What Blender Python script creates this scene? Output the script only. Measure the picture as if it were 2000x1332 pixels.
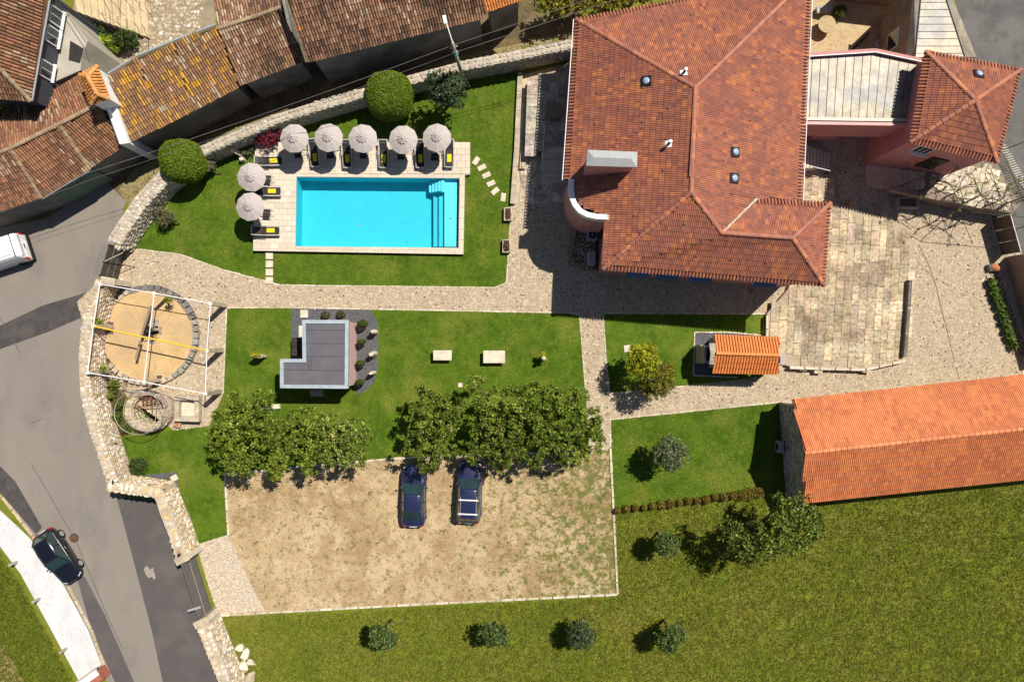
import bpy, bmesh, math, random
import numpy as np
from mathutils import Vector, Matrix, Euler, noise
from mathutils.geometry import tessellate_polygon
random.seed(7); RNG = np.random.default_rng(7)
for o in list(bpy.data.objects): bpy.data.objects.remove(o, do_unlink=True)
SC = bpy.context.scene; COL = SC.collection
R = math.radians
# ---------------------------------------------------------------- camera, sky, sun, exposure
S, H = 27.0, 50.0          # photograph pixels per metre on the ground, camera height in metres
cam = bpy.data.cameras.new("camera"); cam_o = bpy.data.objects.new("camera", cam); COL.objects.link(cam_o)
cam_o.location = (0, 0, H); cam_o.rotation_euler = (0, 0, 0)
cam.sensor_width = 36; cam.lens = 36 * S * H / 2000; cam.clip_end = 2000; cam.clip_start = 0.5
SC.camera = cam_o
SUN = Vector((0.46, 0.44, 1.0)).normalized()
elev = math.asin(SUN.z); az = math.atan2(SUN.x, SUN.y)
wd = bpy.data.worlds.new("World"); SC.world = wd; wd.use_nodes = True
nt = wd.node_tree; bg = nt.nodes["Background"]
sky = nt.nodes.new("ShaderNodeTexSky"); sky.sky_type = 'NISHITA'; sky.sun_disc = False
sky.sun_elevation = elev; sky.sun_rotation = az; sky.air_density = 1.0; sky.dust_density = 0.6
nt.links.new(sky.outputs[0], bg.inputs[0]); bg.inputs[1].default_value = 0.05
sl = bpy.data.lights.new("sun", 'SUN'); sl.energy = 5.0; sl.angle = R(0.5); sl.color = (1.0, 0.93, 0.82)
so = bpy.data.objects.new("sun", sl); COL.objects.link(so); so.location = SUN * 80
so.rotation_euler = (-SUN).to_track_quat('-Z', 'Y').to_euler()
SC.view_settings.view_transform = 'Standard'; SC.view_settings.look = 'None'
SC.view_settings.exposure = 0.26; SC.view_settings.gamma = 1; SC.view_settings.use_curve_mapping = False
SC.cycles.max_bounces = 6; SC.cycles.transparent_max_bounces = 12; SC.cycles.use_denoising = True

# ---------------------------------------------------------------- helpers
def P(u, v, z=0.0):
    k = (H - z) / H / S
    return Vector(((u - 1000) * k, (666 - v) * k, z))
def PL(pts, z=0.0): return [P(u, v, z) for u, v in pts]
WL = {}
def wl(o): return WL.get(o.name, Vector((0, 0, 0))) if o else Vector((0, 0, 0))
def tag(o, label=None, cat=None, group=None, kind=None):
    if label: o["label"] = label
    if cat: o["category"] = cat
    if group: o["group"] = group
    if kind: o["kind"] = kind
    return o
def thing(name, label, cat, loc=(0, 0, 0), group=None, rz=0):
    o = bpy.data.objects.new(name, None); COL.objects.link(o); o.empty_display_size = .3
    o.location = loc; o.rotation_euler = (0, 0, rz); WL[o.name] = Vector(loc)
    return tag(o, label, cat, group)
def clone(root, loc, rz=None, label=None, group=None, scale=None):
    r = root.copy(); COL.objects.link(r); r.location = loc
    if rz is not None: r.rotation_euler = (0, 0, rz)
    if scale: r.scale = scale if hasattr(scale, '__len__') else (scale,) * 3
    if label: r["label"] = label
    if group: r["group"] = group
    for ch in list(root.children):
        c = ch.copy(); COL.objects.link(c); c.parent = r
        for g in list(ch.children):
            d = g.copy(); COL.objects.link(d); d.parent = c
    return r
def link(name, me, mat=None, parent=None, at=None, kind=None):
    o = bpy.data.objects.new(name, me); COL.objects.link(o)
    if mat and not me.materials: me.materials.append(mat)
    if parent: o.parent = parent
    WL[o.name] = wl(parent)
    if at is not None: o.location = at; WL[o.name] = wl(parent) + Vector(at)
    if kind: o["kind"] = kind
    return o
class MB:
    def __init__(s): s.v = []; s.f = []; s.c = []
    def add(s, vs, fs, col=None):
        n = len(s.v); s.v += [tuple(p) for p in vs]; s.f += [tuple(i + n for i in f) for f in fs]
        s.c += [col] * len(fs); return s
    def box(s, c, d, rz=0, top=1.0, M=None):
        x, y, z = d[0] / 2, d[1] / 2, d[2] / 2
        vs = [Vector((sx * x * (top if sz > 0 else 1), sy * y * (top if sz > 0 else 1), sz * z)) for sz in (-1, 1) for sy in (-1, 1) for sx in (-1, 1)]
        rot = Matrix.Rotation(rz, 3, 'Z') if M is None else M
        vs = [rot @ p + Vector(c) for p in vs]
        return s.add(vs, [(0, 2, 3, 1), (4, 5, 7, 6), (0, 1, 5, 4), (2, 6, 7, 3), (0, 4, 6, 2), (1, 3, 7, 5)])
    def prism(s, poly, z0, z1, inset=0):
        poly = [Vector((p[0], p[1], 0)) for p in poly]
        if sum(a.x * b.y - b.x * a.y for a, b in zip(poly, poly[1:] + poly[:1])) < 0:
            poly.reverse(); z1 = list(z1)[::-1] if hasattr(z1, '__len__') else z1
        n = len(poly); t = tessellate_polygon([poly])
        zz = z1 if hasattr(z1, '__len__') else [z1] * n
        vs = [(p.x, p.y, z0) for p in poly] + [(p.x, p.y, z) for p, z in zip(poly, zz)]
        fs = [(i, (i + 1) % n, n + (i + 1) % n, n + i) for i in range(n)]
        for a, b, c in t:
            if (poly[b] - poly[a]).cross(poly[c] - poly[a]).z < 0: b, c = c, b
            fs += [(n + a, n + b, n + c), (c, b, a)]
        return s.add(vs, fs)
    def frustum(s, p0, p1):      # two rings of equal length
        n = len(p0)
        return s.add(list(p0) + list(p1), [(i, (i + 1) % n, n + (i + 1) % n, n + i) for i in range(n)] + [tuple(range(n))[::-1], tuple(range(n, 2 * n))])
    def poly(s, pts): return s.add(pts, [tuple(range(len(pts)))])
    def tube(s, pts, r, n=6, cap=True):
        pts = [Vector(p) for p in pts]; rr = r if hasattr(r, '__len__') else [r] * len(pts); vs = []
        for i, p in enumerate(pts):
            d = (pts[min(i + 1, len(pts) - 1)] - pts[max(i - 1, 0)]).normalized()
            u = d.cross(Vector((0, 0, 1)) if abs(d.z) < .9 else Vector((1, 0, 0))).normalized(); w = d.cross(u)
            vs += [p + (u * math.cos(2 * math.pi * k / n) + w * math.sin(2 * math.pi * k / n)) * rr[i] for k in range(n)]
        fs = [(i * n + k, i * n + (k + 1) % n, (i + 1) * n + (k + 1) % n, (i + 1) * n + k) for i in range(len(pts) - 1) for k in range(n)]
        if cap: fs += [tuple(range(n))[::-1], tuple(range((len(pts) - 1) * n, len(pts) * n))]
        return s.add(vs, fs)
    def lathe(s, prof, c=(0, 0, 0), n=16, sx=1, sy=1, ph=0):
        vs = [(c[0] + r * sx * math.cos(2 * math.pi * k / n + ph), c[1] + r * sy * math.sin(2 * math.pi * k / n + ph), c[2] + z) for r, z in prof for k in range(n)]
        m = len(prof)
        fs = [(i * n + k, i * n + (k + 1) % n, (i + 1) * n + (k + 1) % n, (i + 1) * n + k) for i in range(m - 1) for k in range(n)]
        return s.add(vs, fs + [tuple(range(n))[::-1], tuple(range((m - 1) * n, m * n))])
    def mesh(s, name, mat=None, off=Vector((0, 0, 0)), smooth=False, col=None):
        me = bpy.data.meshes.new(name)
        me.from_pydata([(v[0] - off.x, v[1] - off.y, v[2] - off.z) for v in s.v], [], s.f)
        if col is not None:
            at = me.color_attributes.new("col", 'FLOAT_COLOR', 'CORNER')
            buf = np.ones((len(me.loops), 4), np.float32); i = 0
            for p, c in zip(me.polygons, s.c):
                buf[p.loop_start:p.loop_start + p.loop_total, :3] = c or col
            at.data.foreach_set("color", buf.ravel())
        if mat: me.materials.append(mat)
        if smooth: me.polygons.foreach_set("use_smooth", [True] * len(me.polygons))
        me.update(); return me
    def obj(s, name, mat, parent=None, smooth=False, kind=None, col=None, at=None):
        base = wl(parent); c = sum((Vector(v) for v in s.v), Vector()) / len(s.v)
        if at is not None or (c.xy - base.xy).length > c.xy.length: base = Vector((0, 0, 0))   # verts given round the parent's own origin
        return link(name, s.mesh(name, mat, base, smooth, col), None, parent, at, kind)
def bev(o, w=.02, seg=2):
    m = o.modifiers.new("bevel", 'BEVEL'); m.width = w; m.segments = seg; m.limit_method = 'ANGLE'; m.angle_limit = R(40); return o
def npmesh(name, V, F, C, mat, off=Vector((0, 0, 0)), smooth=False):
    """V (n,3), F (m,k) equal faces, C (m,3) one colour a face"""
    me = bpy.data.meshes.new(name); m, k = F.shape
    me.vertices.add(len(V)); me.vertices.foreach_set("co", (V - np.array(off)).astype(np.float32).ravel())
    me.loops.add(m * k); me.loops.foreach_set("vertex_index", F.astype(np.int32).ravel())
    me.polygons.add(m); me.polygons.foreach_set("loop_start", np.arange(0, m * k, k, dtype=np.int32))
    at = me.color_attributes.new("col", 'FLOAT_COLOR', 'CORNER')
    c = np.ones((m * k, 4), np.float32); c[:, :3] = np.repeat(C, k, axis=0); at.data.foreach_set("color", c.ravel())
    me.polygons.foreach_set("use_smooth", np.full(m, smooth, bool))
    me.materials.append(mat); me.update(calc_edges=True); return me
def inpoly(pts, poly):
    x, y = pts[:, 0], pts[:, 1]; ins = np.zeros(len(pts), bool); n = len(poly)
    for i in range(n):
        x0, y0 = poly[i][0], poly[i][1]; x1, y1 = poly[(i + 1) % n][0], poly[(i + 1) % n][1]
        if y0 == y1: continue
        c = ((y0 > y) != (y1 > y)) & (x < (x1 - x0) * (y - y0) / (y1 - y0) + x0); ins ^= c
    return ins
def white(me):
    at = me.color_attributes.new("col", 'FLOAT_COLOR', 'CORNER'); at.data.foreach_set("color", np.ones(len(me.loops) * 4, np.float32)); return me
def pieces(parent, name, items, meshes, mat, rest, limit=300, key=None):
    """items: (world matrix, mesh index, colour). The nearest ones become objects, the others one joined part of kind stuff."""
    for me in meshes:
        if not me.color_attributes: white(me)
        if not me.materials: me.materials.append(mat)
    cpos = Vector((0, 0, H))
    items = sorted(items, key=key or (lambda it: (it[0].translation - cpos).length))
    T = Matrix.Translation(-wl(parent))
    for M, i, c in items[:limit]:
        o = bpy.data.objects.new(name, meshes[i]); COL.objects.link(o); o.parent = parent
        o.matrix_basis = T @ M; o.color = (*c, 1)
    r = items[limit:]
    if r:
        vs, fs, cs, n = [], [], [], 0
        data = []
        for me in meshes:
            co = np.empty(len(me.vertices) * 3, np.float32); me.vertices.foreach_get("co", co)
            data.append((co.reshape(-1, 3), [tuple(p.vertices) for p in me.polygons]))
        allq = all(len(f) == 4 for d in data for f in d[1])
        farr = []
        for d in data:
            if allq: farr.append(np.array(d[1]))
            else:
                t = [(f[0], f[j], f[j + 1]) for f in d[1] for j in range(1, len(f) - 1)]; farr.append(np.array(t))
        for M, i, c in r:
            A = np.array(M); co = data[i][0] @ A[:3, :3].T + A[:3, 3]
            vs.append(co); fs.append(farr[i] + n); n += len(co); cs.append(np.repeat([c], len(farr[i]), axis=0))
        me = npmesh(rest, np.concatenate(vs), np.concatenate(fs), np.concatenate(cs), mat, wl(parent))
        link(rest, me, None, parent, kind="stuff")

# ---------------------------------------------------------------- materials
def M(name, col, rough=.8, var=.18, scale=1.5, col2=None, fine=.12, fscale=14, bump=0., bscale=20, spec=.3, metal=0, attr=False, trans=0., detail=4, coat=0, stretch=None):
    m = bpy.data.materials.new(name); m.use_nodes = True; nt = m.node_tree; N = nt.nodes; L = nt.links
    b = N["Principled BSDF"]; b.inputs["Roughness"].default_value = rough; b.inputs["Metallic"].default_value = metal
    b.inputs["Specular IOR Level"].default_value = spec; b.inputs["Coat Weight"].default_value = coat
    g = N.new("ShaderNodeNewGeometry"); pos = g.outputs["Position"]
    if stretch:
        vm = N.new("ShaderNodeVectorMath"); vm.operation = 'MULTIPLY'; vm.inputs[1].default_value = stretch; L.new(pos, vm.inputs[0]); pos = vm.outputs[0]
    def nz(sc, det):
        t = N.new("ShaderNodeTexNoise"); t.inputs["Scale"].default_value = sc; t.inputs["Detail"].default_value = det; L.new(pos, t.inputs["Vector"]); return t.outputs["Fac"]
    def ramp(f, lo, hi, a, c):
        r = N.new("ShaderNodeMapRange"); r.inputs[1].default_value = lo; r.inputs[2].default_value = hi; r.inputs[3].default_value = a; r.inputs[4].default_value = c; L.new(f, r.inputs[0]); return r.outputs[0]
    def mul(a, c):
        x = N.new("ShaderNodeMath"); x.operation = 'MULTIPLY'; L.new(a, x.inputs[0]); L.new(c, x.inputs[1]); return x.outputs[0]
    f = mul(ramp(nz(scale, detail), .3, .7, 1 - var, 1 + var), ramp(nz(fscale, 2), .3, .7, 1 - fine, 1 + fine))
    if attr:
        oi = N.new("ShaderNodeObjectInfo"); at = N.new("ShaderNodeAttribute"); at.attribute_name = "col"
        mx = N.new("ShaderNodeMix"); mx.data_type = 'RGBA'; mx.blend_type = 'MULTIPLY'; mx.inputs[0].default_value = 1
        L.new(oi.outputs["Color"], mx.inputs[6]); L.new(at.outputs["Color"], mx.inputs[7]); base = mx.outputs[2]
    elif col2:
        mx = N.new("ShaderNodeMix"); mx.data_type = 'RGBA'; mx.inputs[6].default_value = (*col, 1); mx.inputs[7].default_value = (*col2, 1)
        L.new(ramp(nz(scale * .37, 5), .38, .62, 0, 1), mx.inputs[0]); base = mx.outputs[2]
    else:
        rgb = N.new("ShaderNodeRGB"); rgb.outputs[0].default_value = (*col, 1); base = rgb.outputs[0]
    sc = N.new("ShaderNodeVectorMath"); sc.operation = 'SCALE'; L.new(base, sc.inputs[0]); L.new(f, sc.inputs["Scale"])
    L.new(sc.outputs[0], b.inputs["Base Color"])
    if bump:
        bp = N.new("ShaderNodeBump"); bp.inputs["Strength"].default_value = bump; bp.inputs["Distance"].default_value = .05
        L.new(nz(bscale, 4), bp.inputs["Height"]); L.new(bp.outputs[0], b.inputs["Normal"])
    if trans:
        tr = N.new("ShaderNodeBsdfTranslucent"); ms = N.new("ShaderNodeMixShader"); ms.inputs[0].default_value = trans
        L.new(sc.outputs[0], tr.inputs[0]); L.new(b.outputs[0], ms.inputs[1]); L.new(tr.outputs[0], ms.inputs[2]); L.new(ms.outputs[0], N["Material Output"].inputs[0])
    return m
def multi(name, cols, scales, rough=.9, bump=.5, bscale=18, thr=None, stretch=None, spec=.15):
    """layers of colour laid over each other by noise; cols[0] is the base"""
    m = bpy.data.materials.new(name); m.use_nodes = True; nt = m.node_tree; N = nt.nodes; L = nt.links
    b = N["Principled BSDF"]; b.inputs["Roughness"].default_value = rough; b.inputs["Specular IOR Level"].default_value = spec
    g = N.new("ShaderNodeNewGeometry"); pos = g.outputs["Position"]
    if stretch:
        vm = N.new("ShaderNodeVectorMath"); vm.operation = 'MULTIPLY'; vm.inputs[1].default_value = stretch; L.new(pos, vm.inputs[0]); pos = vm.outputs[0]
    rgb = N.new("ShaderNodeRGB"); rgb.outputs[0].default_value = (*cols[0], 1); cur = rgb.outputs[0]
    for i, (c, s) in enumerate(zip(cols[1:], scales)):
        lo, hi, mxv = (thr[i] if thr else (.45, .62, .8))
        off = N.new("ShaderNodeVectorMath"); off.operation = 'ADD'; off.inputs[1].default_value = (37.3 * i, 11.1 * i, 5.7 * i); L.new(pos, off.inputs[0])
        if hasattr(s, '__len__'):
            v2 = N.new("ShaderNodeMapping"); v2.inputs["Rotation"].default_value = (0, 0, s[2]); v2.inputs["Scale"].default_value = (s[1], 1, 1); L.new(off.outputs[0], v2.inputs["Vector"]); off = v2; s = s[0]
        t = N.new("ShaderNodeTexNoise"); t.inputs["Scale"].default_value = s; t.inputs["Detail"].default_value = 5; t.inputs["Roughness"].default_value = .62; L.new(off.outputs[0], t.inputs["Vector"])
        r = N.new("ShaderNodeMapRange"); r.inputs[1].default_value = lo; r.inputs[2].default_value = hi; r.inputs[4].default_value = mxv; L.new(t.outputs["Fac"], r.inputs[0])
        mx = N.new("ShaderNodeMix"); mx.data_type = 'RGBA'; L.new(r.outputs[0], mx.inputs[0]); L.new(cur, mx.inputs[6]); mx.inputs[7].default_value = (*c, 1); cur = mx.outputs[2]
    L.new(cur, b.inputs["Base Color"])
    if bump:
        t = N.new("ShaderNodeTexNoise"); t.inputs["Scale"].default_value = bscale; t.inputs["Detail"].default_value = 4; L.new(pos, t.inputs["Vector"])
        bp = N.new("ShaderNodeBump"); bp.inputs["Strength"].default_value = bump; bp.inputs["Distance"].default_value = .06
        L.new(t.outputs["Fac"], bp.inputs["Height"]); L.new(bp.outputs[0], b.inputs["Normal"])
    return m
m_lawn = multi("lawn_green", [(.088, .148, .010), (.046, .098, .005), (.18, .19, .030), (.135, .19, .017), (.028, .06, .003)], [.55, .35, 2.2, 9], thr=[(.42, .6, .85), (.5, .66, .8), (.46, .66, .6), (.5, .66, .7)], bump=.7, bscale=14)
m_field = multi("field_green", [(.138, .172, .014), (.190, .178, .030), (.095, .145, .008), (.28, .225, .08), (.165, .19, .018), (.07, .105, .007), (.215, .205, .042)], [.13, .45, 1.1, (1.1, .12, .12), 3.5, 9], thr=[(.42, .6, .85), (.48, .62, .8), (.66, .75, .7), (.48, .6, .7), (.52, .66, .6), (.55, .66, .6)], bump=.6, bscale=7)
m_asph = multi("asphalt_old", [(.215, .192, .168), (.255, .225, .195), (.165, .148, .135), (.13, .12, .112), (.29, .26, .22)], [.12, .5, 9, 2.2], thr=[(.4, .6, .8), (.5, .7, .6), (.58, .72, .45), (.62, .74, .4)], bump=.2, bscale=40, stretch=(1, .45, 1))
m_patch = multi("asphalt_patch", [(.075, .068, .066), (.10, .09, .085), (.055, .05, .05)], [.5, 2], bump=.2, bscale=50)
m_asph2 = multi("asphalt_new", [(.098, .088, .086), (.135, .12, .113), (.075, .068, .068), (.2, .18, .16)], [.35, .9, 3], thr=[(.45, .65, .7), (.5, .7, .5), (.66, .8, .3)], bump=.15, bscale=60)
m_asph3 = multi("asphalt_road", [(.13, .128, .122), (.165, .16, .15), (.09, .088, .086)], [.2, .7], bump=.15, bscale=60)
m_dirt = multi("dirt", [(.19, .135, .07), (.09, .07, .035), (.09, .11, .02), (.05, .04, .025)], [.7, 1.6, 4], thr=[(.42, .6, .8), (.55, .68, .8), (.5, .65, .5)], bump=.8, bscale=8)
m_gravelpark = multi("parking_gravel", [(.50, .37, .215), (.40, .28, .155), (.56, .43, .27), (.26, .19, .09)], [.35, 1.6, 7], thr=[(.45, .65, .7), (.5, .7, .6), (.62, .72, .55)], bump=.5, bscale=16)
m_mortar = multi("path_mortar", [(.40, .32, .225), (.30, .235, .16), (.46, .38, .28)], [.5, 3], bump=.4, bscale=25)
m_cobble = M("cobble_stone", (1, 1, 1), .85, .12, 3, attr=True, fine=.15, fscale=20)
m_stone = M("stone_piece", (1, 1, 1), .88, .22, 4, attr=True, fine=.22, fscale=18, bump=.4, bscale=22)
m_tile = M("clay_tile", (1, 1, 1), .62, .10, 3, attr=True, fine=.10, fscale=22, spec=.45)
m_oldtile = M("old_clay_tile", (1, 1, 1), .85, .22, 6, attr=True, fine=.3, fscale=18, spec=.2)
m_leaf = M("leaf", (1, 1, 1), .5, .1, 2, attr=True, fine=.05, spec=.22, trans=.3)
m_slabs = M("paving_slab", (1, 1, 1), .85, .34, .9, attr=True, fine=.34, fscale=4.5, bump=.25, bscale=16, detail=7)
m_paver = M("deck_paver", (1, 1, 1), .8, .05, .9, attr=True, fine=.06, fscale=12)
m_plain = M("painted_piece", (1, 1, 1), .6, .05, 2, attr=True, fine=.04)
m_under = M("roof_underlay", (.16, .06, .04), .9, .2, 2)
m_underold = M("roof_underlay_old", (.10, .055, .03), .9, .3, 3)
m_pink = M("pink_render", (.50, .235, .225), .85, .07, .8, fine=.04, fscale=8)
m_pinklt = M("pale_pink_render", (.62, .40, .37), .85, .05, .8, fine=.03)
m_granite = M("granite", (.50, .415, .29), .85, .22, 2.5, col2=(.40, .35, .27), fine=.2, fscale=25, bump=.4, bscale=30)
m_granitew = M("granite_pale", (.60, .53, .42), .85, .15, 2.5, fine=.15, fscale=25, bump=.3, bscale=30)
m_walcore = M("wall_mortar", (.46, .39, .30), .9, .2, 1.5, fine=.2, bump=.6, bscale=12)
m_darkwall = M("old_plaster", (.24, .22, .20), .9, .35, .7, col2=(.15, .14, .13), fine=.2, bump=.3, bscale=10)
m_whitewall = M("white_plaster", (.78, .77, .75), .8, .06, 1.2, fine=.05)
m_concrete = M("concrete", (.40, .365, .31), .85, .15, .8, fine=.12, bump=.15, bscale=20)
m_zinc = M("zinc_sheet", (.29, .25, .18), .45, .28, 1.3, col2=(.20, .195, .185), fine=.12, fscale=5, bump=.12, bscale=3, metal=.12)
m_flash = M("lead_flashing", (.40, .47, .52), .5, .12, 2, metal=.3)
m_membrane = M("roof_membrane", (.115, .11, .125), .8, .1, 1.2, fine=.08)
m_darkmetal = M("dark_grey_metal", (.075, .07, .068), .5, .06, 2, metal=.2)
m_grey = M("grey_metal", (.36, .37, .38), .55, .06, 2, metal=.2)
m_white = M("white_paint", (.80, .80, .80), .5, .03, 2, fine=.02)
m_cream = M("cream_paint", (.62, .58, .48), .6, .05, 2)
m_wood = M("weathered_wood", (.27, .20, .135), .8, .25, 4, fine=.2, stretch=(1, 6, 1))
m_woodlt = M("pale_wood", (.45, .34, .18), .75, .15, 4, fine=.15)
m_black = M("black_plastic", (.012, .012, .014), .5, .05, 2)
m_rust = M("rusty_iron", (.20, .085, .045), .8, .3, 6, fine=.3)
m_iron = M("dark_iron", (.03, .027, .025), .6, .2, 4)
m_glass = M("window_glass", (.02, .03, .04), .06, .02, 1, spec=.9)
m_dome = M("skylight_acrylic", (.32, .42, .55), .12, .05, 2, spec=.8)
m_sling = M("dark_mesh_fabric", (.028, .026, .028), .7, .08, 6)
m_towel = M("yellow_towel", (.78, .58, .02), .9, .05, 8, fine=.06)
m_canopy = M("taupe_canvas", (.44, .395, .375), .85, .04, 2, fine=.03)
m_alu = M("grey_aluminium", (.42, .41, .40), .45, .04, 2, metal=.3)
m_yellow = M("yellow_paint", (.80, .50, .03), .5, .08, 2)
m_tan = M("tan_render", (.55, .375, .175), .85, .12, .9, col2=(.47, .33, .18), fine=.08, fscale=6)
m_soil = M("brown_soil", (.10, .055, .03), .95, .3, 3, fine=.3, bump=.6)
m_slategravel = multi("slate_gravel", [(.115, .115, .13), (.06, .06, .07), (.19, .19, .205)], [14, 17], thr=[(.45, .6, .9), (.5, .62, .8)], bump=1, bscale=22)
m_bark = M("bark", (.11, .08, .055), .9, .3, 5, fine=.2, bump=.5)
m_terra = M("terracotta", (.45, .17, .085), .75, .15, 4)
m_red = M("red_lens", (.5, .015, .015), .25, .02, 1, spec=.6)
m_lens = M("clear_lens", (.65, .68, .7), .15, .02, 1, spec=.7)
m_tyre = M("tyre_rubber", (.015, .015, .016), .85, .05, 2)
m_rim = M("alloy_rim", (.45, .45, .46), .35, .03, 2, metal=.6)
m_navy = M("navy_car_paint", (.022, .028, .085), .28, .02, 1, spec=.6, coat=.8, metal=.25)
m_blackcar = M("black_car_paint", (.007, .008, .014), .2, .02, 1, spec=.6, coat=.9)
m_vanwhite = M("white_car_paint", (.80, .80, .81), .3, .02, 1, spec=.5, coat=.5)
m_carglass = M("car_glass", (.018, .04, .042), .05, .02, 1, spec=.9)
m_poolliner = M("pool_liner", (.042, .52, .62), .6, .02, 1, fine=.02)
m_stepliner = M("pool_step_liner", (.16, .66, .76), .6, .02, 1, fine=.02)
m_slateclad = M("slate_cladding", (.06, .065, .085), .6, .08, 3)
def water_mat():
    m = bpy.data.materials.new("pool_water"); m.use_nodes = True; nt = m.node_tree; N = nt.nodes; L = nt.links
    N.remove(N["Principled BSDF"]); tr = N.new("ShaderNodeBsdfTransparent"); tr.inputs[0].default_value = (.80, .97, 1.0, 1)
    gl = N.new("ShaderNodeBsdfGlossy"); gl.inputs["Roughness"].default_value = .03
    fr = N.new("ShaderNodeFresnel"); fr.inputs[0].default_value = 1.33
    g = N.new("ShaderNodeNewGeometry"); t = N.new("ShaderNodeTexNoise"); t.inputs["Scale"].default_value = 4.5; t.inputs["Detail"].default_value = 6; t.inputs["Distortion"].default_value = 1.6
    L.new(g.outputs["Position"], t.inputs["Vector"]); bp = N.new("ShaderNodeBump"); bp.inputs["Strength"].default_value = .7; bp.inputs["Distance"].default_value = .05
    L.new(t.outputs["Fac"], bp.inputs["Height"]); L.new(bp.outputs[0], gl.inputs["Normal"]); L.new(bp.outputs[0], fr.inputs["Normal"])
    ms = N.new("ShaderNodeMixShader"); L.new(fr.outputs[0], ms.inputs[0]); L.new(tr.outputs[0], ms.inputs[1]); L.new(gl.outputs[0], ms.inputs[2])
    L.new(ms.outputs[0], N["Material Output"].inputs[0]); return m
m_water = water_mat()

# ---------------------------------------------------------------- shared makers
def sheet(name, mat, pts, z, holes=(), parent=None, kind="structure", px=True):
    loops = [[P(u, v, z) if px else Vector((u, v, z)) for u, v in pts]] + [[P(u, v, z) for u, v in h] for h in holes]
    flat = [p for l in loops for p in l]; tris = tessellate_polygon(loops)
    m = MB(); fs = []
    for a, b, c in tris:
        if (flat[b] - flat[a]).cross(flat[c] - flat[a]).z < 0: b, c = c, b
        fs.append((a, b, c))
    m.add(flat, fs); return m.obj(name, mat, parent, kind=kind)
def lerp(a, b, t): return a + (b - a) * t
def mixc(a, b, t): return tuple(lerp(x, y, t) for x, y in zip(a, b))
def jit(c, s=.12):
    k = 1 + random.uniform(-s, s); return tuple(max(0, x * k * (1 + random.uniform(-s, s) * .25)) for x in c)
def nz2(x, y, s, o=0): return noise.noise(Vector((x * s + o, y * s - o, o * .37)))
def stone_meshes(n=6, seed=3, flat=.55):
    rs = random.Random(seed); out = []
    for _ in range(n):
        bm = bmesh.new()
        for k in range(16):
            a = rs.uniform(0, 2 * math.pi); r = .5 * rs.uniform(.82, 1.12)
            e = rs.uniform(.75, 1.0)
            ca, sa = math.cos(a), math.sin(a); q = 1 / max(abs(ca), abs(sa)) ** .7
            z = rs.choice((-.5, .30, .5)); rr = r * q * (.8 if z > .4 else 1)
            bm.verts.new((ca * rr * e, sa * rr * e, z))
        res = bmesh.ops.convex_hull(bm, input=bm.verts)
        for v in [g for g in res["geom_interior"] if isinstance(g, bmesh.types.BMVert)]: bm.verts.remove(v)
        me = bpy.data.meshes.new("stone"); bm.to_mesh(me); bm.free(); out.append(white(me))
    return out
STONES = stone_meshes()
for me in STONES: me.materials.append(m_stone)
def frame_mat(pos, x, n, sx, sy, sz, spin=0):
    x = x.normalized(); n = n.normalized(); y = n.cross(x).normalized(); x = y.cross(n)
    R3 = Matrix((x, y, n)).transposed() @ Matrix.Rotation(spin, 3, 'Z') @ Matrix.Diagonal((sx, sy, sz))
    m = R3.to_4x4(); m.translation = pos; return m
def stone_wall(root, top, z, th, z0=0.0, cols=None, tsz=.30, fsz=(.34, .24), seed=1, both=True, limit=300, cap=None):
    """top: list of world (x,y) along the middle of the wall top; mortar core with real stones set into the top and both faces"""
    rs = random.Random(seed); pts = [Vector((p[0], p[1], 0)) for p in top]; n = len(pts)
    cols = cols or [(.50, .42, .31), (.42, .34, .24), (.56, .50, .41), (.36, .27, .18), (.48, .36, .22)]
    L_, R_ = [], []
    for i, p in enumerate(pts):
        d = (pts[min(i + 1, n - 1)] - pts[max(i - 1, 0)]).normalized(); nn = Vector((-d.y, d.x, 0))
        L_.append(p + nn * th / 2); R_.append(p - nn * th / 2)
    m = MB(); zt = z - .05
    for i in range(n - 1):
        m.add([Vector((q.x, q.y, zz)) for zz in (z0 - .1, zt) for q in (L_[i], R_[i], R_[i + 1], L_[i + 1])], [(4, 5, 6, 7), (0, 4, 7, 3), (1, 2, 6, 5), (0, 1, 5, 4), (2, 3, 7, 6)])
    m.obj("wall_core", m_walcore, root)
    it = []
    for i in range(n - 1):
        a, b = pts[i], pts[i + 1]; d = (b - a); ln = d.length; d.normalize(); nn = Vector((-d.y, d.x, 0)); k = max(1, int(th / tsz))
        for j in range(k):
            s = rs.uniform(0, .2)
            while s < ln:
                w = tsz * rs.uniform(.7, 1.35)
                p = a + d * (s + w / 2) + nn * ((j + .5) / k - .5) * th
                p.z = z - .072 + rs.uniform(-.014, .008)
                it.append((frame_mat(p, d, Vector((0, 0, 1)), w * .92, th / k * .9, .16, rs.uniform(-.15, .15)), rs.randrange(6), jit(rs.choice(cols), .22))); s += w
        for side in ((1, -1) if both else (-1,)):
            zz = z0 + .1
            while zz < z - .12:
                h = fsz[1] * rs.uniform(.8, 1.25); s = rs.uniform(0, .25)
                while s < ln:
                    w = fsz[0] * rs.uniform(.6, 1.4)
                    p = a + d * (s + w / 2) + nn * side * th / 2; p.z = min(zz + h / 2, z - .1)
                    it.append((frame_mat(p, d * side, nn * side, w * .92, h * .86, .12, rs.uniform(-.1, .1)), rs.randrange(6), jit(rs.choice(cols), .25))); s += w
                zz += h
    pieces(root, "stone", it, STONES, m_stone, "stone_infill", limit)
    return it
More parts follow.
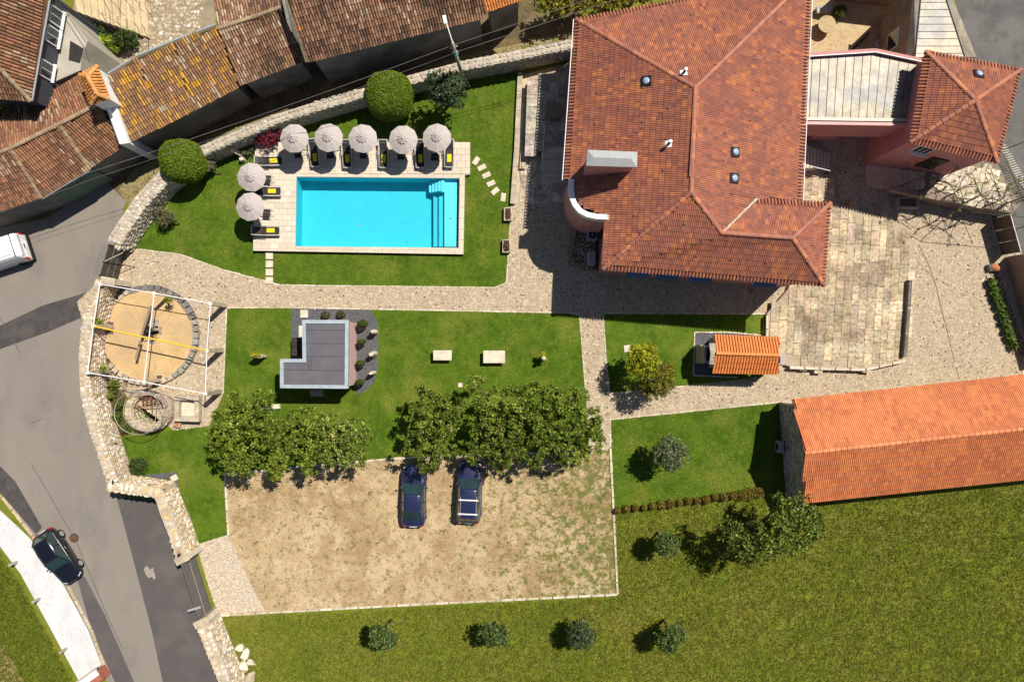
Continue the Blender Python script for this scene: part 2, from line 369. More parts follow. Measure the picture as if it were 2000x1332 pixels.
def cobbles(parent, poly, sp, z, cols, excl=(), name="cobbles", hgt=.013, dark=None, pd=.05):
    xs = [p.x for p in poly]; ys = [p.y for p in poly]
    gx, gy = np.meshgrid(np.arange(min(xs), max(xs), sp), np.arange(min(ys), max(ys), sp)); gx[::2] += sp / 2
    q = np.stack([gx.ravel(), gy.ravel()], 1) + RNG.uniform(-.30, .30, (gx.size, 2)) * sp
    k = inpoly(q, poly) & (np.abs(q[:, 0]) < 39) & (np.abs(q[:, 1]) < 26)
    for e in excl: k &= ~inpoly(q, e)
    q = q[k]; n = len(q)
    ang = RNG.uniform(0, math.pi, n); r = sp * RNG.uniform(.52, .76, n)
    V = np.empty((n, 8, 3)); 
    for i in range(4):
        a = ang + i * math.pi / 2 + RNG.uniform(-.3, .3, n); rr = r * RNG.uniform(.8, 1.2, n)
        V[:, i, 0] = q[:, 0] + np.cos(a) * rr; V[:, i, 1] = q[:, 1] + np.sin(a) * rr; V[:, i, 2] = z - .02
        V[:, i + 4, 0] = q[:, 0] + np.cos(a) * rr * .72; V[:, i + 4, 1] = q[:, 1] + np.sin(a) * rr * .72; V[:, i + 4, 2] = z + hgt * RNG.uniform(.35, 1.2, n)
    f = np.array([(4, 5, 6, 7), (0, 1, 5, 4), (1, 2, 6, 5), (2, 3, 7, 6), (3, 0, 4, 7)])
    F = (f[None] + (np.arange(n) * 8)[:, None, None]).reshape(-1, 4)
    C = np.array(cols)[RNG.integers(0, len(cols), n)] * RNG.uniform(.84, 1.14, (n, 1))
    if dark is not None:
        dk = RNG.random(n) < pd; C[dk] = np.array(dark) * RNG.uniform(.7, 1.4, (dk.sum(), 1))
    me = npmesh(name, V.reshape(-1, 3), F, np.repeat(C, 5, axis=0), m_cobble, wl(parent))
    return link(name, me, None, parent, kind="stuff")
def profile_mesh(name, prof, L, taper=1.0, skirt=.03, z_up=0.0):
    """tile: cross-section prof [(x,z)] swept along +y from -L/2 (lower end) to L/2"""
    n = len(prof); m = MB()
    vs = [(x, -L / 2, z) for x, z in prof] + [(x * taper, L / 2, z * taper + z_up) for x, z in prof] + [(x, -L / 2, z - skirt) for x, z in prof]
    fs = [(i, i + 1, n + i + 1, n + i) for i in range(n - 1)] + [(2 * n + i, 2 * n + i + 1, i + 1, i) for i in range(n - 1)]
    m.add(vs, fs); return white(m.mesh(name))
def arc(w, h, n=5): return [(-w / 2 * math.cos(math.pi * i / (n - 1)), h * math.sin(math.pi * i / (n - 1))) for i in range(n)]
def rolls(w, h, k=2):
    out = []
    for j in range(k):
        x0 = -w / 2 + j * w / k
        out += [(x0, 0), (x0 + w / k * .22, h * .75), (x0 + w / k * .5, h), (x0 + w / k * .78, h * .75)]
    return out + [(w / 2, 0)]
def plane_fit(poly):
    n = Vector((0, 0, 0))
    for a, b in zip(poly, poly[1:] + poly[:1]): n += Vector(((a.y - b.y) * (a.z + b.z), (a.z - b.z) * (a.x + b.x), (a.x - b.x) * (a.y + b.y)))
    n.normalize(); return n if n.z > 0 else -n
def roof_tiles(poly, w, l, cf, lift=.02, tilt=.06, start=0.0, wob=0.0, clip=True):
    """poly[0]->poly[1] is the eave. Returns tile items laid in courses over the polygon."""
    p0 = poly[0]; a = (poly[1] - p0); a.normalize(); n = plane_fit(poly); a = (a - n * a.dot(n)).normalized(); b = n.cross(a)
    if b.z < 0: b = -b
    tris = [tuple(poly[i] for i in t) for t in tessellate_polygon([[Vector((p.x, p.y, 0)) for p in poly]])]
    uv = [((p - p0).dot(a), (p - p0).dot(b)) for p in poly]
    amin, amax = min(u for u, _ in uv), max(u for u, _ in uv); bmin, bmax = min(v for _, v in uv), max(v for _, v in uv)
    it = []; nb = (n + b * tilt).normalized(); rowi = 0; bc = bmin + start + l / 2
    while bc < bmax:
        ac = amin + w / 2
        while ac < amax:
            p = p0 + a * ac + b * (bc + (random.uniform(-wob, wob) if wob else 0))
            if inpoly(np.array([[ac, bc]]), uv)[0] if clip else True:
                for A, B, C in tris:
                    d = (B.y - C.y) * (A.x - C.x) + (C.x - B.x) * (A.y - C.y)
                    if abs(d) < 1e-9: continue
                    s = ((B.y - C.y) * (p.x - C.x) + (C.x - B.x) * (p.y - C.y)) / d; t = ((C.y - A.y) * (p.x - C.x) + (A.x - C.x) * (p.y - C.y)) / d
                    if s > -.01 and t > -.01 and s + t < 1.01:
                        p.z = s * A.z + t * B.z + (1 - s - t) * C.z; nt_ = (B - A).cross(C - A).normalized(); nt_ = nt_ if nt_.z > 0 else -nt_
                        bt = (b - nt_ * b.dot(nt_)).normalized(); nb = (nt_ + bt * tilt).normalized(); break
                q = p + n * lift
                it.append((frame_mat(q, a if n.cross(a).dot(b) > 0 else -a, nb, 1, 1, 1, random.uniform(-wob, wob) if wob else 0), 0, cf(q.x, q.y)))
            ac += w
        bc += l; rowi += 1
    return it
def line_tiles(p, q, step, cf, up=None, lift=0.0):
    """caps laid end to end along a ridge or hip, lower end first"""
    if p.z > q.z: p, q = q, p
    d = (q - p); n = max(1, round(d.length / step)); d.normalize(); x = d.cross(Vector((0, 0, 1))).normalized(); nn = x.cross(d)
    return [(frame_mat(p.lerp(q, (i + .5) / n) + nn * lift, x, nn + d * .05, 1, 1, 1), 0, cf(p.x + i, p.y)) for i in range(n)]
def eave_tiles(p, q, outward, step, cf, pitch=.3, over=.0, lift=.06):
    d = q - p; n = max(1, round(d.length / step)); d.normalize(); o = Vector((outward.x, outward.y, 0)); o -= d * o.dot(d); o.normalize()
    up = (-o + Vector((0, 0, pitch))).normalized(); nn = d.cross(up); nn = nn if nn.z > 0 else -nn; x = up.cross(nn)
    return [(frame_mat(p.lerp(q, (i + .5) / n) + o * over + nn * lift, x, nn, 1, 1, 1), 0, cf(p.x + i, p.y)) for i in range(n)]
def leaves(name, parent, blobs, n, size, cols, mat=m_leaf, shell=.55, flat=.0, aspect=1.8, clump=0, seed=0, up=.35):
    """blobs: (centre, (rx,ry,rz)); many leaf faces spread through the outer part of each blob"""
    rg = np.random.default_rng(seed); vol = np.array([b[1][0] * b[1][1] + b[1][0] * b[1][2] for b in blobs]); cnt = (vol / vol.sum() * n).astype(int) + 1
    Cs, Ns, Ts = [], [], []
    for (c, r), k in zip(blobs, cnt):
        if clump:
            kc = max(3, k // clump); d = rg.normal(size=(kc, 3)); d /= np.linalg.norm(d, axis=1)[:, None]; d[:, 2] = np.where(d[:, 2] < -.35, -d[:, 2], d[:, 2])
            rad = rg.uniform(shell, 1.04, (kc, 1)); ctr = d * rad * np.array(r)
            idx = rg.integers(0, kc, k); pos = ctr[idx] + rg.normal(size=(k, 3)) * size * .95; dd = d[idx]; Ts.append(rg.uniform(.62, 1.3, kc)[idx] * rg.uniform(.88, 1.12))
        else:
            d = rg.normal(size=(k, 3)); d /= np.linalg.norm(d, axis=1)[:, None]; d[:, 2] = np.where(d[:, 2] < -.5, -d[:, 2], d[:, 2])
            pos = d * rg.uniform(shell, 1.03, (k, 1)) * np.array(r); dd = d; Ts.append(np.full(k, 1.0))
        Cs.append(pos + np.array(c)); Ns.append(dd)
    C = np.concatenate(Cs); D = np.concatenate(Ns); n = len(C)
    nn = D * .6 + rg.normal(size=(n, 3)) * .55 + np.array([0, 0, up]); nn /= np.linalg.norm(nn, axis=1)[:, None]
    t = np.cross(nn, rg.normal(size=(n, 3))); t /= np.linalg.norm(t, axis=1)[:, None]; bta = np.cross(nn, t)
    s = size * rg.uniform(.6, 1.3, (n, 1))
    V = np.stack([C - t * s * aspect / 2, C + bta * s / 2 - nn * s * .1, C + t * s * aspect / 2, C - bta * s / 2 - nn * s * .1], 1).reshape(-1, 3)
    F = np.arange(n * 4).reshape(-1, 4)
    cc = np.array(cols); tone = np.concatenate(Ts)[:, None]; col = cc[rg.integers(0, len(cc), n)] * rg.uniform(.7, 1.25, (n, 1)) * tone
    me = npmesh(name, V, F, col, mat, wl(parent)); return link(name, me, None, parent)
# ================================================================ SETTING: ground sheets
DZ = .35                                                             # pool deck level
pool_px = [(579, 346), (897, 349), (895, 484), (577, 481)]           # at deck level
pool_w = PL(pool_px, DZ)
def unpx(p): return (p.x * S + 1000, 666 - p.y * S)
pool_hole = [unpx(p + Vector((dx, dy, 0))) for p, (dx, dy) in zip(pool_w, [(-.12, .12), (.12, .12), (.12, -.12), (-.12, -.12)])]
WELL = P(299, 799); WRX, WRY = 1.62, 1.5
well_hole = [unpx(WELL + Vector((WRX * .66 * math.cos(a * math.pi / 8), WRY * .66 * math.sin(a * math.pi / 8), 0))) for a in range(16)]
big = 16000
sheet("ground", m_field, [(-big, -big), (big, -big), (big, big), (-big, big)], 0, [pool_hole, well_hole])
road = sheet("road", m_asph, [(-700, 640), (-60, 455), (90, 428), (205, 352), (246, 392), (225, 470), (200, 545), (172, 640), (168, 720), (195, 820), (232, 955), (240, 975), (305, 1000), (350, 1090), (410, 1215), (455, 1340), (620, 1800), (420, 1800), (207, 1325), (140, 1165), (62, 1045), (0, 958), (-700, 600)], .006)
sheet("road_apron", m_asph2, [(228, 972), (305, 975), (352, 1090), (410, 1215), (455, 1340), (560, 1700), (480, 1700), (318, 1332), (296, 1230), (270, 1130), (246, 1040)], .011)
sheet("road_patch", m_patch, [(-60, 655), (0, 636), (85, 596), (168, 572), (172, 615), (100, 646), (0, 682), (-60, 700)], .0115)
sheet("road_edge_patch", m_patch, [(-20, 890), (30, 940), (82, 1030), (70, 1042), (0, 962), (-20, 940)], .0118)
sheet("road_edge_patch", m_asph2, [(150, 1128), (165, 1125), (205, 1200), (262, 1332), (225, 1332), (180, 1235)], .0118)
sheet("east_road", m_asph3, [(1840, -120), (2300, -120), (2300, 760), (2040, 720), (1962, 500), (1942, 420), (1935, 320), (1880, 60)], .010)
sheet("lane", m_dirt, [(-60, 455), (90, 428), (205, 352), (246, 394), (262, 420), (330, 352), (420, 300), (560, 240), (700, 190), (905, 150), (1130, 100), (1130, -150), (700, -150), (300, 150), (0, 300)], .012)
sheet("lane_verge", multi("dry_grass", [(.26, .20, .10), (.17, .16, .04), (.11, .12, .02), (.34, .27, .16)], [1.2, 3, 8], bump=.9, bscale=10), [(232, 372), (262, 332), (330, 300), (420, 262), (560, 218), (720, 168), (900, 110), (1130, 62), (1130, 100), (905, 150), (700, 192), (560, 240), (420, 300), (330, 352), (262, 420), (246, 394)], .016)
# lawns
lawn1_px = [(262, 480), (300, 405), (340, 352), (420, 305), (500, 268), (600, 232), (720, 200), (905, 162), (1012, 142), (1008, 200), (999, 400), (989, 552), (965, 561), (548, 556), (435, 526), (352, 496), (268, 487)]
sheet("lawn", m_lawn, lawn1_px, .020, [pool_hole])
lawn2_px = [(443, 602), (568, 602), (1112, 612), (1132, 617), (1144, 770), (1152, 880), (785, 893), (440, 925), (447, 1044), (381, 1062), (352, 960), (262, 930), (232, 855), (340, 840), (408, 832), (436, 770)]
sheet("lawn", m_lawn, lawn2_px, .021)
lawn3_px = [(1178, 613), (1495, 614), (1492, 736), (1335, 753), (1190, 768), (1183, 690)]
sheet("lawn", m_lawn, lawn3_px, .021)
lawn4_px = [(1192, 820), (1524, 786), (1545, 958), (1480, 966), (1199, 998)]
sheet("lawn", m_lawn, lawn4_px, .021)
sheet("lawn", multi("verge_green", [(.11, .15, .012), (.07, .11, .01), (.17, .17, .03)], [.8, 4], bump=1, bscale=9), [(-700, 900), (-40, 1010), (40, 1140), (110, 1290), (160, 1400), (120, 1800), (-700, 1800)], .02)
sheet("field_soil", multi("ploughed_soil", [(.36, .24, .11), (.27, .17, .08), (.42, .30, .16), (.10, .13, .03)], [1, 2.2, 5], bump=1, bscale=6), [(-700, 1100), (-60, 1180), (10, 1265), (48, 1332), (80, 1500), (-700, 1800)], .024)
# parking court
park_px = [(440, 926), (785, 894), (1150, 881), (1192, 873), (1206, 1160), (425, 1200), (383, 1065), (447, 1045)]
m_park = m_gravelpark
def park_material():
    m = multi("parking_gravel_weedy", [(.46, .345, .195), (.335, .23, .12), (.545, .42, .265), (.26, .175, .09), (.15, .10, .05)], [.22, .8, 2.2, 7], thr=[(.42, .60, .9), (.47, .62, .8), (.53, .66, .75), (.57, .65, .75)], bump=.7, bscale=14)
    nt = m.node_tree; N = nt.nodes; L = nt.links; b = N["Principled BSDF"]; cur = b.inputs["Base Color"].links[0].from_socket
    g = N.new("ShaderNodeNewGeometry")
    def noi(s, lo, hi, off):
        a = N.new("ShaderNodeVectorMath"); a.inputs[1].default_value = (off, off * 2, 0); L.new(g.outputs["Position"], a.inputs[0])
        t = N.new("ShaderNodeTexNoise"); t.inputs["Scale"].default_value = s; t.inputs["Detail"].default_value = 6; t.inputs["Roughness"].default_value = .68; L.new(a.outputs[0], t.inputs["Vector"])
        r = N.new("ShaderNodeMapRange"); r.inputs[1].default_value = lo; r.inputs[2].default_value = hi; L.new(t.outputs["Fac"], r.inputs[0]); return r.outputs[0]
    sx = N.new("ShaderNodeSeparateXYZ"); L.new(g.outputs["Position"], sx.inputs[0])
    rx = N.new("ShaderNodeMapRange"); rx.inputs[1].default_value = -4; rx.inputs[2].default_value = 7; rx.inputs[3].default_value = .0; rx.inputs[4].default_value = .10; L.new(sx.outputs[0], rx.inputs[0])
    t = N.new("ShaderNodeTexNoise"); t.inputs["Scale"].default_value = 1.7; t.inputs["Detail"].default_value = 8; t.inputs["Roughness"].default_value = .82; L.new(g.outputs["Position"], t.inputs["Vector"])
    ad = N.new("ShaderNodeMath"); L.new(t.outputs["Fac"], ad.inputs[0]); L.new(rx.outputs[0], ad.inputs[1])
    r = N.new("ShaderNodeMapRange"); r.inputs[1].default_value = .55; r.inputs[2].default_value = .60; r.inputs[4].default_value = .9; L.new(ad.outputs[0], r.inputs[0])
    mx = N.new("ShaderNodeMix"); mx.data_type = 'RGBA'; L.new(r.outputs[0], mx.inputs[0]); L.new(cur, mx.inputs[6])
    m2 = N.new("ShaderNodeMix"); m2.data_type = 'RGBA'; L.new(noi(1.7, .4, .6, 5.1), m2.inputs[0]); m2.inputs[6].default_value = (.16, .145, .04, 1); m2.inputs[7].default_value = (.085, .12, .018, 1)
    L.new(m2.outputs[2], mx.inputs[7]); L.new(mx.outputs[2], b.inputs["Base Color"]); return m
sheet("parking_court", park_material(), park_px, .016)
# cobbled paths, one structure with its cobbles
path_px = [(150, 590), (196, 548), (232, 545), (246, 487), (268, 487), (352, 496), (435, 526), (548, 556), (965, 561), (989, 552), (999, 400), (1180, 400), (1180, 530), (1500, 520), (1640, 300), (1800, 330), (1900, 380), (1975, 470), (2150, 700), (2150, 800), (1524, 786), (1192, 820), (1196, 873), (1152, 880), (1144, 770), (1132, 617), (1112, 612), (568, 602), (443, 602), (436, 770), (408, 832), (340, 840), (200, 740)]
path = sheet("cobbled_path", m_mortar, path_px, .018)
lawn3_w = PL(lawn3_px)
house_base = PL([(1110, 60), (1560, -60), (1545, 400), (1590, 410), (1575, 575), (1165, 540), (1160, 440), (1110, 420)])
terr_px = [(1560, 352), (1622, 348), (1636, 398), (1780, 440), (1788, 545), (1772, 704), (1690, 722), (1545, 716), (1500, 704), (1499, 612), (1540, 565), (1570, 470)]
terr_w = PL(terr_px)
thr_c = P(293, 655); THR = 3.3
thr_w = [thr_c + Vector((math.cos(a * math.pi / 16) * (THR + .3), math.sin(a * math.pi / 16) * (THR + .3), 0)) for a in range(32)]
cobc = [(.47, .38, .265), (.42, .33, .225), (.52, .435, .32), (.40, .305, .20), (.50, .405, .28), (.55, .47, .36)]
cobbles(path, PL(path_px), .135, .022, cobc, [house_base, terr_w, lawn3_w, thr_w], dark=(.13, .10, .085), pd=.03)
# pale sett paving inside the parking gate
drv_px = [(384, 1066), (447, 1047), (480, 1120), (517, 1192), (425, 1200)]
drv = sheet("driveway", m_mortar, drv_px, .022)
cobbles(drv, PL(drv_px), .105, .026, [(.60, .52, .43), (.57, .48, .37), (.62, .56, .49), (.56, .47, .36)], dark=(.46, .34, .21), pd=.05, hgt=.008)
# flagstone terrace raised on its kerb
TZ = .42
terr = thing("flagstone_terrace", None, None, P(1650, 560)); terr["kind"] = "structure"
def terrpx(z): return [unpx(p) for p in PL(terr_px, z)]
m = MB(); m.prism(PL(terr_px, TZ), -.05, TZ - .05); m.obj("terrace_base", m_mortar, terr)
box_slab = MB().box((0, 0, 0), (1, 1, 1), top=.985).mesh("slab", m_slabs); white(box_slab)
def slab_grid(parent, poly, org, ang, colw, lens, z, th, cols, gap=.016, rng=(0, 40, -40, 40), limit=300, name="slab", rest="slab_infill", stain=None, seed=2):
    rs = random.Random(seed); ca, sa = math.cos(ang), math.sin(ang); it = []; u = rng[0]
    while u < rng[1]:
        w = rs.uniform(*colw); v = rng[2] + rs.uniform(0, lens[1])
        while v < rng[3]:
            l = rs.uniform(*lens); cu, cv = u + w / 2, v + l / 2
            x = org[0] + ca * cu - sa * cv; y = org[1] + sa * cu + ca * cv
            corners = np.array([[org[0] + ca * (cu + i * w * .14) - sa * (cv + j * l * .14), org[1] + sa * (cu + i * w * .14) + ca * (cv + j * l * .14)] for i in (-1, 1) for j in (-1, 1)] + [[x, y]])
            if inpoly(corners, poly).all():
                c = jit(rs.choice(cols), .14)
                if stain: k = stain(x, y); c = mixc(c, (.20, .15, .10), k)
                it.append((Matrix.Translation((x, y, z - th / 2 + rs.uniform(-.006, .006))) @ Matrix.Rotation(ang + rs.uniform(-.006, .006), 4, 'Z') @ Matrix.Diagonal((w - gap, l - gap, th, 1)), 0, c))
            v += l
        u += w
    pieces(parent, name, it, [box_slab], m_slabs, rest, limit)
tpoly = PL(terr_px, TZ)
def tstain(x, y):
    k = nz2(x, y, .35, 3) * .9 + nz2(x, y, 1.3, 8) * .6
    return min(.75, max(0, k * 1.1 + .08))
slab_grid(terr, tpoly, (24, 5), R(-3.5), (.46, .64), (.75, 1.7), TZ, .09, [(.48, .385, .255), (.45, .36, .235), (.51, .41, .27), (.46, .385, .275)], rng=(-7, 6, -9, 12), stain=tstain)
sheet("yard_paving", m_granite, [(1008, 150), (1132, 118), (1112, 415), (1000, 410)], .0145)
sheet("yard_paving", m_granite, [(1555, 230), (1812, 230), (1812, 385), (1555, 385)], .0145)
# kerb stones along the terrace edge, lawns and parking court
kerb_mesh = white(MB().box((0, 0, 0), (1, 1, 1), top=.95).mesh("kerb_stone", m_stone))
kerb_items = []
def kerb_line(pts, w=.13, hgt=.06, step=.95, cols=((.55, .47, .36), (.48, .40, .29), (.60, .53, .43)), z0=0.0):
    out = []
    for a, b in zip(pts, pts[1:]):
        d = b - a; ln = d.length; n = max(1, round(ln / step))
        for i in range(n):
            p = a.lerp(b, (i + .5) / n); p.z = z0 + hgt / 2
            out.append((Matrix.Translation(p) @ Matrix.Rotation(math.atan2(d.y, d.x) + random.uniform(-.012, .012), 4, 'Z') @ Matrix.Diagonal((ln / n * .96, w * random.uniform(.9, 1.1), hgt, 1)), 0, jit(random.choice(cols), .12)))
    return out
kerb = thing("kerb", None, None, (0, 0, 0)); kerb["kind"] = "structure"
for k, st in (([(1192, 875), (1198, 995), (1206, 1160)], .9), ([(1206, 1160), (800, 1180), (425, 1201)], .95), ([(440, 926), (447, 1045), (383, 1066)], .9), ([(440, 926), (600, 910), (785, 894), (1150, 881), (1190, 874)], .95)):
    kerb_items += kerb_line(PL(k), .16, .10, st)
for k in ([(270, 487), (352, 497), (435, 527), (548, 557), (965, 562), (989, 553), (999, 400)], [(443, 601), (568, 601), (1112, 611), (1132, 616), (1144, 770)], [(443, 601), (436, 770)],
          [(1178, 612), (1496, 613)], [(1178, 612), (1183, 690), (1190, 769), (1335, 754)], [(1192, 873), (1192, 819), (1524, 785)]):
    kerb_items += kerb_line(PL(k), .09, .045, 1.3)
pieces(kerb, "kerb_stone", kerb_items, [kerb_mesh], m_stone, "kerb_infill", 300)
low = thing("terrace_wall", "low dark granite bench wall along the east edge of the flagstone terrace", "low wall", P(1775, 620))
for (a, b) in (((1779, 547), (1776, 600)), ((1776, 602), (1772, 650)), ((1772, 652), (1768, 697))):
    p, q = P(*a, .8), P(*b, .8); d = q - p
    MB().box((0, 0, 0), (.22, d.length, .8), rz=math.atan2(d.y, d.x) - math.pi / 2).obj("wall_block", M("lichen_granite", (.17, .145, .12), .9, .3, 3, fine=.3, bump=.5), low, at=(p + q) / 2 - wl(low) - Vector((0, 0, .4)))
it = kerb_line(PL([(1541, 718), (1690, 722), (1768, 704)], .45), .2, .12, 1.1, ((.60, .53, .43), (.55, .48, .38)), TZ) + kerb_line(PL([(1498, 615), (1497, 700)], .45), .16, .12, 1.2, ((.55, .48, .38),), TZ)
pieces(terr, "edge_stone", it, [kerb_mesh], m_stone, "edge_infill", 300)

ch = thing("drain_channel", None, None, P(1830, 600)); ch["kind"] = "structure"
dp = [P(u, v, .034) for u, v in ((1795, 478), (1815, 520), (1829, 560), (1838, 600), (1850, 645), (1861, 692), (1874, 742))]
for p, q in zip(dp, dp[1:]): MB().box((0, 0, 0), ((q - p).length, .05, .03), rz=math.atan2(q.y - p.y, q.x - p.x)).obj("channel_stone", m_wood, ch, at=(p + q) / 2 - wl(ch))
for u, v, s, lab in ((1027, 591, .58, "square stone inspection cover in the cobbles by the manor shadow"), (723, 577, .48, "square inspection cover in the cobbled path above the annex"), (1467, 752, .62, "square inspection cover in the cobbles below the barbecue shelter"), (1866, 712, .4, "small brown cover beside the drain channel in the courtyard")):
    t = thing("inspection_cover", lab, "inspection cover", P(u, v, .02)); MB().box((0, 0, .012), (s, s, .03)).obj("cover_rim", m_wood, t); MB().box((0, 0, .016), (s - .07, s - .07, .032)).obj("lid", m_granite, t)
# white painted pavement with posts, field rows, manhole, sand patch
pave = sheet("white_pavement", M("white_painted_concrete", (.58, .58, .585), .85, .09, .8, fine=.10, fscale=6, stretch=(1.5, .6, 1)), [(-60, 935), (-12, 985), (58, 1050), (126, 1145), (172, 1230), (198, 1297), (160, 1340), (100, 1230), (40, 1120), (-20, 1040), (-60, 1020)], .030)
kb = thing("pavement_kerb", None, None, P(100, 1120)); kb["kind"] = "structure"
pieces(kb, "kerb_stone", kerb_line(PL([(-40, 950), (4, 970), (64, 1046), (132, 1142), (178, 1228), (204, 1300)]), .22, .05, 1.1, ((.50, .41, .27), (.46, .37, .24))), [kerb_mesh], m_stone, "kerb_infill", 300)
rows_it = []
for j in range(6):
    for i in range(14):
        rows_it.append((P(-14 + j * 13 + i * 3.4 - 30, 1225 + i * 11 + j * 3), 0))
for i, (u, v, w) in enumerate(((24, 1101, 'upper'), (69, 1173, 'middle'), (122, 1271, 'lower'))):
    p = P(u, v, .5); t = thing("concrete_post", f"short concrete post by the white pavement, {w} one of three", "post", (p.x, p.y, 0), "concrete posts by the white pavement")
    bev(MB().box((0, 0, .4), (.16, .16, .8), top=.92).obj("shaft", m_concrete, t), .015)
t = thing("manhole_cover", "round rusty manhole cover set in the grey asphalt road", "manhole cover", P(145, 1050))
MB().lathe([(.28, .008), (.28, .02), (.25, .022)], n=24).obj("lid", M("cast_iron_brown", (.12, .06, .04), .8, .2, 8), t, at=(0, 0, 0))
MB().lathe([(.33, .006), (.33, .016), (.285, .016)], n=24).obj("rim", m_iron, t, at=(0, 0, 0))
sheet("sand_spill", multi("pale_sand", [(.34, .29, .25), (.22, .2, .19)], [4], bump=.2), [(281, 1110), (287, 1104), (293, 1112), (299, 1108), (304, 1128), (301, 1132), (296, 1126), (290, 1128), (284, 1121)], .0165)
sm = thing("road_seam", None, None, P(220, 800)); sm["kind"] = "structure"; m_seam = M("bitumen_seam", (.085, .08, .075), .8)
for pts in (((0, 620), (20, 655), (40, 690)), ((158, 668), (176, 704), (196, 752), (216, 806), (236, 862), (258, 916)), ((163, 668), (181, 706), (203, 758), (222, 812), (243, 872)), ((60, 905), (110, 990), (150, 1060), (196, 1170), (236, 1260)), ((60, 826), (82, 818))):
    rs = random.Random(len(pts)); pp = []
    for (a, b), (c, d) in zip(pts, pts[1:]): pp += [P(lerp(a, c, k / 5) + rs.uniform(-.7, .7), lerp(b, d, k / 5), .0135) for k in range(5)]
    pp.append(P(*pts[-1], .0135))
    for p, q in zip(pp, pp[1:]): x = (q - p).cross(Vector((0, 0, 1))).normalized() * .022; MB().poly([p - x, q - x, q + x, p + x]).obj("crack", m_seam, sm)
# east road markings
mk = thing("road_marking", None, None, P(1960, 100)); mk["kind"] = "structure"
for (a, b) in (((1930, -6), (1937, 19)), ((1958, 84), (1971, 124)), ((1987, 172), (1996, 202)), ((2008, 245), (2024, 290))):
    p, q = P(*a), P(*b); d = (q - p).normalized(); x = Vector((-d.y, d.x, 0)) * .07
    MB().poly([p - x, q - x, q + x, p + x]).obj("dash", m_white, mk, at=(0, 0, .015))
# ================================================================ BOUNDARY WALLS
def Wxy(pts, z): return [(P(u, v, z).x, P(u, v, z).y) for u, v in pts]
greyst = [(.44, .40, .34), (.38, .35, .30), (.48, .44, .38), (.34, .31, .26), (.42, .37, .30)]
warm = [(.58, .50, .40), (.52, .42, .30), (.62, .56, .49), (.46, .34, .20), (.55, .45, .32)]
w1 = thing("stone_wall", "long curved rubble stone wall behind the pool lawn and parasols", "stone wall", P(600, 225))
stone_wall(w1, Wxy([(1119, 86), (1020, 106), (905, 128), (800, 156), (700, 184), (620, 207), (540, 232), (470, 261), (400, 292), (352, 320)], 2.0), 2.0, .62, cols=greyst, seed=1, fsz=(.42, .3))
w2 = thing("stone_wall", "bright rubble stone wall from the clipped dome bush to the grey pedestrian gate", "stone wall", P(270, 420))
stone_wall(w2, Wxy([(352, 320), (312, 352), (275, 392), (245, 435), (222, 472)], 2.0), 2.0, .95, cols=[(.56, .50, .43), (.48, .42, .35), (.60, .55, .49), (.40, .34, .27)], seed=2, fsz=(.42, .3))
w3 = thing("stone_wall", "curved rubble stone wall between the asphalt road and the white pergola", "stone wall", P(175, 700))
stone_wall(w3, Wxy([(196, 548), (181, 592), (168, 645), (163, 700), (166, 765), (180, 825), (200, 885), (222, 948)], 2.1), 2.1, .72, cols=warm, seed=3, fsz=(.34, .24))
w4 = thing("stone_wall", "cream stone wall bending in beside the dark asphalt entrance", "stone wall", P(310, 985))
stone_wall(w4, Wxy([(208, 947), (262, 955), (308, 962), (322, 1000), (340, 1045), (353, 1084)], 2.1), 2.1, .78, cols=[(.64, .54, .40), (.58, .46, .30), (.66, .59, .48), (.50, .37, .20)], seed=4, tsz=.42, fsz=(.4, .3))
w5 = thing("stone_wall", "cream stone wall running down from the sliding gate beside the field", "stone wall", P(440, 1270))
stone_wall(w5, Wxy([(395, 1222), (415, 1272), (438, 1330), (462, 1390), (480, 1440)], 2.0), 2.0, .85, cols=[(.64, .56, .45), (.58, .47, .33), (.67, .61, .52), (.48, .38, .25)], seed=5, tsz=.4, fsz=(.4, .3))
# capping stones near the gates
for nm, u, v, lab in (("wall_end_stone", 212, 549, "pale granite block ending the stone wall at the pedestrian gate"), ("wall_end_stone", 356, 1092, "square cream granite pier stone above the sliding gate"), ("wall_end_stone", 393, 1216, "cream granite pier stone below the sliding gate")):
    p = P(u, v, 2.2); t = thing(nm, lab, "stone pier", (p.x, p.y, 0))
    bev(MB().box((0, 0, 1.1), (.9, .4, 2.2), rz=R(25 if v > 1000 else -10)).obj("shaft", m_granitew, t), .03)
    bev(MB().box((0, 0, 2.25), (1.0, .5, .1), rz=R(25 if v > 1000 else -10)).obj("cap_stone", m_granite, t), .02)
# pedestrian gate (panels, posts, stay, spikes)
g = thing("pedestrian_gate", "dark grey metal gate panel between the rubble walls by the road", "gate", P(238, 516))
a, b = P(247, 487), P(230, 544)
d = b - a; ln = d.length; d.normalize(); nn = Vector((-d.y, d.x, 0))
for i in range(3):
    c = a + d * ln / 2 + Vector((0, 0, .38 + i * .72))
    MB().box((0, 0, 0), (ln, .05, .70), rz=math.atan2(d.y, d.x)).obj("panel", m_darkmetal, g, at=c - wl(g))
    if i < 2: MB().box((0, 0, 0), (ln, .054, .018), rz=math.atan2(d.y, d.x)).obj("joint_strip", m_cream, g, at=a + d * ln / 2 + Vector((0, 0, .74 + i * .72)) - wl(g))
for s in (0, .55, 1):
    q = a + d * ln * s; MB().box((0, 0, 1.12), (.08, .10, 2.24)).obj("post", m_iron, g, at=q - wl(g))
q = a + d * ln * .55
MB().tube([q + Vector((0, 0, 2.2)), q - nn * -.0 + Vector((.9, .75, 1.4))], .018).obj("stay", m_cream, g)
MB().tube([q + Vector((-.05, 0, 2.26)), q + Vector((1.0, -.12, .1))], .03).obj("drop_bar", m_iron, g)
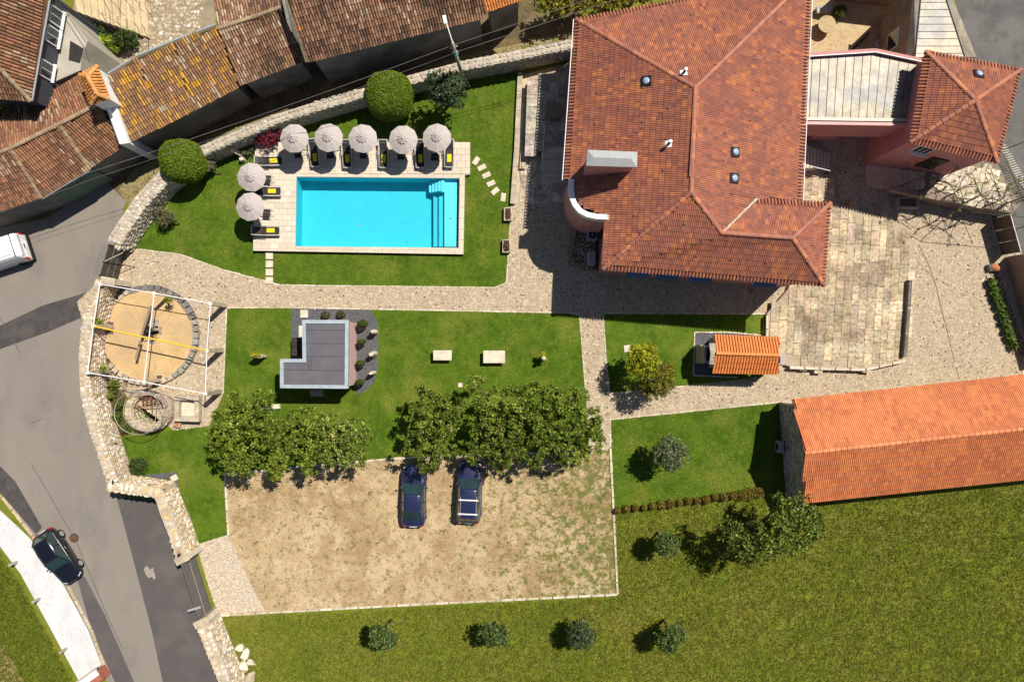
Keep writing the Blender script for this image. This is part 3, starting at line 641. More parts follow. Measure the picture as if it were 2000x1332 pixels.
for i in range(14):
    q = a + d * ln * (i + .5) / 14 + Vector((0, 0, 2.2)); MB().tube([q, q + Vector((-.45, .06, .12))], .009, 4).obj("spike", m_iron, g)
# sliding gate
g = thing("sliding_gate", "long grey sliding gate at the driveway, its panels split by a pale line", "gate", P(400, 1133))
a, b = P(377, 1070), P(416, 1196); d = b - a; ln = d.length; d.normalize(); rz = math.atan2(d.y, d.x)
for r_ in range(2):
    for i in range(4):
        c = a + d * ln * (i + .5) / 4 + Vector((0, 0, .56 + r_ * 1.04))
        MB().box((0, 0, 0), (ln / 4 - .012, .06, 1.0), rz=rz).obj("panel", m_darkmetal if 0 else M("gate_grey", (.115, .11, .112), .5, .05), g, at=c - wl(g))
MB().box((0, 0, 0), (ln, .063, .03), rz=rz).obj("middle_rail", m_cream, g, at=a + d * ln / 2 + Vector((0, 0, 1.08)) - wl(g))
MB().box((0, 0, 0), (.9, .16, .1), rz=rz + math.pi / 2).obj("guide_bracket", m_grey, g, at=a + d * ln * .76 + Vector((.0, -.0, 2.18)) - wl(g))
MB().box((0, 0, 0), (.2, .2, 2.2)).obj("gate_post", m_iron, g, at=a + Vector((.02, .15, 1.1)) - wl(g))
t = thing("gate_motor", "small black gate motor box beside the sliding gate", "motor box", P(381, 1074)); bev(MB().box((0, 0, .4), (.25, .3, .8), rz=.4).obj("housing", m_black, t), .03)
# rocks by the field wall
rk = stone_meshes(5, 21)
for i, (u, v, s, lab) in enumerate(((470, 1262, .55, "topmost rough white boulder by the field wall"), (482, 1274, .7, "sharp white boulder in the middle of the rock pile"), (478, 1298, .75, "bright white boulder near the foot of the rock pile"), (492, 1292, .5, "smaller white boulder against the grass edge of the pile"), (488, 1322, .8, "tan boulder at the bottom edge of the field wall"))):
    o = link("boulder", rk[i].copy(), None, None, P(u, v)); o.data.materials.clear(); o.data.materials.append(m_granitew if i < 4 else m_granite); o.scale = (s * 1.3, s, s * .9); o.rotation_euler = (.2 * i, .3, i); o.location.z = s * .28
    tag(o, lab, "boulder", "boulders by the field wall")
# small shrine-like white block at bottom corner
t = thing("white_parapet", "white capped red brick pier at the end of the white pavement", "brick pier", P(190, 1320))
MB().box((0, 0, .5), (1.9, .8, 1.0), rz=R(35)).obj("brick_body", M("red_brick_dusty", (.34, .12, .08), .9, .2, 4, fine=.2), t)
MB().box((-.15, .25, 1.03), (1.9, .45, .06), rz=R(35)).obj("cap_stone", m_white, t); MB().box((-.3, .45, .95), (1.9, .14, .3), rz=R(35)).obj("grey_kerb", m_concrete, t)

# ================================================================ SWIMMING POOL
deck_px = [(498, 278), (918, 278), (918, 341), (908, 342), (905, 497), (494, 490)]
deck_w = PL(deck_px, DZ)
deck = thing("pool_deck", None, None, P(700, 480)); deck["kind"] = "structure"
sidew = M("deck_side_shade", (.05, .045, .04), .9, .2)  # near-black colour paints the shadow along the deck's south face
def ring_block(mb, outer, inner, z0, z1):
    loops = [[Vector((p.x, p.y, 0)) for p in outer], [Vector((p.x, p.y, 0)) for p in inner]]; flat = loops[0] + loops[1]
    fs = []
    for a_, b_, c_ in tessellate_polygon(loops):
        if (flat[b_] - flat[a_]).cross(flat[c_] - flat[a_]).z < 0: b_, c_ = c_, b_
        fs.append((a_, b_, c_))
    mb.add([(p.x, p.y, z1) for p in flat], fs)
    n = len(outer); mb.add([(p.x, p.y, z) for z in (z0, z1) for p in outer], [(i, (i + 1) % n, n + (i + 1) % n, n + i) for i in range(n)])
m = MB(); ring_block(m, deck_w, pool_w, -.02, DZ - .04); m.obj("deck_base", M("deck_joint", (.42, .36, .28), .9, .15), deck)
m = MB(); a_, b_ = P(494, 490, DZ), P(905, 497, DZ)
m.add([a_ + Vector((0, .0, 0)), b_, Vector((b_.x, b_.y, 0)), Vector((a_.x, a_.y, 0))], [(0, 1, 2, 3)])
for v_ in range(4): pass
m.v = [(x, y - .012, z - .05) for x, y, z in m.v]; m.obj("deck_side", sidew, deck)
pv = white(MB().box((0, 0, 0), (1, 1, 1), top=.985).mesh("paver", m_paver)); items = []
pcol = [(.60, .52, .415), (.58, .50, .395), (.62, .54, .435)]
def pave_rect(px4, nu, nv, stag=True):
    A, B, C, D = PL(px4, DZ)      # A-B along top, D-C along bottom
    for j in range(nv):
        off = (.5 if (j % 2 and stag) else 0)
        edges = [0] + [min(1, max(0, (i + off) / nu)) for i in range(1 if not off else 0, nu + 1)] + [1]
        edges = sorted(set(edges))
        for e0, e1 in zip(edges, edges[1:]):
            if e1 - e0 < .15 / nu: continue
            u0, v0 = (e0 + e1) / 2, (j + .5) / nv
            p = A.lerp(B, u0).lerp(D.lerp(C, u0), v0); ux = A.lerp(D, v0) - B.lerp(C, v0); uy = (A.lerp(B, u0) - D.lerp(C, u0))
            items.append((Matrix.Translation((p.x, p.y, DZ - .03)) @ Matrix.Rotation(math.atan2(-ux.y, -ux.x), 4, 'Z') @ Matrix.Diagonal((ux.length * (e1 - e0) - .008, uy.length / nv - .008, .06 + random.uniform(-.002, .002), 1)), 0, jit(random.choice(pcol), .05)))
pave_rect([(498, 278), (918, 278), (918, 340), (497, 340)], 24, 5)
pave_rect([(497, 340), (579, 340), (577, 487), (494, 486)], 5, 13)
pave_rect([(898, 341), (908, 341), (905, 490), (896, 490)], 1, 7, False)
pave_rect([(579, 340), (898, 341), (898, 348.6), (579, 345.4)], 20, 1, False)
pave_rect([(494, 486), (905, 489), (905, 497), (494, 490)], 26, 1, False)
pave_rect([(577, 481.6), (896, 484.6), (896, 489), (577, 486.4)], 20, 1, False)
pieces(deck, "paver", items, [pv], m_paver, "paver_infill", 300)
pool = thing("swimming_pool", "rectangular turquoise swimming pool set in the pale stone deck", "swimming pool", P(737, 415))
zb = -1.15
m = MB(); top = [Vector((p.x, p.y, DZ - .045)) for p in pool_w]; bot = [Vector((p.x, p.y, zb)) for p in pool_w]
m.add(top + bot, [(4, 7, 6, 5)] + [(i, 4 + i, 4 + (i + 1) % 4, (i + 1) % 4) for i in range(4)]); m.obj("basin", m_poolliner, pool)
wz = DZ - .14
def pxq(x0, x1, y0, y1, z): return [P(x0, y0, z), P(x1, y0, z), P(x1, y1, z), P(x0, y1, z)]
def pbox(name, x0, x1, y0, y1, z, mat=m_poolliner):
    q = pxq(x0, x1, y0, y1, z); m = MB(); m.prism(q, zb, z); return m.obj(name, mat, pool)
pbox("shelf", 868, 892.5, 351, 482, wz - .32, m_stepliner)
pbox("bench_step", 857, 867.9, 375, 482, wz - .62); pbox("bench_step", 846.5, 856.9, 375, 482, wz - .9)
for i, x in enumerate((838, 844, 850, 856)): pbox("entry_step", x, x + 5.8, 354 - i * .6, 376 - i * .8, wz - .66 + i * .15, m_stepliner)
pbox("entry_step", 862, 867.9, 352, 374.9, wz - .1, m_stepliner)
m = MB(); q = [Vector((p.x, p.y, wz)) for p in pool_w]; m.poly(q[::-1]); o = m.obj("water", m_water, pool)
if o.data.polygons[0].normal.z < 0: o.data.flip_normals()
MB().lathe([(.09, 0), (.09, .02), (.02, .025)], n=14).obj("drain", m_grey, pool, at=P(700, 440, zb) - wl(pool)); MB().lathe([(.05, 0), (.05, .02), (.02, .02)], n=12).obj("drain", m_iron, pool, at=P(880, 427, wz - .32) - wl(pool))
for i, (u, v, l) in enumerate(((563, 378, "upper"), (563, 447, "lower"))):
    p = P(u, v, DZ); t = thing("skimmer_lid", f"square white skimmer lid in the deck beside the pool, {l} one", "skimmer lid", p, "skimmer lids")
    bev(MB().box((0, 0, .012), (.25, .25, .024)).obj("lid", m_white, t), .006); MB().box((0, 0, .004), (.29, .29, .008)).obj("lid_frame", m_grey, t)

# stepping stones
def flat_stone(name, u, v, sx, sy, rz, lab, grp, z=.03, mat=None, cat="stepping stone", h=.06):
    o = bev(MB().box((0, 0, h / 2), (sx, sy, h), top=.97).obj(name, mat or m_granitew), .012); p = P(u, v); o.location = (p.x, p.y, z); o.rotation_euler = (0, 0, R(rz)); return tag(o, lab, cat, grp)
for i, (u, v, r) in enumerate(((930, 315, 55), (941, 328, 25), (950, 343, 25), (959, 359, 25), (967, 374, 40), (983, 386, 82))):
    flat_stone("stepping_stone", u, v, .62, .36, r, ["pale stepping stone closest to the pool deck corner", "second pale stepping stone away from the deck corner", "third pale stepping stone in the curve across the lawn", "fourth pale stepping stone in the curve across the lawn", "tilted fifth stepping stone near the end of the curve", "upright last stepping stone beside the house kerb"][i], "stepping stones east of the pool")
for i, v in enumerate((500, 516, 532, 548)):
    flat_stone("stepping_stone", 526.5, v, .54, .5, 0, ["square step slab right against the pool deck edge", "square step slab second below the pool deck", "square step slab third below the pool deck", "square step slab touching the cobbled path"][i], "square slabs below the pool")

# ================================================================ POOL FURNITURE
def make_umbrella():
    t = thing("parasol", "taupe round parasol", "parasol", (0, 0, 0), "taupe parasols around the pool")
    n = 10; m = MB(); ring = []
    rad = [(.0, 2.62), (.36, 2.52), (1.0, 2.22)]
    vs = [(0, 0, 2.60)]; prof = [(.30, 2.52), (.62, 2.385), (1.0, 2.20)]
    for r, z in prof:
        for k in range(n * 2):
            a = math.pi * k / n; sc = 1 if k % 2 == 0 else (.958 if r > .8 else .985); zz = z if k % 2 == 0 else z - .012
            vs.append((r * sc * math.cos(a), r * sc * math.sin(a), zz))
    N2 = n * 2; fs = [(0, 1 + k, 1 + (k + 1) % N2) for k in range(N2)]
    for j in range(2): fs += [(1 + j * N2 + k, 1 + (j + 1) * N2 + k, 1 + (j + 1) * N2 + (k + 1) % N2, 1 + j * N2 + (k + 1) % N2) for k in range(N2)]
    m.add(vs, fs); m.obj("canopy", m_canopy, t)
    m = MB(); vs = [(0, 0, 2.73)]
    for r, z in ((.18, 2.665), (.375, 2.565)):
        for k in range(N2):
            a = math.pi * k / n; rr = r if k % 2 == 0 else r * .9; vs.append((rr * math.cos(a), rr * math.sin(a), z + (0.012 if k % 2 == 0 else -.022)))
    fs = [(0, 1 + k, 1 + (k + 1) % N2) for k in range(N2)] + [(1 + k, 1 + N2 + k, 1 + N2 + (k + 1) % N2, 1 + (k + 1) % N2) for k in range(N2)]
    m.add(vs, fs); m.obj("vent_cap", m_canopy, t)
    MB().lathe([(.028, 0), (.028, 2.72), (.012, 2.8)], n=10).obj("pole", m_alu, t, True)
    MB().lathe([(.035, 2.72), (.03, 2.8), (.012, 2.86)], n=8).obj("finial", m_white, t, True)
    bev(MB().box((0, 0, .05), (.5, .5, .1)).obj("base", m_concrete, t), .02)
    for k in range(n):
        a = 2 * math.pi * k / n; MB().tube([(0, 0, 2.5), (.97 * math.cos(a), .97 * math.sin(a), 2.185)], .008, 4).obj("rib", m_alu, t)
    return t
um = make_umbrella()
for i, (u, v, lab) in enumerate(((572, 266, "taupe parasol beside the red maple, crossed by wire shadows at its edge"), (638, 268, "taupe parasol with two wire shadows across its middle, second from the maple"), (704, 268, "taupe parasol in the middle of the long row, below the clipped bush"), (785, 268, "taupe parasol between the clipped bush and the pool, fourth from the maple"), (852, 268, "taupe parasol at the deck corner, last of the long row from the maple"), (486, 341, "taupe parasol over the left deck edge near the stone bench"), (486, 403, "taupe parasol over the left deck edge, second from the stone bench"))):
    p = P(u, v, 2.62 + DZ)
    o = um if i == 0 else clone(um, (0, 0, 0), rz=i * .23)
    o.location = (p.x, p.y, DZ + .002); o["label"] = lab; o.rotation_euler.x = R((1.2, -1.5, .6, 2.0, -.8, 1.6, -1.9)[i]); o.rotation_euler.y = R((-.9, 1.1, 1.9, -.6, 1.4, -1.7, .8)[i])
m_lounge = M("taupe_aluminium", (.46, .43, .40), .5, .04, 2)
def make_lounger():
    t = thing("sun_lounger", "dark mesh sun lounger", "sun lounger", (0, 0, 0), "sun loungers round the pool")
    f = MB()      # +y is the head end
    pts = lambda x: [(x, -.95, .33), (x, .30, .33), (x, .93, .62)]
    for x, nm in ((-.31, 0), (.31, 1)):
        MB().tube(pts(x), .045, 6).obj("side_rail", m_lounge, t, True)
        MB().tube([(x * 1.05, -.80, .33), (x * 1.05, -.72, .02)], .025, 6).obj("leg", m_alu, t); MB().tube([(x * 1.05, .25, .33), (x * 1.05, .42, .02)], .025, 6).obj("leg", m_alu, t)
        MB().tube([(x * 1.07, -.1, .52), (x * 1.07, .42, .50)], .032, 6).obj("armrest", m_lounge, t); MB().tube([(x * 1.05, .1, .33), (x * 1.07, .1, .52)], .018, 6).obj("armrest_post", m_alu, t)
    MB().tube([(-.31, -.95, .33), (0, -.985, .33), (.31, -.95, .33)], .045, 6).obj("foot_rail", m_lounge, t); MB().tube([(-.31, .93, .62), (.31, .93, .62)], .045, 6).obj("head_rail", m_lounge, t)
    m = MB(); m.add([(-.285, -.92, .335), (.285, -.92, .335), (.285, .30, .325), (-.285, .30, .325), (-.285, -.92, .315), (.285, -.92, .315), (.285, .30, .305), (-.285, .30, .305)], [(0, 1, 2, 3), (7, 6, 5, 4), (0, 4, 5, 1), (1, 5, 6, 2), (2, 6, 7, 3), (3, 7, 4, 0)]); m.obj("seat_sling", m_sling, t)
    m = MB(); m.add([(-.285, .30, .33), (.285, .30, .33), (.285, .91, .615), (-.285, .91, .615), (-.285, .31, .31), (.285, .31, .31), (.285, .92, .595), (-.285, .92, .595)], [(0, 1, 2, 3), (7, 6, 5, 4), (0, 4, 5, 1), (1, 5, 6, 2), (2, 6, 7, 3), (3, 7, 4, 0)]); m.obj("backrest_sling", m_sling, t)
    MB().tube([(-.2, .75, .555), (.2, .75, .555)], .012, 5).obj("back_bar", m_alu, t)
    return t
def make_towel():
    m = MB(); n = 6; vs = []
    for j in range(5):
        for i in range(n): vs.append((-.15 + .3 * i / (n - 1), -.28 + .56 * j / 4, .015 + .006 * math.sin(i * 2.1 + j * 1.3)))
    fs = [(j * n + i, j * n + i + 1, (j + 1) * n + i + 1, (j + 1) * n + i) for j in range(4) for i in range(n - 1)]
    m.add(vs, fs); m.box((0, 0, .003), (.3, .56, .018)); return m.obj("folded_towel", m_towel)
lg = make_lounger(); tw = make_towel()
lspots = [(613, 299, 6, "beside the second parasol from the maple"), (677, 301, 3, "under the third parasol from the maple"), (748.5, 301, 0, "in sun left of the fourth parasol"), (820, 301, 2, "between the fourth and fifth parasols"), (877, 300, -2, "at the deck corner in full sun"), (525, 315, 92, "below the red maple, lying crosswise"), (522, 374, 90, "between the two parasols on the deck's short side"), (519.5, 451, 90, "lowest one on the short side of the deck")]
for i, (u, v, r, s) in enumerate(lspots):
    p = P(u, v, DZ + .35); o = lg if i == 0 else clone(lg, (0, 0, 0)); o.location = (p.x, p.y, DZ + .002); o.rotation_euler = (0, 0, R(r)); o["label"] = "dark mesh sun lounger " + s
    q = tw if i == 0 else tw.copy()
    if i: COL.objects.link(q)
    off = Matrix.Rotation(R(r), 3, 'Z') @ Vector((.03, -.33, .34)); q.location = (p.x + off.x, p.y + off.y, DZ + .34); q.rotation_euler = (0, 0, R(r))
    tag(q, "yellow towel on the sun lounger " + s, "towel", "yellow towels on the loungers")
def make_table():
    t = thing("side_table", "dark folding side table", "side table", (0, 0, 0), "dark folding side tables")
    bev(MB().box((0, 0, .45), (.5, .52, .025)).obj("tabletop", m_sling, t), .01)
    MB().box((0, .02, .468), (.46, .012, .006)).obj("fold_bar", m_alu, t)
    for y in (-.2, .2):
        MB().tube([(-.2, y, .44), (.36, y + .04, .02)], .012, 5).obj("leg", m_iron, t); MB().tube([(.2, y, .44), (-.22, y + .04, .02)], .012, 5).obj("leg", m_iron, t)
        MB().tube([(.24, y - .08, .44), (.38, y, .44), (.26, y + .09, .44)], .011, 5).obj("handle", m_iron, t)
    return t
tb = make_table()
for i, (u, v, s) in enumerate(((582, 302, "in the shadow of the parasol beside the maple"), (645, 303, "in the shadow of the second parasol from the maple"), (709, 303, "in the shadow of the middle parasol"), (783, 305, "in the shadow of the fourth parasol"), (848.5, 307, "in the shadow of the corner parasol"), (522, 350, "in the sun near the pool corner"), (521, 416, "in the sun beside the lower left parasol"))):
    p = P(u, v, DZ + .45); o = tb if i == 0 else clone(tb, (0, 0, 0)); o.location = (p.x, p.y, DZ + .002); o.rotation_euler = (0, 0, R(random.uniform(-3, 3))); o["label"] = "dark folding side table " + s
# stone bench and blocks on the pool lawn
t = thing("stone_bench", "leaning narrow granite slab standing on the pool lawn by the wall", "standing stone", P(472, 303)); a, b = P(449, 290, 1.2), P(474, 304, .1)
MB().box((0, 0, 0), (1.35, .28, .2), M=(b - a).to_track_quat('X', 'Z').to_matrix()).obj("slab", m_granite, t, at=(a + b) / 2 - wl(t)); MB().box((0, 0, .1), (.3, .34, .25)).obj("foot_stone", m_granite, t)
t = thing("garden_stone", "small pale granite lump on the lawn between bench and maple", "stone", P(487, 290)); bev(MB().box((0, 0, .2), (.3, .22, .4), rz=.5, top=.7).obj("stone_body", m_granitew, t), .04)
t = thing("garden_stone", "pale granite block half under the left upper parasol", "stone", P(476, 314)); bev(MB().box((0, 0, .25), (.36, .3, .5), rz=.3, top=.8).obj("stone_body", m_granitew, t), .04)
# ================================================================ BUILDINGS
def V3(l): return [P(u, v, z) for u, v, z in l]
def inset(poly, d):
    """poly of Vectors (x,y); returns polygon moved inward by d"""
    pts = [Vector((p.x, p.y)) for p in poly]; n = len(pts)
    ccw = sum(a.x * b.y - b.x * a.y for a, b in zip(pts, pts[1:] + pts[:1])) > 0; out = []
    for i in range(n):
        a, b, c = pts[i - 1], pts[i], pts[(i + 1) % n]; d1 = (b - a).normalized(); d2 = (c - b).normalized()
        n1 = Vector((-d1.y, d1.x)) * (1 if ccw else -1); n2 = Vector((-d2.y, d2.x)) * (1 if ccw else -1)
        m = (n1 + n2); m = m / max(.3, m.dot(n1)) if m.length > .1 else n1
        out.append(b + m * d)
    return out
def roof_base(parent, planes, mat, drop=.03, thick=.1):
    m = MB()
    for pl in planes:
        for dz, flip in ((drop, 0), (drop + thick, 1)):
            pts = [p - Vector((0, 0, dz)) for p in pl]; fs = []
            for a, b, c in tessellate_polygon([[Vector((p.x, p.y, 0)) for p in pl]]):
                if (pts[b] - pts[a]).cross(pts[c] - pts[a]).z < 0: b, c = c, b
                fs.append((a, b, c) if not flip else (c, b, a))
            m.add(pts, fs)
        a, b = pl[0], pl[1]; m.add([a - Vector((0, 0, drop)), b - Vector((0, 0, drop)), b - Vector((0, 0, drop + thick)), a - Vector((0, 0, drop + thick))], [(0, 1, 2, 3)])
    return m.obj("roof", mat, parent)
def walls(parent, poly, z0, z1, mat, name="wall"):
    """each side of the footprint is a wall of its own"""
    pts = [Vector((p[0], p[1], 0)) for p in poly]; n = len(pts); zz = z1 if hasattr(z1, '__len__') else [z1] * n
    if sum(a.x * b.y - b.x * a.y for a, b in zip(pts, pts[1:] + pts[:1])) < 0: pts.reverse(); zz = list(zz)[::-1]
    for i in range(n):
        a, b = pts[i], pts[(i + 1) % n]; d = (b - a).normalized(); nn = Vector((-d.y, d.x, 0)) * .2
        za, zb = zz[i], zz[(i + 1) % n]; m = MB()
        A, B, C, D = a, b, b + nn - d * .0, a + nn
        m.add([(p.x, p.y, z0) for p in (A, B, C, D)] + [(A.x, A.y, za), (B.x, B.y, zb), (C.x, C.y, zb), (D.x, D.y, za)], [(0, 3, 2, 1), (4, 5, 6, 7), (0, 1, 5, 4), (1, 2, 6, 5), (2, 3, 7, 6), (3, 0, 4, 7)])
        m.obj(name, mat, parent)
def window(parent, a, b, t, w, h, zc, out, name="window", panes=(2, 1), fm=m_white, gm=m_glass, depth=.10, sill=True):
    """window set on wall line a->b (world xy) at fraction t; out = outward unit vector"""
    a = Vector((a[0], a[1], 0)); b = Vector((b[0], b[1], 0)); d = (b - a).normalized(); c = a.lerp(b, t) + Vector((0, 0, zc)); rz = math.atan2(d.y, d.x); out = Vector((out[0], out[1], 0)).normalized()
    fr = MB().box((0, 0, 0), (w, depth, h), rz=rz).obj(name, fm, parent, at=c + out * .0 - wl(parent))
    nx, nz_ = panes
    for i in range(nx):
        for j in range(nz_):
            q = d * ((i + .5) / nx - .5) * (w - .1) + Vector((0, 0, ((j + .5) / nz_ - .5) * (h - .1))) + out * (depth / 2 + .004)
            MB().box((0, 0, 0), ((w - .1) / nx - .06, .02, (h - .1) / nz_ - .06), rz=rz).obj("pane", gm, fr, at=q)
    if sill: MB().box((0, 0, 0), (w + .16, .22, .06), rz=rz).obj("sill", fm, fr, at=Vector((0, 0, -h / 2 - .032)) + out * .1)
    return fr
T_MAIN = profile_mesh("tile", rolls(.222, .046), .41, skirt=.04)
T_BARN = profile_mesh("tile", rolls(.27, .046), .425, skirt=.04)
T_OLD = profile_mesh("tile", arc(.165, .075, 6), .46, .86, skirt=.02)
T_EAVE = profile_mesh("tile", arc(.155, .10, 6), .50, .95, skirt=.05)
T_RIDGE = profile_mesh("tile", arc(.30, .10, 6), .44, .90, skirt=.05)
T_BIG = profile_mesh("tile", arc(.175, .085, 6), .50, .92, skirt=.03)
def c_main(x, y):
    k = .5 * nz2(x, y, .8, 2) + random.uniform(-.48, .48)
    c = (.47, .178, .078) if k > .40 else (.37, .135, .078) if k > -.12 else (.295, .112, .078)
    return jit(c, .10)
def c_barn(x, y):
    k = nz2(x, y, .6, 6) + random.uniform(-.4, .4); return jit((.62, .215, .08) if k > .05 else (.54, .175, .068), .08)
def c_old(x, y):
    k = nz2(x, y, .5, 4) * .8 + random.uniform(-.5, .5)
    c = (.42, .31, .22) if k > .5 else (.29, .165, .10) if k > .05 else (.205, .112, .068) if k > -.4 else (.115, .07, .048)
    if random.random() < .004: c = (.62, .22, .08)
    return jit(c, .18)
def c_lichen(x, y):
    k = .45 * nz2(x, y, .45, 9) + .45 * nz2(x, y, 1.4, 2) + random.uniform(-.36, .30)
    c = (.50, .27, .04) if k > .22 else (.40, .21, .06) if k > .02 else (.26, .145, .08) if k > -.42 else (.42, .32, .21)
    return jit(c, .18)
def c_rust(x, y):
    k = nz2(x, y, .45, 14) + random.uniform(-.4, .4); return jit((.29, .14, .075) if k > .1 else (.195, .098, .058) if k > -.34 else (.36, .25, .17), .2)
def c_new(x, y): return jit((.64, .24, .07), .1)
def tiled_roof(parent, planes, cf, tmesh, w, l, ridges=(), eaves=(), mat=m_tile, under=m_under, wob=0.0, ridge_mesh=None, rc=None, nm="tile", lift=.02):
    rb = roof_base(parent, planes, under); it = []
    for pl in planes: it += roof_tiles(pl, w, l, cf, wob=wob, lift=lift, start=.36 if eaves else 0)
    pieces(rb, nm, it, [tmesh], mat, "tile_field", 300)
    it = []
    for p, q in ridges: it += line_tiles(p, q, .40, rc or cf, lift=.015)
    if it: pieces(rb, "ridge_tile", it, [ridge_mesh or T_RIDGE], mat, "ridge_tile_run", 300)
    it = []
    for p, q, o, pit in eaves: it += eave_tiles(p, q, o, .215, cf, pitch=pit, over=-.19, lift=.05)
    if it: pieces(rb, "eave_tile", it, [T_EAVE], mat, "eave_tile_run", 300)
    return rb
# ---------------------------------------------------------------- main pink house
house = thing("manor_house", "large pink manor house with a broad red tiled hip roof", "house", P(1243, 423))
NW, NE, A_, J_, EB, Vv, WNE, WSE, SW, K_, L_ = V3([(1125, 38, 5.3), (1584, -48, 5.6), (1358, 172, 8.7), (1350, 376, 8.7), (1564, 392, 5.9), (1478, 388, 7.02), (1622, 397, 6.6), (1610, 558, 6.35), (1178, 525, 6.2), (1410, 455, 7.95), (1548, 465, 7.85)])
W0 = P(1103, 352, 5.3); SWt = P(1188, 430, 6.35)
curve_in = V3([(1168, 415, 6.05), (1148, 408, 5.85), (1134, 398, 5.65), (1125, 385, 5.5), (1123, 352, 5.45)])
pW = [W0, NW, A_, J_, SW, SWt] + curve_in; pN = [NW, NE, A_]; pE = [NE, EB, Vv, K_, J_, A_]
pWN = [WNE, Vv, K_, L_]; pWE = [WSE, WNE, L_]; pS = [SW, WSE, L_, K_, J_]
ctr = P(1360, 300)
rb = tiled_roof(house, [pW, pN, pE, pWN, pWE, pS], c_main, T_MAIN, .222, .365,
    ridges=[(NW, A_), (NE, A_), (A_, J_), (SW, J_), (K_, J_), (K_, L_), (L_, WSE), (L_, WNE)],
    eaves=[(W0, NW, Vector((-1, 0, 0)), .45), (NW, NE, Vector((0, 1, 0)), .45), (NE, EB, Vector((1, 0, 0)), .3), (WNE, Vv, Vector((0, 1, 0)), .5), (WNE, WSE, Vector((1, 0, 0)), .5), (SW, WSE, Vector((0, -1, 0)), .55), (SWt, SW, Vector((-1, 0, 0)), .45)])
m = MB(); m.tube([K_ + Vector((.1, .08, -.02)), Vv + Vector((0, 0, .03))], .085, 4); m.obj("valley_flashing", m_cream, rb)
for p, q in ((W0, NW), (NE, EB)):
    o = Vector((-1, 0, 0)) if p is W0 else Vector((1, 0, 0)); MB().tube([p + o * .16 + Vector((0, 0, -.02)), q + o * .16 + Vector((0, 0, -.02))], .032, 6).obj("gutter", m_white, house)
hx, hy = ctr.x, ctr.y
b1 = inset([NW, NE, EB, P(1340, 400, 5.6), P(1116, 352, 5.3)], .36); walls(house, b1, 0, 5.2, m_pink)
wing = [SWt, P(1300, 400, 6), Vv, WNE, WSE, SW]; b2 = inset(wing, .36); walls(house, b2, 0, 6.1, m_pink)
# curved stair-tower parapet on the west side
cz = [5.55, 5.6, 5.65, 5.75, 5.9, 6.05, 6.2, 6.4]
outc = V3([(u, v, z) for (u, v), z in zip([(1112, 350), (1112, 372), (1114, 388), (1120, 402), (1131, 415), (1146, 423), (1165, 427), (1191, 428)], cz)])
oc2 = [Vector((p.x, p.y, 0)) for p in outc]; inn = []
for i, p in enumerate(oc2):
    d = (oc2[min(i + 1, 7)] - oc2[max(i - 1, 0)]).normalized(); inn.append(p + Vector((-d.y, d.x, 0)) * .26)
MB().prism(oc2 + inn[::-1], 0, [z - .04 for z in cz + cz[::-1]]).obj("curved_wall", m_pink, house)
ce = []; ci = []
for i, p in enumerate(oc2):
    d = (inn[i] - p).normalized(); ce.append(p - d * .04); ci.append(inn[i] + d * .03)
MB().prism(ce + ci[::-1], 5.3, [z + .03 for z in cz + cz[::-1]]).obj("parapet_cap", m_white, house)
# lift box with zinc cap
q = V3([(1147, 293, 8.7), (1245, 297, 8.7), (1244, 327, 8.7), (1145, 324, 8.7)])
m = MB(); qi = inset(q, .12); m.prism(qi, 5.6, 8.6); m.obj("chimney_box", m_pinklt if 0 else m_pink, house)
zc = M("grey_zinc_cap", (.36, .37, .375), .5, .05, 1, metal=.3); mid = [q[0].lerp(q[3], .5).lerp(q[1].lerp(q[2], .5), s) + Vector((0, 0, .16)) for s in (.13, .87)]
m = MB(); lo = [p - Vector((0, 0, .1)) for p in q]; m.add(lo + q + mid, [(0, 1, 5, 4), (1, 2, 6, 5), (2, 3, 7, 6), (3, 0, 4, 7), (4, 5, 9, 8), (5, 6, 9), (6, 7, 8, 9), (7, 4, 8), (0, 3, 2, 1)]); m.obj("zinc_cap", zc, house)
def zroof(u, v, planes):
    """height of the roof surface under a pixel"""
    best = None
    for pl in planes:
        for t in tessellate_polygon([[Vector((p.x, p.y, 0)) for p in pl]]):
            a, b, c = (pl[i] for i in t); n = (b - a).cross(c - a)
            o = Vector((0, 0, H)); d = P(u, v, 0) - o; dn = d.dot(n)
            if abs(dn) < 1e-9: continue
            x = o + d * ((a - o).dot(n) / dn)
            def side(p, q_): return (q_.x - p.x) * (x.y - p.y) - (q_.y - p.y) * (x.x - p.x)
            s = [side(a, b), side(b, c), side(c, a)]
            if all(k >= -1e-6 for k in s) or all(k <= 1e-6 for k in s):
                if best is None or x.z > best[0].z: best = (x, n.normalized() if n.z > 0 else -n.normalized())
    return best
HP = [pW, pN, pE, pWN, pWE, pS]
def skylight(parent, u, v, planes, rot=0):
    x, n = zroof(u, v, planes); Mx = frame_mat(x + n * .09, Vector((math.cos(rot), math.sin(rot), 0)), n, 1, 1, 1); Rm = Mx.to_3x3()
    o = MB().box((0, 0, 0), (.60, .60, .16), M=Rm).obj("skylight", m_black, parent, at=x + n * .06 - wl(parent))
    d = MB(); d.lathe([(.23, 0), (.20, .06), (.12, .10), (.03, .115)], n=18); d.v = [tuple(Rm @ Vector(p) + n * .082) for p in d.v]; d.obj("dome", m_dome, o, True, at=(0, 0, 0))
for u, v in ((1263, 160), (1434, 298), (1432, 349)): skylight(rb, u, v, HP)
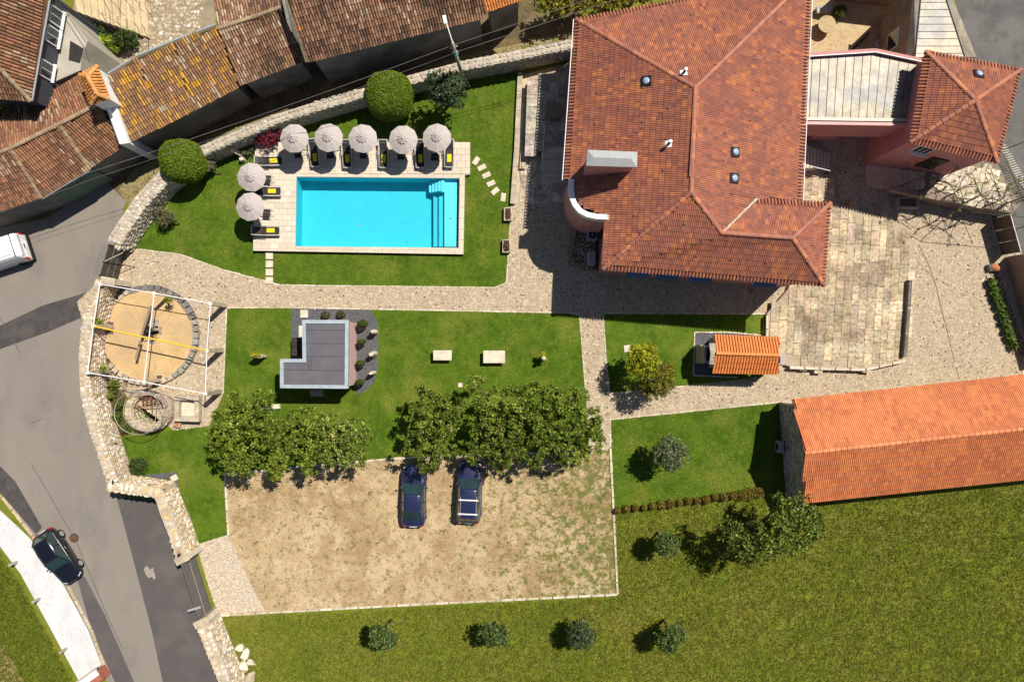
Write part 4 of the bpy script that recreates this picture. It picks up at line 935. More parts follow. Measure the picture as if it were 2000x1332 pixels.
for u, v in ((1335, 144), (1306, 282)):
    x, n = zroof(u, v, HP); o = MB().box((0, 0, 0), (.42, .42, .05), M=frame_mat(x, Vector((1, 0, 0)), n, 1, 1, 1).to_3x3()).obj("vent_flashing", m_white, rb, at=x + n * .05 - wl(rb))
    MB().lathe([(.085, 0), (.085, .5), (.11, .5), (.11, .58)], n=12).obj("vent_pipe", m_black, o); MB().lathe([(.12, .585), (.1, .63)], n=12).obj("vent_cowl", m_white, o)
vt = MB(); vt.add([(-.09, -.05, 0), (.09, -.05, 0), (.07, .12, 0), (-.07, .12, 0), (-.08, -.06, .09), (.08, -.06, .09), (.0, .12, .02)], [(0, 1, 5, 4), (4, 5, 6), (0, 4, 6, 3), (1, 2, 6, 5)])
VT = white(vt.mesh("vent_tile", m_tile)); vit = []
for u, v in ((1173, 123), (1168, 182), (1164, 241), (1212, 214), (1214, 153), (1258, 172), (1208, 273), (1257, 239), (1252, 299), (1247, 360), (1308, 211), (1304, 272), (1298, 333), (1242, 422), (1321, 118), (1337, 72), (1380, 103), (1340, 70), (1351, 32), (1398, 60), (1280, 83), (1294, 44), (1471, 116), (1468, 176), (1417, 198), (1414, 260), (1463, 235), (1411, 313), (1513, 279), (1510, 332), (1459, 355), (1519, 102), (1524, 43), (1502, 422), (1543, 425), (1583, 478), (1337, 435), (1293, 492), (1361, 498), (1429, 505), (1496, 511), (1428, 378)):
    r = zroof(u, v, HP)
    if r:
        x, n = r; dn = Vector((n.x, n.y, 0)).normalized(); xx = Vector((-dn.y, dn.x, 0))
        vit.append((frame_mat(x + n * .045, xx, n, 1, 1, 1), 0, (.16, .06, .045)))
pieces(rb, "vent_tile", vit, [VT], m_tile, "vent_tile_run", 300)
# south wall windows, sky reflection painted into the blue glass; vents
bp = [Vector((p.x, p.y)) for p in b2]
sa, sb = bp[5], bp[4]
m_skyglass = M("painted_sky_glass", (.06, .16, .30), .12, .03, 1, spec=.8)
for u in (1247, 1310, 1381, 1520):
    t = (u - 1178) / (1610 - 1178); w = window(house, sa, sb, t, 1.15, 1.7, 3.6, (0, -1), panes=(2, 2), fm=m_slateclad, gm=m_skyglass, sill=False)
    MB().box((0, 0, 0), (1.5, .5, .05)).obj("sky_strip", M("blue_sky_strip", (.10, .24, .42), .6, .05), w, at=(0, -.28, 1.0))  # blue board added for the sky mirrored in the window
for u in (1186, 1273, 1338, 1400, 1461):
    t = (u - 1178) / (1610 - 1178); c = sa.lerp(sb, t); MB().box((0, 0, 0), (.16, .12, .2)).obj("wall_vent", m_iron, house, at=Vector((c.x, c.y - .05, 4.9)) - wl(house))  # small dark vents along the south wall
# west yard: flagstone landing, steps, kerb walls, railing, table
yard = thing("stone_landing", None, None, P(1070, 220)); yard["kind"] = "structure"
YZ = .9
m = MB(); m.prism(PL([(1036, 150), (1128, 128), (1118, 285), (1052, 285), (1050, 300), (1028, 300)], YZ), -.05, YZ - .06); m.obj("landing_base", m_mortar, yard)
slab_grid(yard, PL([(1036, 150), (1128, 128), (1118, 285), (1030, 300)], YZ), (1.5, 14), R(-2), (.6, .9), (.7, 1.3), YZ, .08, [(.40, .35, .28), (.34, .30, .25), (.45, .38, .30)], rng=(-2, 5, -3, 8), seed=5)
st = thing("stone_steps", "shaded stone steps going down along the manor's west wall", "steps", P(1084, 320))
for i in range(6):
    y = 286 + i * 12; z = YZ - .14 * (i + 1) + .02
    q = PL([(1058, y), (1112, y), (1111, y + 12.5), (1057, y + 12.5)], z); MB().prism(inset(q, .02), 0, z).obj("step", m_granitew, st)
slab_grid(thing("paved_walk", None, None, P(1040, 380)), PL([(1012, 300), (1056, 300), (1056, 358), (1110, 358), (1105, 412), (1004, 408)], .05), (1.2, 9), R(-3), (.5, .75), (.6, 1.2), .05, .06, [(.50, .43, .32), (.45, .38, .28), (.54, .47, .37)], rng=(-2, 4, -1, 6), seed=6)
bpy.data.objects["paved_walk"]["kind"] = "structure"
for pts, w, z, lab in ((((1016, 142), (1009, 290), (1001, 398)), .36, .35, "long pale granite kerb wall along the east side of the pool lawn"), (((1031, 182), (1026, 260), (1020, 330)), .42, .28, "lower granite ledge beside the shaded manor landing")):
    t = thing("kerb_wall", lab, "kerb wall", P(*pts[1]))
    for (a, b) in zip(pts, pts[1:]):
        p, q = P(*a, z), P(*b, z); d = q - p; n = max(2, int(d.length / 1.3))
        for i in range(n):
            c = p.lerp(q, (i + .5) / n); bev(MB().box((0, 0, 0), (w, d.length / n - .015, z), rz=math.atan2(d.y, d.x) - math.pi / 2).obj("block", m_granite, t, at=Vector((c.x, c.y, z / 2)) - wl(t)), .015)
t = thing("round_table", "dark round wooden cable drum table on the shaded manor landing", "table", P(1081, 222, .9))
MB().lathe([(.62, .72), (.62, .78), (.0, .78)], n=28).obj("tabletop", m_wood, t); MB().lathe([(.3, 0), (.3, .72)], n=16).obj("drum", m_wood, t); MB().lathe([(.6, 0.0), (.6, .06)], n=28).obj("base", m_wood, t)
for i in range(5): MB().box((0, 0, 0), (.012, 1.1, .006)).obj("plank_joint", m_iron, t, at=(-.4 + i * .2, 0, .784))
t = thing("handrail", "cream metal handrail along the shaded manor steps", "handrail", P(1062, 290, .9))
MB().tube([P(1079, 248, 1.8), P(1064, 247, 1.8), P(1058, 335, 1.0)], .03, 6).obj("rail", m_cream, t)
for (u, v, z0, z1) in ((1064, 248, .9, 1.8), (1062, 275, .9, 1.55), (1060, 305, .6, 1.3), (1058, 333, .1, 1.0)): MB().tube([P(u, v, z1), Vector((P(u, v, z1).x, P(u, v, z1).y, z0))], .022, 5).obj("post", m_cream, t)
t = thing("iron_balustrade", "thin black balustrade on the sunlit edge of the granite ledge", "balustrade", P(1030, 330))
a, b, c = P(1028, 304, 1.0), P(1028, 328, 1.0), P(1040, 362, 1.0)
MB().tube([a, b, c], .018, 5).obj("rail", m_iron, t)
for i in range(15):
    p = a.lerp(b, i / 5) if i < 6 else b.lerp(c, (i - 5) / 9); MB().tube([p, Vector((p.x, p.y, .06))], .008, 4).obj("baluster", m_iron, t)
t = thing("condenser_unit", "grey air conditioning condenser with a round fan beside the curved pink wall", "air conditioner", P(1155, 462))
bev(MB().box((0, 0, .4), (.72, .8, .8)).obj("casing", m_grey, t), .04); MB().lathe([(.28, .80), (.28, .83), (.26, .83)], n=24).obj("fan_guard", m_black, t); MB().lathe([(.09, .83), (.08, .86)], n=16).obj("fan_hub", m_grey, t)
for k in range(4): MB().box((0, 0, 0), (.24, .07, .01), rz=k * math.pi / 2).obj("fan_blade", m_iron, t, at=(.14 * math.cos(k * math.pi / 2), .14 * math.sin(k * math.pi / 2), .835))
t = thing("utility_box", "pale blue-white metal unit standing below the condenser", "utility box", P(1154, 506)); bev(MB().box((0, 0, .35), (.48, .95, .7)).obj("casing", m_white, t), .03); MB().box((0, 0, .71), (.5, .97, .02)).obj("lid", m_grey, t)
pit = sheet("gravel_bed", m_soil, [(1118, 448), (1170, 446), (1168, 530), (1150, 530), (1116, 520)], .024)
ed = thing("tile_edging", "leaning old roof tiles set as an edging round the condenser bed", "edging", P(1118, 490))
EDGE = profile_mesh("edging_tile", arc(.22, .08, 6), .45, .95, skirt=.02); ei = []
for i, (u, v) in enumerate([(1124, 450), (1121, 457), (1119, 464), (1118, 471), (1116, 478), (1115, 485), (1114, 492), (1114, 499), (1114, 506), (1116, 513), (1122, 518), (1130, 521), (1138, 523), (1146, 525)]):
    ei.append((Matrix.Translation(P(u, v, .16)) @ Matrix.Rotation(R(-60 if i < 10 else 20), 4, 'Z') @ Matrix.Rotation(R(25), 4, 'X'), 0, jit((.30, .24, .18), .2)))
pieces(ed, "edging_tile", ei, [EDGE], m_oldtile, "edging_run")
for i, (u, v, s) in enumerate(((992, 420, "northern"), (989, 482, "southern"))):
    t = thing("stone_planter", f"rough granite planter trough with heather beside the cobbles, {s} of two", "planter", P(u, v), "granite planters by the cobbled path")
    w = .48
    for dx, dy, sx, sy in ((-w / 2, 0, .09, .95), (w / 2, 0, .09, .95), (0, -.43, w, .09), (0, .43, w, .09)): bev(MB().box((dx, dy, .2), (sx, sy, .4)).obj("side_slab", m_granite, t), .012)
    MB().box((0, 0, .15), (.40, .80, .3)).obj("soil", m_soil, t)
    leaves("heather", t, [(P(u, v, .36), (.26, .45, .16 + .08 * i))], 900, .045, [(.20, .10, .08), (.16, .07, .09), (.10, .10, .03), (.24, .13, .10)], seed=40 + i, shell=.1)

# ---------------------------------------------------------------- corner tower house and zinc link
tow = thing("tower_house", "small pink tower house with a pointed red hip roof beside the road", "tower house", P(1870, 230))
TN = V3([(1808, 100, 6.4), (1994, 136, 6.4), (1948, 318, 6.4), (1778, 278, 6.4)]); AP = P(1905, 196, 7.75)
tp = [[TN[0], TN[1], AP], [TN[1], TN[2], AP], [TN[2], TN[3], AP], [TN[3], TN[0], AP]]
tc = (TN[0] + TN[2]) / 2
rbt = tiled_roof(tow, tp, c_main, T_MAIN, .222, .365, ridges=[(c, AP) for c in TN], eaves=[(a, b, (a + b) / 2 - tc, .5) for a, b in zip(TN, TN[1:] + TN[:1])])
skylight(rbt, 1910, 147, tp, R(-8))
r_ = zroof(1871, 257, tp)
tb2 = inset(TN, .3); walls(tow, tb2, 0, 6.3, m_pink)
window(tow, tb2[3], tb2[2], .26, 1.05, 1.15, 5.0, Vector((tb2[3] + tb2[2]) / 2 - Vector((tc.x, tc.y))), panes=(3, 2))
dirs = (Vector((tb2[3] + tb2[2])) / 2 - Vector((tc.x, tc.y))).normalized()
c = tb2[3].lerp(tb2[2], .60) + dirs * .03; d = (tb2[2] - tb2[3]); MB().box((0, 0, 0), (1.1, .12, 2.1), rz=math.atan2(d.y, d.x)).obj("door", M("dark_door", (.02, .015, .015), .5, .1), tow, at=Vector((c.x, c.y, 3.2)) - wl(tow))
lk = thing("zinc_passage", "pink covered passage with a seamed zinc roof joining manor and tower", "passage", P(1680, 170))
ZQ = V3([(1572, 113, 4.9), (1710, 105, 4.9), (1796, 123, 4.9), (1776, 233, 4.9), (1568, 228, 4.9)])
def zpoly(pts, name, parent, mat=m_zinc, th=.12):
    m = MB(); n = len(pts); m.add(pts + [p - Vector((0, 0, th)) for p in pts], [tuple(range(n)), tuple(range(n, 2 * n))[::-1]] + [(i, n + i, n + (i + 1) % n, (i + 1) % n) for i in range(n)])
    o = m.obj(name, mat, parent)
    bm = bmesh.new(); bm.from_mesh(o.data); bmesh.ops.recalc_face_normals(bm, faces=bm.faces); bm.to_mesh(o.data); bm.free(); return o
zr = zpoly([p if i not in (3, 4) else p - Vector((0, 0, .12)) for i, p in enumerate(ZQ)], "roof", lk)
for i in range(12):
    t = (i + .9) / 13; p = ZQ[4].lerp(ZQ[3], t) - Vector((0, 0, .12)); tt = lerp(0, 2, t); q = ZQ[0].lerp(ZQ[1], t * 1.55) if t < .645 else ZQ[1].lerp(ZQ[2], (t - .645) / .355)
    MB().tube([p + Vector((0, 0, .015)), q + Vector((0, 0, .015))], .016, 4).obj("seam", M("seam_dark", (.12, .11, .10), .5, .05) if i == 0 else bpy.data.materials["seam_dark"], zr)
nb = [P(1572, 108, 5.1), P(1710, 99, 5.1), P(1800, 118, 5.1)]
for a, b in zip(nb, nb[1:]):
    d = b - a; rz = math.atan2(d.y, d.x); c = (a + b) / 2
    MB().box((0, 0, 0), (d.length, .26, 2.5), rz=rz).obj("north_wall", m_pink, lk, at=Vector((c.x, c.y, 3.85)) - wl(lk)); MB().box((0, 0, 0), (d.length, .05, .06), rz=rz).obj("coping_strip", m_white, lk, at=Vector((c.x, c.y, 5.13)) + Vector((0, -.12, 0)) - wl(lk))
a, b = P(1567, 240, 5.0), P(1772, 243, 5.0); d = b - a; c = (a + b) / 2
MB().box((0, 0, 0), (d.length, .2, 2.5), rz=math.atan2(d.y, d.x)).obj("south_wall", m_pink, lk, at=Vector((c.x, c.y, 3.72)) - wl(lk))
MB().box((0, 0, 0), (d.length, .2, .06), rz=math.atan2(d.y, d.x)).obj("gutter", m_cream, lk, at=Vector((c.x, c.y + .28, 4.93)) - wl(lk)); MB().box((0, 0, 0), (d.length, .2, .04), rz=math.atan2(d.y, d.x)).obj("coping_strip", m_pinklt, lk, at=Vector((c.x, c.y - .01, 4.995)) - wl(lk))
m = MB(); m.prism([P(1572, 113, 4.9), P(1796, 123, 4.9), P(1776, 233, 4.9), P(1568, 228, 4.9)], 2.5, 2.7); m.obj("floor_slab", m_pink, lk)
# zinc roofed outbuilding by the road
zo = thing("zinc_outbuilding", "outbuilding with a hipped zinc sheet roof along the asphalt road", "outbuilding", P(1830, 60))
q = V3([(1786, -30, 4.6), (1850, -30, 4.6), (1907, 112, 4.4), (1770, 112, 4.4)]); i2 = V3([(1801, -30, 4.75), (1838, -30, 4.75), (1884, 112, 4.9), (1787, 112, 4.9)])
zpoly([q[0], i2[0], i2[3], q[3]], "roof_strip", zo); zpoly([i2[1], q[1], q[2], i2[2]], "roof_strip", zo); rr = zpoly([i2[0], i2[1], i2[2], i2[3]], "roof", zo)
for j in range(10):
    t = (j + .5) / 10; MB().tube([i2[0].lerp(i2[3], t) + Vector((0, 0, .02)), i2[1].lerp(i2[2], t) + Vector((0, 0, .02))], .014, 4).obj("seam", bpy.data.materials["seam_dark"], rr)
for a, b in ((i2[0], i2[3]), (i2[1], i2[2])): MB().tube([a + Vector((0, 0, .03)), b + Vector((0, 0, .03))], .035, 5).obj("ridge_roll", bpy.data.materials["seam_dark"], rr)
wq = inset(q, .12); m_brownwall = M("brown_plaster", (.27, .20, .15), .9, .25, 1, fine=.15, bump=.2)
walls(zo, wq, 0, 4.35, m_brownwall)
window(zo, wq[3], wq[0], .42, 1.3, 1.4, 2.3, (-1, 0), panes=(1, 1), sill=False)
# yard behind
sheet("back_yard", multi("yard_sand", [(.48, .36, .20), (.38, .27, .14), (.55, .44, .28)], [1.2, 5], bump=.4), [(1575, -40), (1800, -40), (1780, 115), (1570, 112)], .022)
t = thing("cable_drum_table", "sunlit round wooden drum table in the back yard beside the manor eaves", "table", P(1606, 57))
MB().lathe([(.62, .70), (.62, .77), (0, .77)], n=28).obj("tabletop", m_woodlt, t); MB().lathe([(.32, 0), (.32, .7)], n=16).obj("drum", m_wood, t); MB().lathe([(.6, 0), (.6, .06)], n=28).obj("base", m_woodlt, t)
for i in range(7): MB().box((0, 0, 0), (1.1 - abs(i - 3) * .12, .012, .006), rz=.1).obj("plank_joint", m_wood, t, at=(0, -.45 + i * .15, .773))
t = thing("stone_bench", "grey stone bench in the shaded back yard", "bench", P(1604, 24)); bev(MB().box((0, 0, .42), (1.1, .5, .14), rz=.15).obj("seat", m_concrete, t), .04); MB().box((-.35, 0, .18), (.18, .4, .36)).obj("leg", m_concrete, t); MB().box((.35, 0, .18), (.18, .4, .36)).obj("leg", m_concrete, t)
t = thing("round_bush", "round mossy bush in the shaded back yard beside the bench", "bush", P(1640, 24)); leaves("foliage", t, [(P(1640, 24, .45), (.5, .5, .45))], 1500, .06, [(.13, .13, .02), (.09, .10, .02)], seed=71, shell=.5)
t = thing("stone_trough", "pale rounded stone trough in the back yard near the zinc roofs", "trough", P(1722, 86)); bev(MB().box((0, 0, .22), (1.2, .6, .44), rz=.45, top=1.08).obj("basin", m_concrete, t), .12, 3); bev(MB().box((0, 0, .46), (.9, .36, .03), rz=.45).obj("hollow", m_darkwall, t), .01)
t = thing("back_wall", "brown wall closing the back yard by the road, raised to shade it", "wall", P(1690, 5)); MB().box((0, 0, 1.5), (4.6, .3, 3.0), rz=-.12).obj("wall_body", m_brownwall, t); MB().box((0, 0, 3.03), (4.7, .4, .06), rz=-.12).obj("coping", m_concrete, t)  # wall height raised so that its shadow covers the yard
t = thing("timber_pole", "dark timber pole lying in the sunlit back yard", "pole", P(1680, 80)); MB().tube([P(1665, 97, .12), P(1697, 66, .3)], .07, 8).obj("trunk", m_iron, t)
# stairs in the shaded courts
t = thing("court_stairs", "shaded stone stairs against the manor's east wall", "stairs", P(1600, 308))
for i in range(8):
    z = 1.5 - i * .19; x = 1568 + i * 6.6; q = PL([(x, 281 + i * 2.2), (x + 6.8, 283 + i * 2.2), (x + 6.4, 330), (x - .4, 328)], z); MB().prism(inset(q, .025), 0, z).obj("step", m_granitew, t)
MB().tube([P(1568, 321, 2.2), P(1621, 334, .9)], .03, 6).obj("rail", m_white, t); p = P(1621, 334, .9); MB().tube([p, Vector((p.x, p.y, 0))], .05, 6).obj("post", m_iron, t)
q0 = P(1571, 268, 2.6); m = MB(); a, b = P(1568, 281, 0), P(1645, 275, 0); m.add([a, b, Vector((b.x, b.y, .4)), Vector((a.x, a.y, 2.6)), a + Vector((0, .2, 0)), b + Vector((0, .2, 0)), Vector((b.x, b.y + .2, .4)), Vector((a.x, a.y + .2, 2.6))], [(0, 1, 2, 3), (7, 6, 5, 4), (3, 2, 6, 7), (0, 3, 7, 4), (1, 5, 6, 2)]); m.obj("side_wall", m_pink, t)
t = thing("court_stairs", "shaded stone stairs below the tower house window", "stairs", P(1740, 345))
for i in range(11):
    z = .16 + i * .125; x = 1692 + i * 10.6; q = PL([(x, 320 + i * 1.5), (x + 10.8, 321.5 + i * 1.5), (x + 10.8, 366 + i * 1.8), (x, 364 + i * 1.8)], z); MB().prism(inset(q, .025), 0, z).obj("step", m_granitew, t)
# raised vine terrace
vt_ = thing("vine_terrace", None, None, P(1900, 370)); vt_["kind"] = "structure"
VZ = 1.5; vp = [(1736, 368), (1850, 393), (1978, 416), (1994, 400), (1942, 306), (1808, 322), (1808, 372)]
m = MB(); m.prism(PL(vp, VZ), -.05, VZ - .07); m.obj("terrace_body", M("terrace_stone", (.22, .18, .14), .9, .35, 1.2, fine=.25, bump=.5), vt_)
slab_grid(vt_, PL([(1812, 326), (1942, 310), (1990, 398), (1976, 412), (1850, 388), (1812, 376)], VZ), (30, 9), R(-12), (.55, .8), (.6, 1.1), VZ, .08, [(.55, .47, .35), (.50, .42, .32), (.60, .52, .40)], rng=(-5, 8, -4, 5), seed=9)
t = thing("terrace_parapet", "brown stone parapet in front of the vine terrace", "parapet", P(1790, 380))
for (a, b) in (((1738, 367), (1795, 379)), ((1796, 379), (1852, 391))):
    p, q = P(*a, 1.75), P(*b, 1.75); d = q - p; c = (p + q) / 2; bev(MB().box((0, 0, 0), (d.length - .02, .34, .3), rz=math.atan2(d.y, d.x)).obj("block", m_brownwall, t, at=Vector((c.x, c.y, 1.6)) - wl(t)), .03)
for u, v, w, lab in ((1777, 415, .9, "low stone water trough in the shade below the vine terrace"), ):
    t = thing("stone_trough", lab, "trough", P(u - 10, v - 17)); z = .5
    for dx, dy, sx, sy in ((0, .35, 1.5, .12), (0, -.35, 1.5, .12), (-.7, 0, .12, .6), (.7, 0, .12, .6)): MB().box((dx, dy, .25), (sx, sy, .5), rz=0).obj("side_slab", m_granite, t)
    MB().box((0, 0, .1), (1.3, .6, .2)).obj("bottom_slab", m_darkwall, t)
t = thing("stone_block", "small white stone block in the shade of the vine terrace", "stone block", P(1722, 378)); bev(MB().box((0, 0, .2), (.5, .4, .4)).obj("block_body", m_concrete, t), .03)
g = thing("courtyard_gate", "tall dark panelled gate between the courtyard and the asphalt road", "gate", P(1948, 464))
a, b = P(1937, 428), P(1957, 499); d = b - a; ln = d.length; d.normalize(); rz = math.atan2(d.y, d.x)
for i in range(3):
    for j in range(2):
        c = a + d * ln * (i + .5) / 3; MB().box((0, 0, 0), (ln / 3 - .02, .07, .86), rz=rz).obj("panel", M("gate_brown", (.10, .085, .07), .6, .1) if not (i or j) else bpy.data.materials["gate_brown"], g, at=Vector((c.x, c.y, .46 + j * .9)) - wl(g))
c = a + d * ln / 2; MB().box((0, 0, 0), (ln, .05, .05), rz=rz).obj("top_rail", m_cream, g, at=Vector((c.x + .02, c.y, 1.84)) - wl(g)); MB().box((0, 0, 0), (ln, .05, .04), rz=rz).obj("bottom_rail", m_cream, g, at=Vector((c.x - .08, c.y, .03)) - wl(g))
we = thing("garden_wall", "brown plastered garden wall behind the leafy bed by the courtyard", "garden wall", P(1985, 600))
a, b = P(1958, 502), P(2012, 700); d = b - a; ln = d.length; d.normalize(); rz = math.atan2(d.y, d.x); c = a + d * ln / 2
MB().box((0, 0, 0), (ln, .3, 1.9), rz=rz).obj("wall_body", m_brownwall, we, at=Vector((c.x + .3, c.y, .95)) - wl(we)); MB().box((0, 0, 0), (ln, .42, .07), rz=rz).obj("coping", m_granitew, we, at=Vector((c.x + .3, c.y, 1.94)) - wl(we))
sheet("planting_bed", m_soil, [(1926, 538), (1950, 530), (2010, 700), (1974, 690)], .026)
for i in range(9):
    u, v = 1936 + i * 5.4, 552 + i * 15.5; t = thing("bed_plant", ["leafy green plant next to the terracotta jug", "second leafy plant in the courtyard bed", "third leafy plant in the courtyard bed", "fourth leafy plant in the courtyard bed", "middle leafy plant of the courtyard bed", "sixth leafy plant in the courtyard bed", "seventh leafy plant in the courtyard bed", "leafy plant second from the bed's lower end", "sparse leafy plant at the bed's lower end"][i], "plant", P(u, v), "leafy plants in the courtyard bed")
    leaves("foliage", t, [(P(u, v, .3), (.3, .34, .3))], 170 if i < 8 else 70, .15, [(.09, .16, .02), (.06, .12, .015), (.14, .2, .04)], seed=90 + i, shell=.2, aspect=2.4); MB().tube([P(u, v), P(u, v, .4)], .02, 5).obj("stem", m_bark, t)
pieces(thing("bed_edging", "thin stone edging along the courtyard plant bed", "edging", P(1950, 610)), "edging_stone", kerb_line(PL([(1926, 538), (1950, 612), (1973, 690)]), .08, .12, .5), [kerb_mesh], m_stone, "edging_run")
t = thing("terracotta_jug", "terracotta jug lying at the top of the courtyard plant bed", "jug", P(1938, 524))
o = MB().lathe([(.10, -.4), (.24, -.3), (.28, 0), (.22, .25), (.11, .36), (.15, .44)], n=16).obj("body", m_terra, t, True, at=(0, 0, .28)); o.rotation_euler = (R(88), 0, R(75)); bev(MB().box((-.3, 0, .2), (.4, .55, .4), rz=.3, top=.8).obj("rock_rest", m_darkwall, t), .05)
# ---------------------------------------------------------------- barn
barn = thing("barn", "long barn with a bright orange two-slope tile roof and rubble gable", "barn", P(1760, 860))
bq = V3([(1548, 780, 2.7), (2140, 717, 2.7), (2140, 822, 4.6), (1572, 885, 4.6), (2140, 921, 2.7), (1568, 982, 2.7)])
bn, bs = [bq[1], bq[0], bq[3], bq[2]], [bq[5], bq[4], bq[2], bq[3]]
tiled_roof(barn, [bn, bs], c_barn, T_BARN, .27, .385, ridges=[(bq[3], bq[2])])
gw = [P(1521, 785), P(1535, 971), P(2150, 905), P(2150, 720)]
m = MB(); a, b = gw[0], gw[1]; mid = a.lerp(b, .43); d = (b - a).normalized(); nn = Vector((d.y, -d.x, 0)) * -.5
pts = [a, b, Vector((b.x, b.y, 2.45)), Vector((mid.x, mid.y, 4.42)), Vector((a.x, a.y, 2.7))]; nn = Vector((.5, 0, 0))
m.add(pts + [p + nn for p in pts], [(0, 1, 2, 3, 4), (9, 8, 7, 6, 5)] + [(i, 5 + i, 5 + (i + 1) % 5, (i + 1) % 5) for i in range(5)]); m.obj("gable_wall", M("gable_mortar", (.40, .37, .33), .9, .3, 1, fine=.2, bump=.5), barn)
gs = []; rs = random.Random(8); z = .2
while z < 4.3:
    s = 0
    while s < (b - a).length:
        w = rs.uniform(.25, .7); p = a + d * (s + w / 2); f_ = (s + w / 2) / (b - a).length; h = lerp(2.7, 4.4, f_ / .43) if f_ < .43 else lerp(4.4, 2.45, (f_ - .43) / .57)
        if z < h - .15: gs.append((frame_mat(Vector((p.x, p.y, z)), d, Vector((-1, 0, 0)), w * .9, .27, .1, rs.uniform(-.1, .1)), rs.randrange(6), jit(rs.choice([(.42, .39, .35), (.36, .33, .29), (.30, .26, .22), (.46, .42, .36)]), .25)))
        s += w
    z += .3
pieces(barn, "stone", gs, STONES, m_stone, "stone_infill", 300)
walls(barn, [P(1540, 790), P(1552, 965), P(2140, 903), P(2140, 725)], 0, 2.55, m_walcore)
t = thing("condenser_unit", "small pale condenser unit on the shaded barn gable", "air conditioner", P(1523, 870)); bev(MB().box((-.2, 0, .55), (.36, .85, .62)).obj("casing", m_grey, t), .03); MB().lathe([(.24, 0), (.22, .02)], n=18).obj("fan_guard", m_black, t, at=(-.395, 0, .55)).rotation_euler = (0, R(-90), 0)
MB().box((-.2, 0, .12), (.3, .7, .24)).obj("foot", m_concrete, t)
# ---------------------------------------------------------------- flat-roofed pink annex
an = thing("garden_annex", "L-shaped pink annex with a flat dark roof edged in pale metal", "annex", P(640, 692))
AZ = 3.0
ax = [(590, 625), (681, 625), (680, 759), (547, 758), (547, 701), (591, 701)]
ow = PL(ax, AZ); iw = inset(ow, .24); bw = inset(ow, .12)
m = MB(); m.prism(bw, 0, AZ - .12); m.obj("wall", m_pinklt, an)
m = MB(); m.prism(inset(ow, .2), AZ - .12, AZ - .05); m.obj("roof", m_membrane, an)
for i in range(6):
    a, b = ow[i], ow[(i + 1) % 6]; c, d = Vector((*iw[(i + 1) % 6], AZ)), Vector((*iw[i], AZ)); m = MB()
    m.add([p + Vector((0, 0, .03)) for p in (a, b, c, d)] + [Vector((p.x, p.y, AZ - .3)) for p in (a, b, c, d)], [(0, 1, 2, 3), (0, 4, 5, 1), (2, 6, 7, 3), (1, 5, 6, 2), (3, 7, 4, 0)]); o = m.obj("parapet_cap", m_flash, an)
    bm = bmesh.new(); bm.from_mesh(o.data); bmesh.ops.recalc_face_normals(bm, faces=bm.faces); bm.to_mesh(o.data); bm.free()
for (a, b) in (((597, 645), (674, 645)), ((597, 671), (674, 671)), ((597, 696), (673, 696)), ((553, 722), (673, 724)), ((603, 697), (602, 722)), ((608, 697), (607, 722))):
    MB().tube([P(*a, AZ - .046), P(*b, AZ - .046)], .012, 4).obj("roof_seam", m_iron, an)
t = thing("step_slab", "dark paving slab in the shade of the annex's south wall", "slab", P(619, 768)); MB().box((0, 0, .05), (.95, .5, .06)).obj("slab_body", m_granite, t)
MB().box((0, 0, 0), (2.6, .04, 2.1)).obj("glazed_door", m_glass, an, at=Vector((P(618, 757, AZ).x, bw[2].y - .01, 1.1)) - wl(an))
for i, (u, v, s) in enumerate(((581, 668, "upper"), (581, 686, "lower"))):  # dark blocks added where only the annex roof's shadow falls
    t = thing("shade_block", f"dark grey box in the shade beside the annex, {s} of two", "box", P(u, v), "dark blocks added for the annex shadow"); bev(MB().box((0, 0, .3), (.42, .6, .6)).obj("body", m_slateclad, t), .02); MB().box((0, 0, .615), (.45, .63, .03)).obj("lid", m_iron, t)
sheet("gravel_bed", m_slategravel, [(569, 602), (700, 603), (722, 605), (735, 622), (739, 650), (738, 715), (731, 745), (714, 764), (695, 770), (690, 700), (600, 704), (569, 703)], .028)
flat_stone("paving_slab", 594.5, 613, .56, .56, 0, "white square slab on the slate gravel above the annex roof", None, cat="slab")
flat_stone("paving_slab", 588, 648, .3, .9, 0, "pale narrow slab against the annex's upper west wall", None, cat="slab")
flat_stone("paving_slab", 1225, 681, .50, .52, 8, "small pinkish square slab on the lawn beside the lime yellow tree", None, cat="slab")
for i, (u, v, s) in enumerate(((636, 615, "left"), (666, 614, "right"))):
    t = thing("lavender_bush", f"small grey green lavender bush on the gravel above the annex, {s} of two", "bush", P(u, v), "lavender bushes on the gravel"); leaves("foliage", t, [(P(u, v, .3), (.30, .27, .32))], 500, .07, [(.10, .10, .035), (.07, .08, .03)], seed=110 + i, shell=.2, aspect=3); MB().tube([P(u, v), P(u, v, .25)], .02, 5).obj("stem", m_bark, t)
for i, (u, v, z, s) in enumerate(((702, 632, 1.3, "at the upper corner of the annex"), (700, 667, 1.25, "second from the top by the annex wall"), (698, 709, 1.2, "third from the top by the annex wall"), (697, 746, 1.3, "at the lower corner of the annex"))):
    p = P(u, v, z * .6); t = thing("topiary_shrub", "small clipped dark green topiary " + s, "topiary", (p.x + .25, p.y, 0), "topiaries along the annex wall")
    leaves("foliage", t, [(Vector((p.x + .25, p.y, z * .68)), (.32 if i else .38, .20 if i else .28, z * .42))], 900, .055, [(.06, .10, .012), (.035, .06, .01), (.09, .13, .02)], seed=120 + i, shell=.75)
    MB().tube([(p.x + .25, p.y, 0), (p.x + .25, p.y, z * .5)], .03, 6).obj("trunk", m_bark, t)
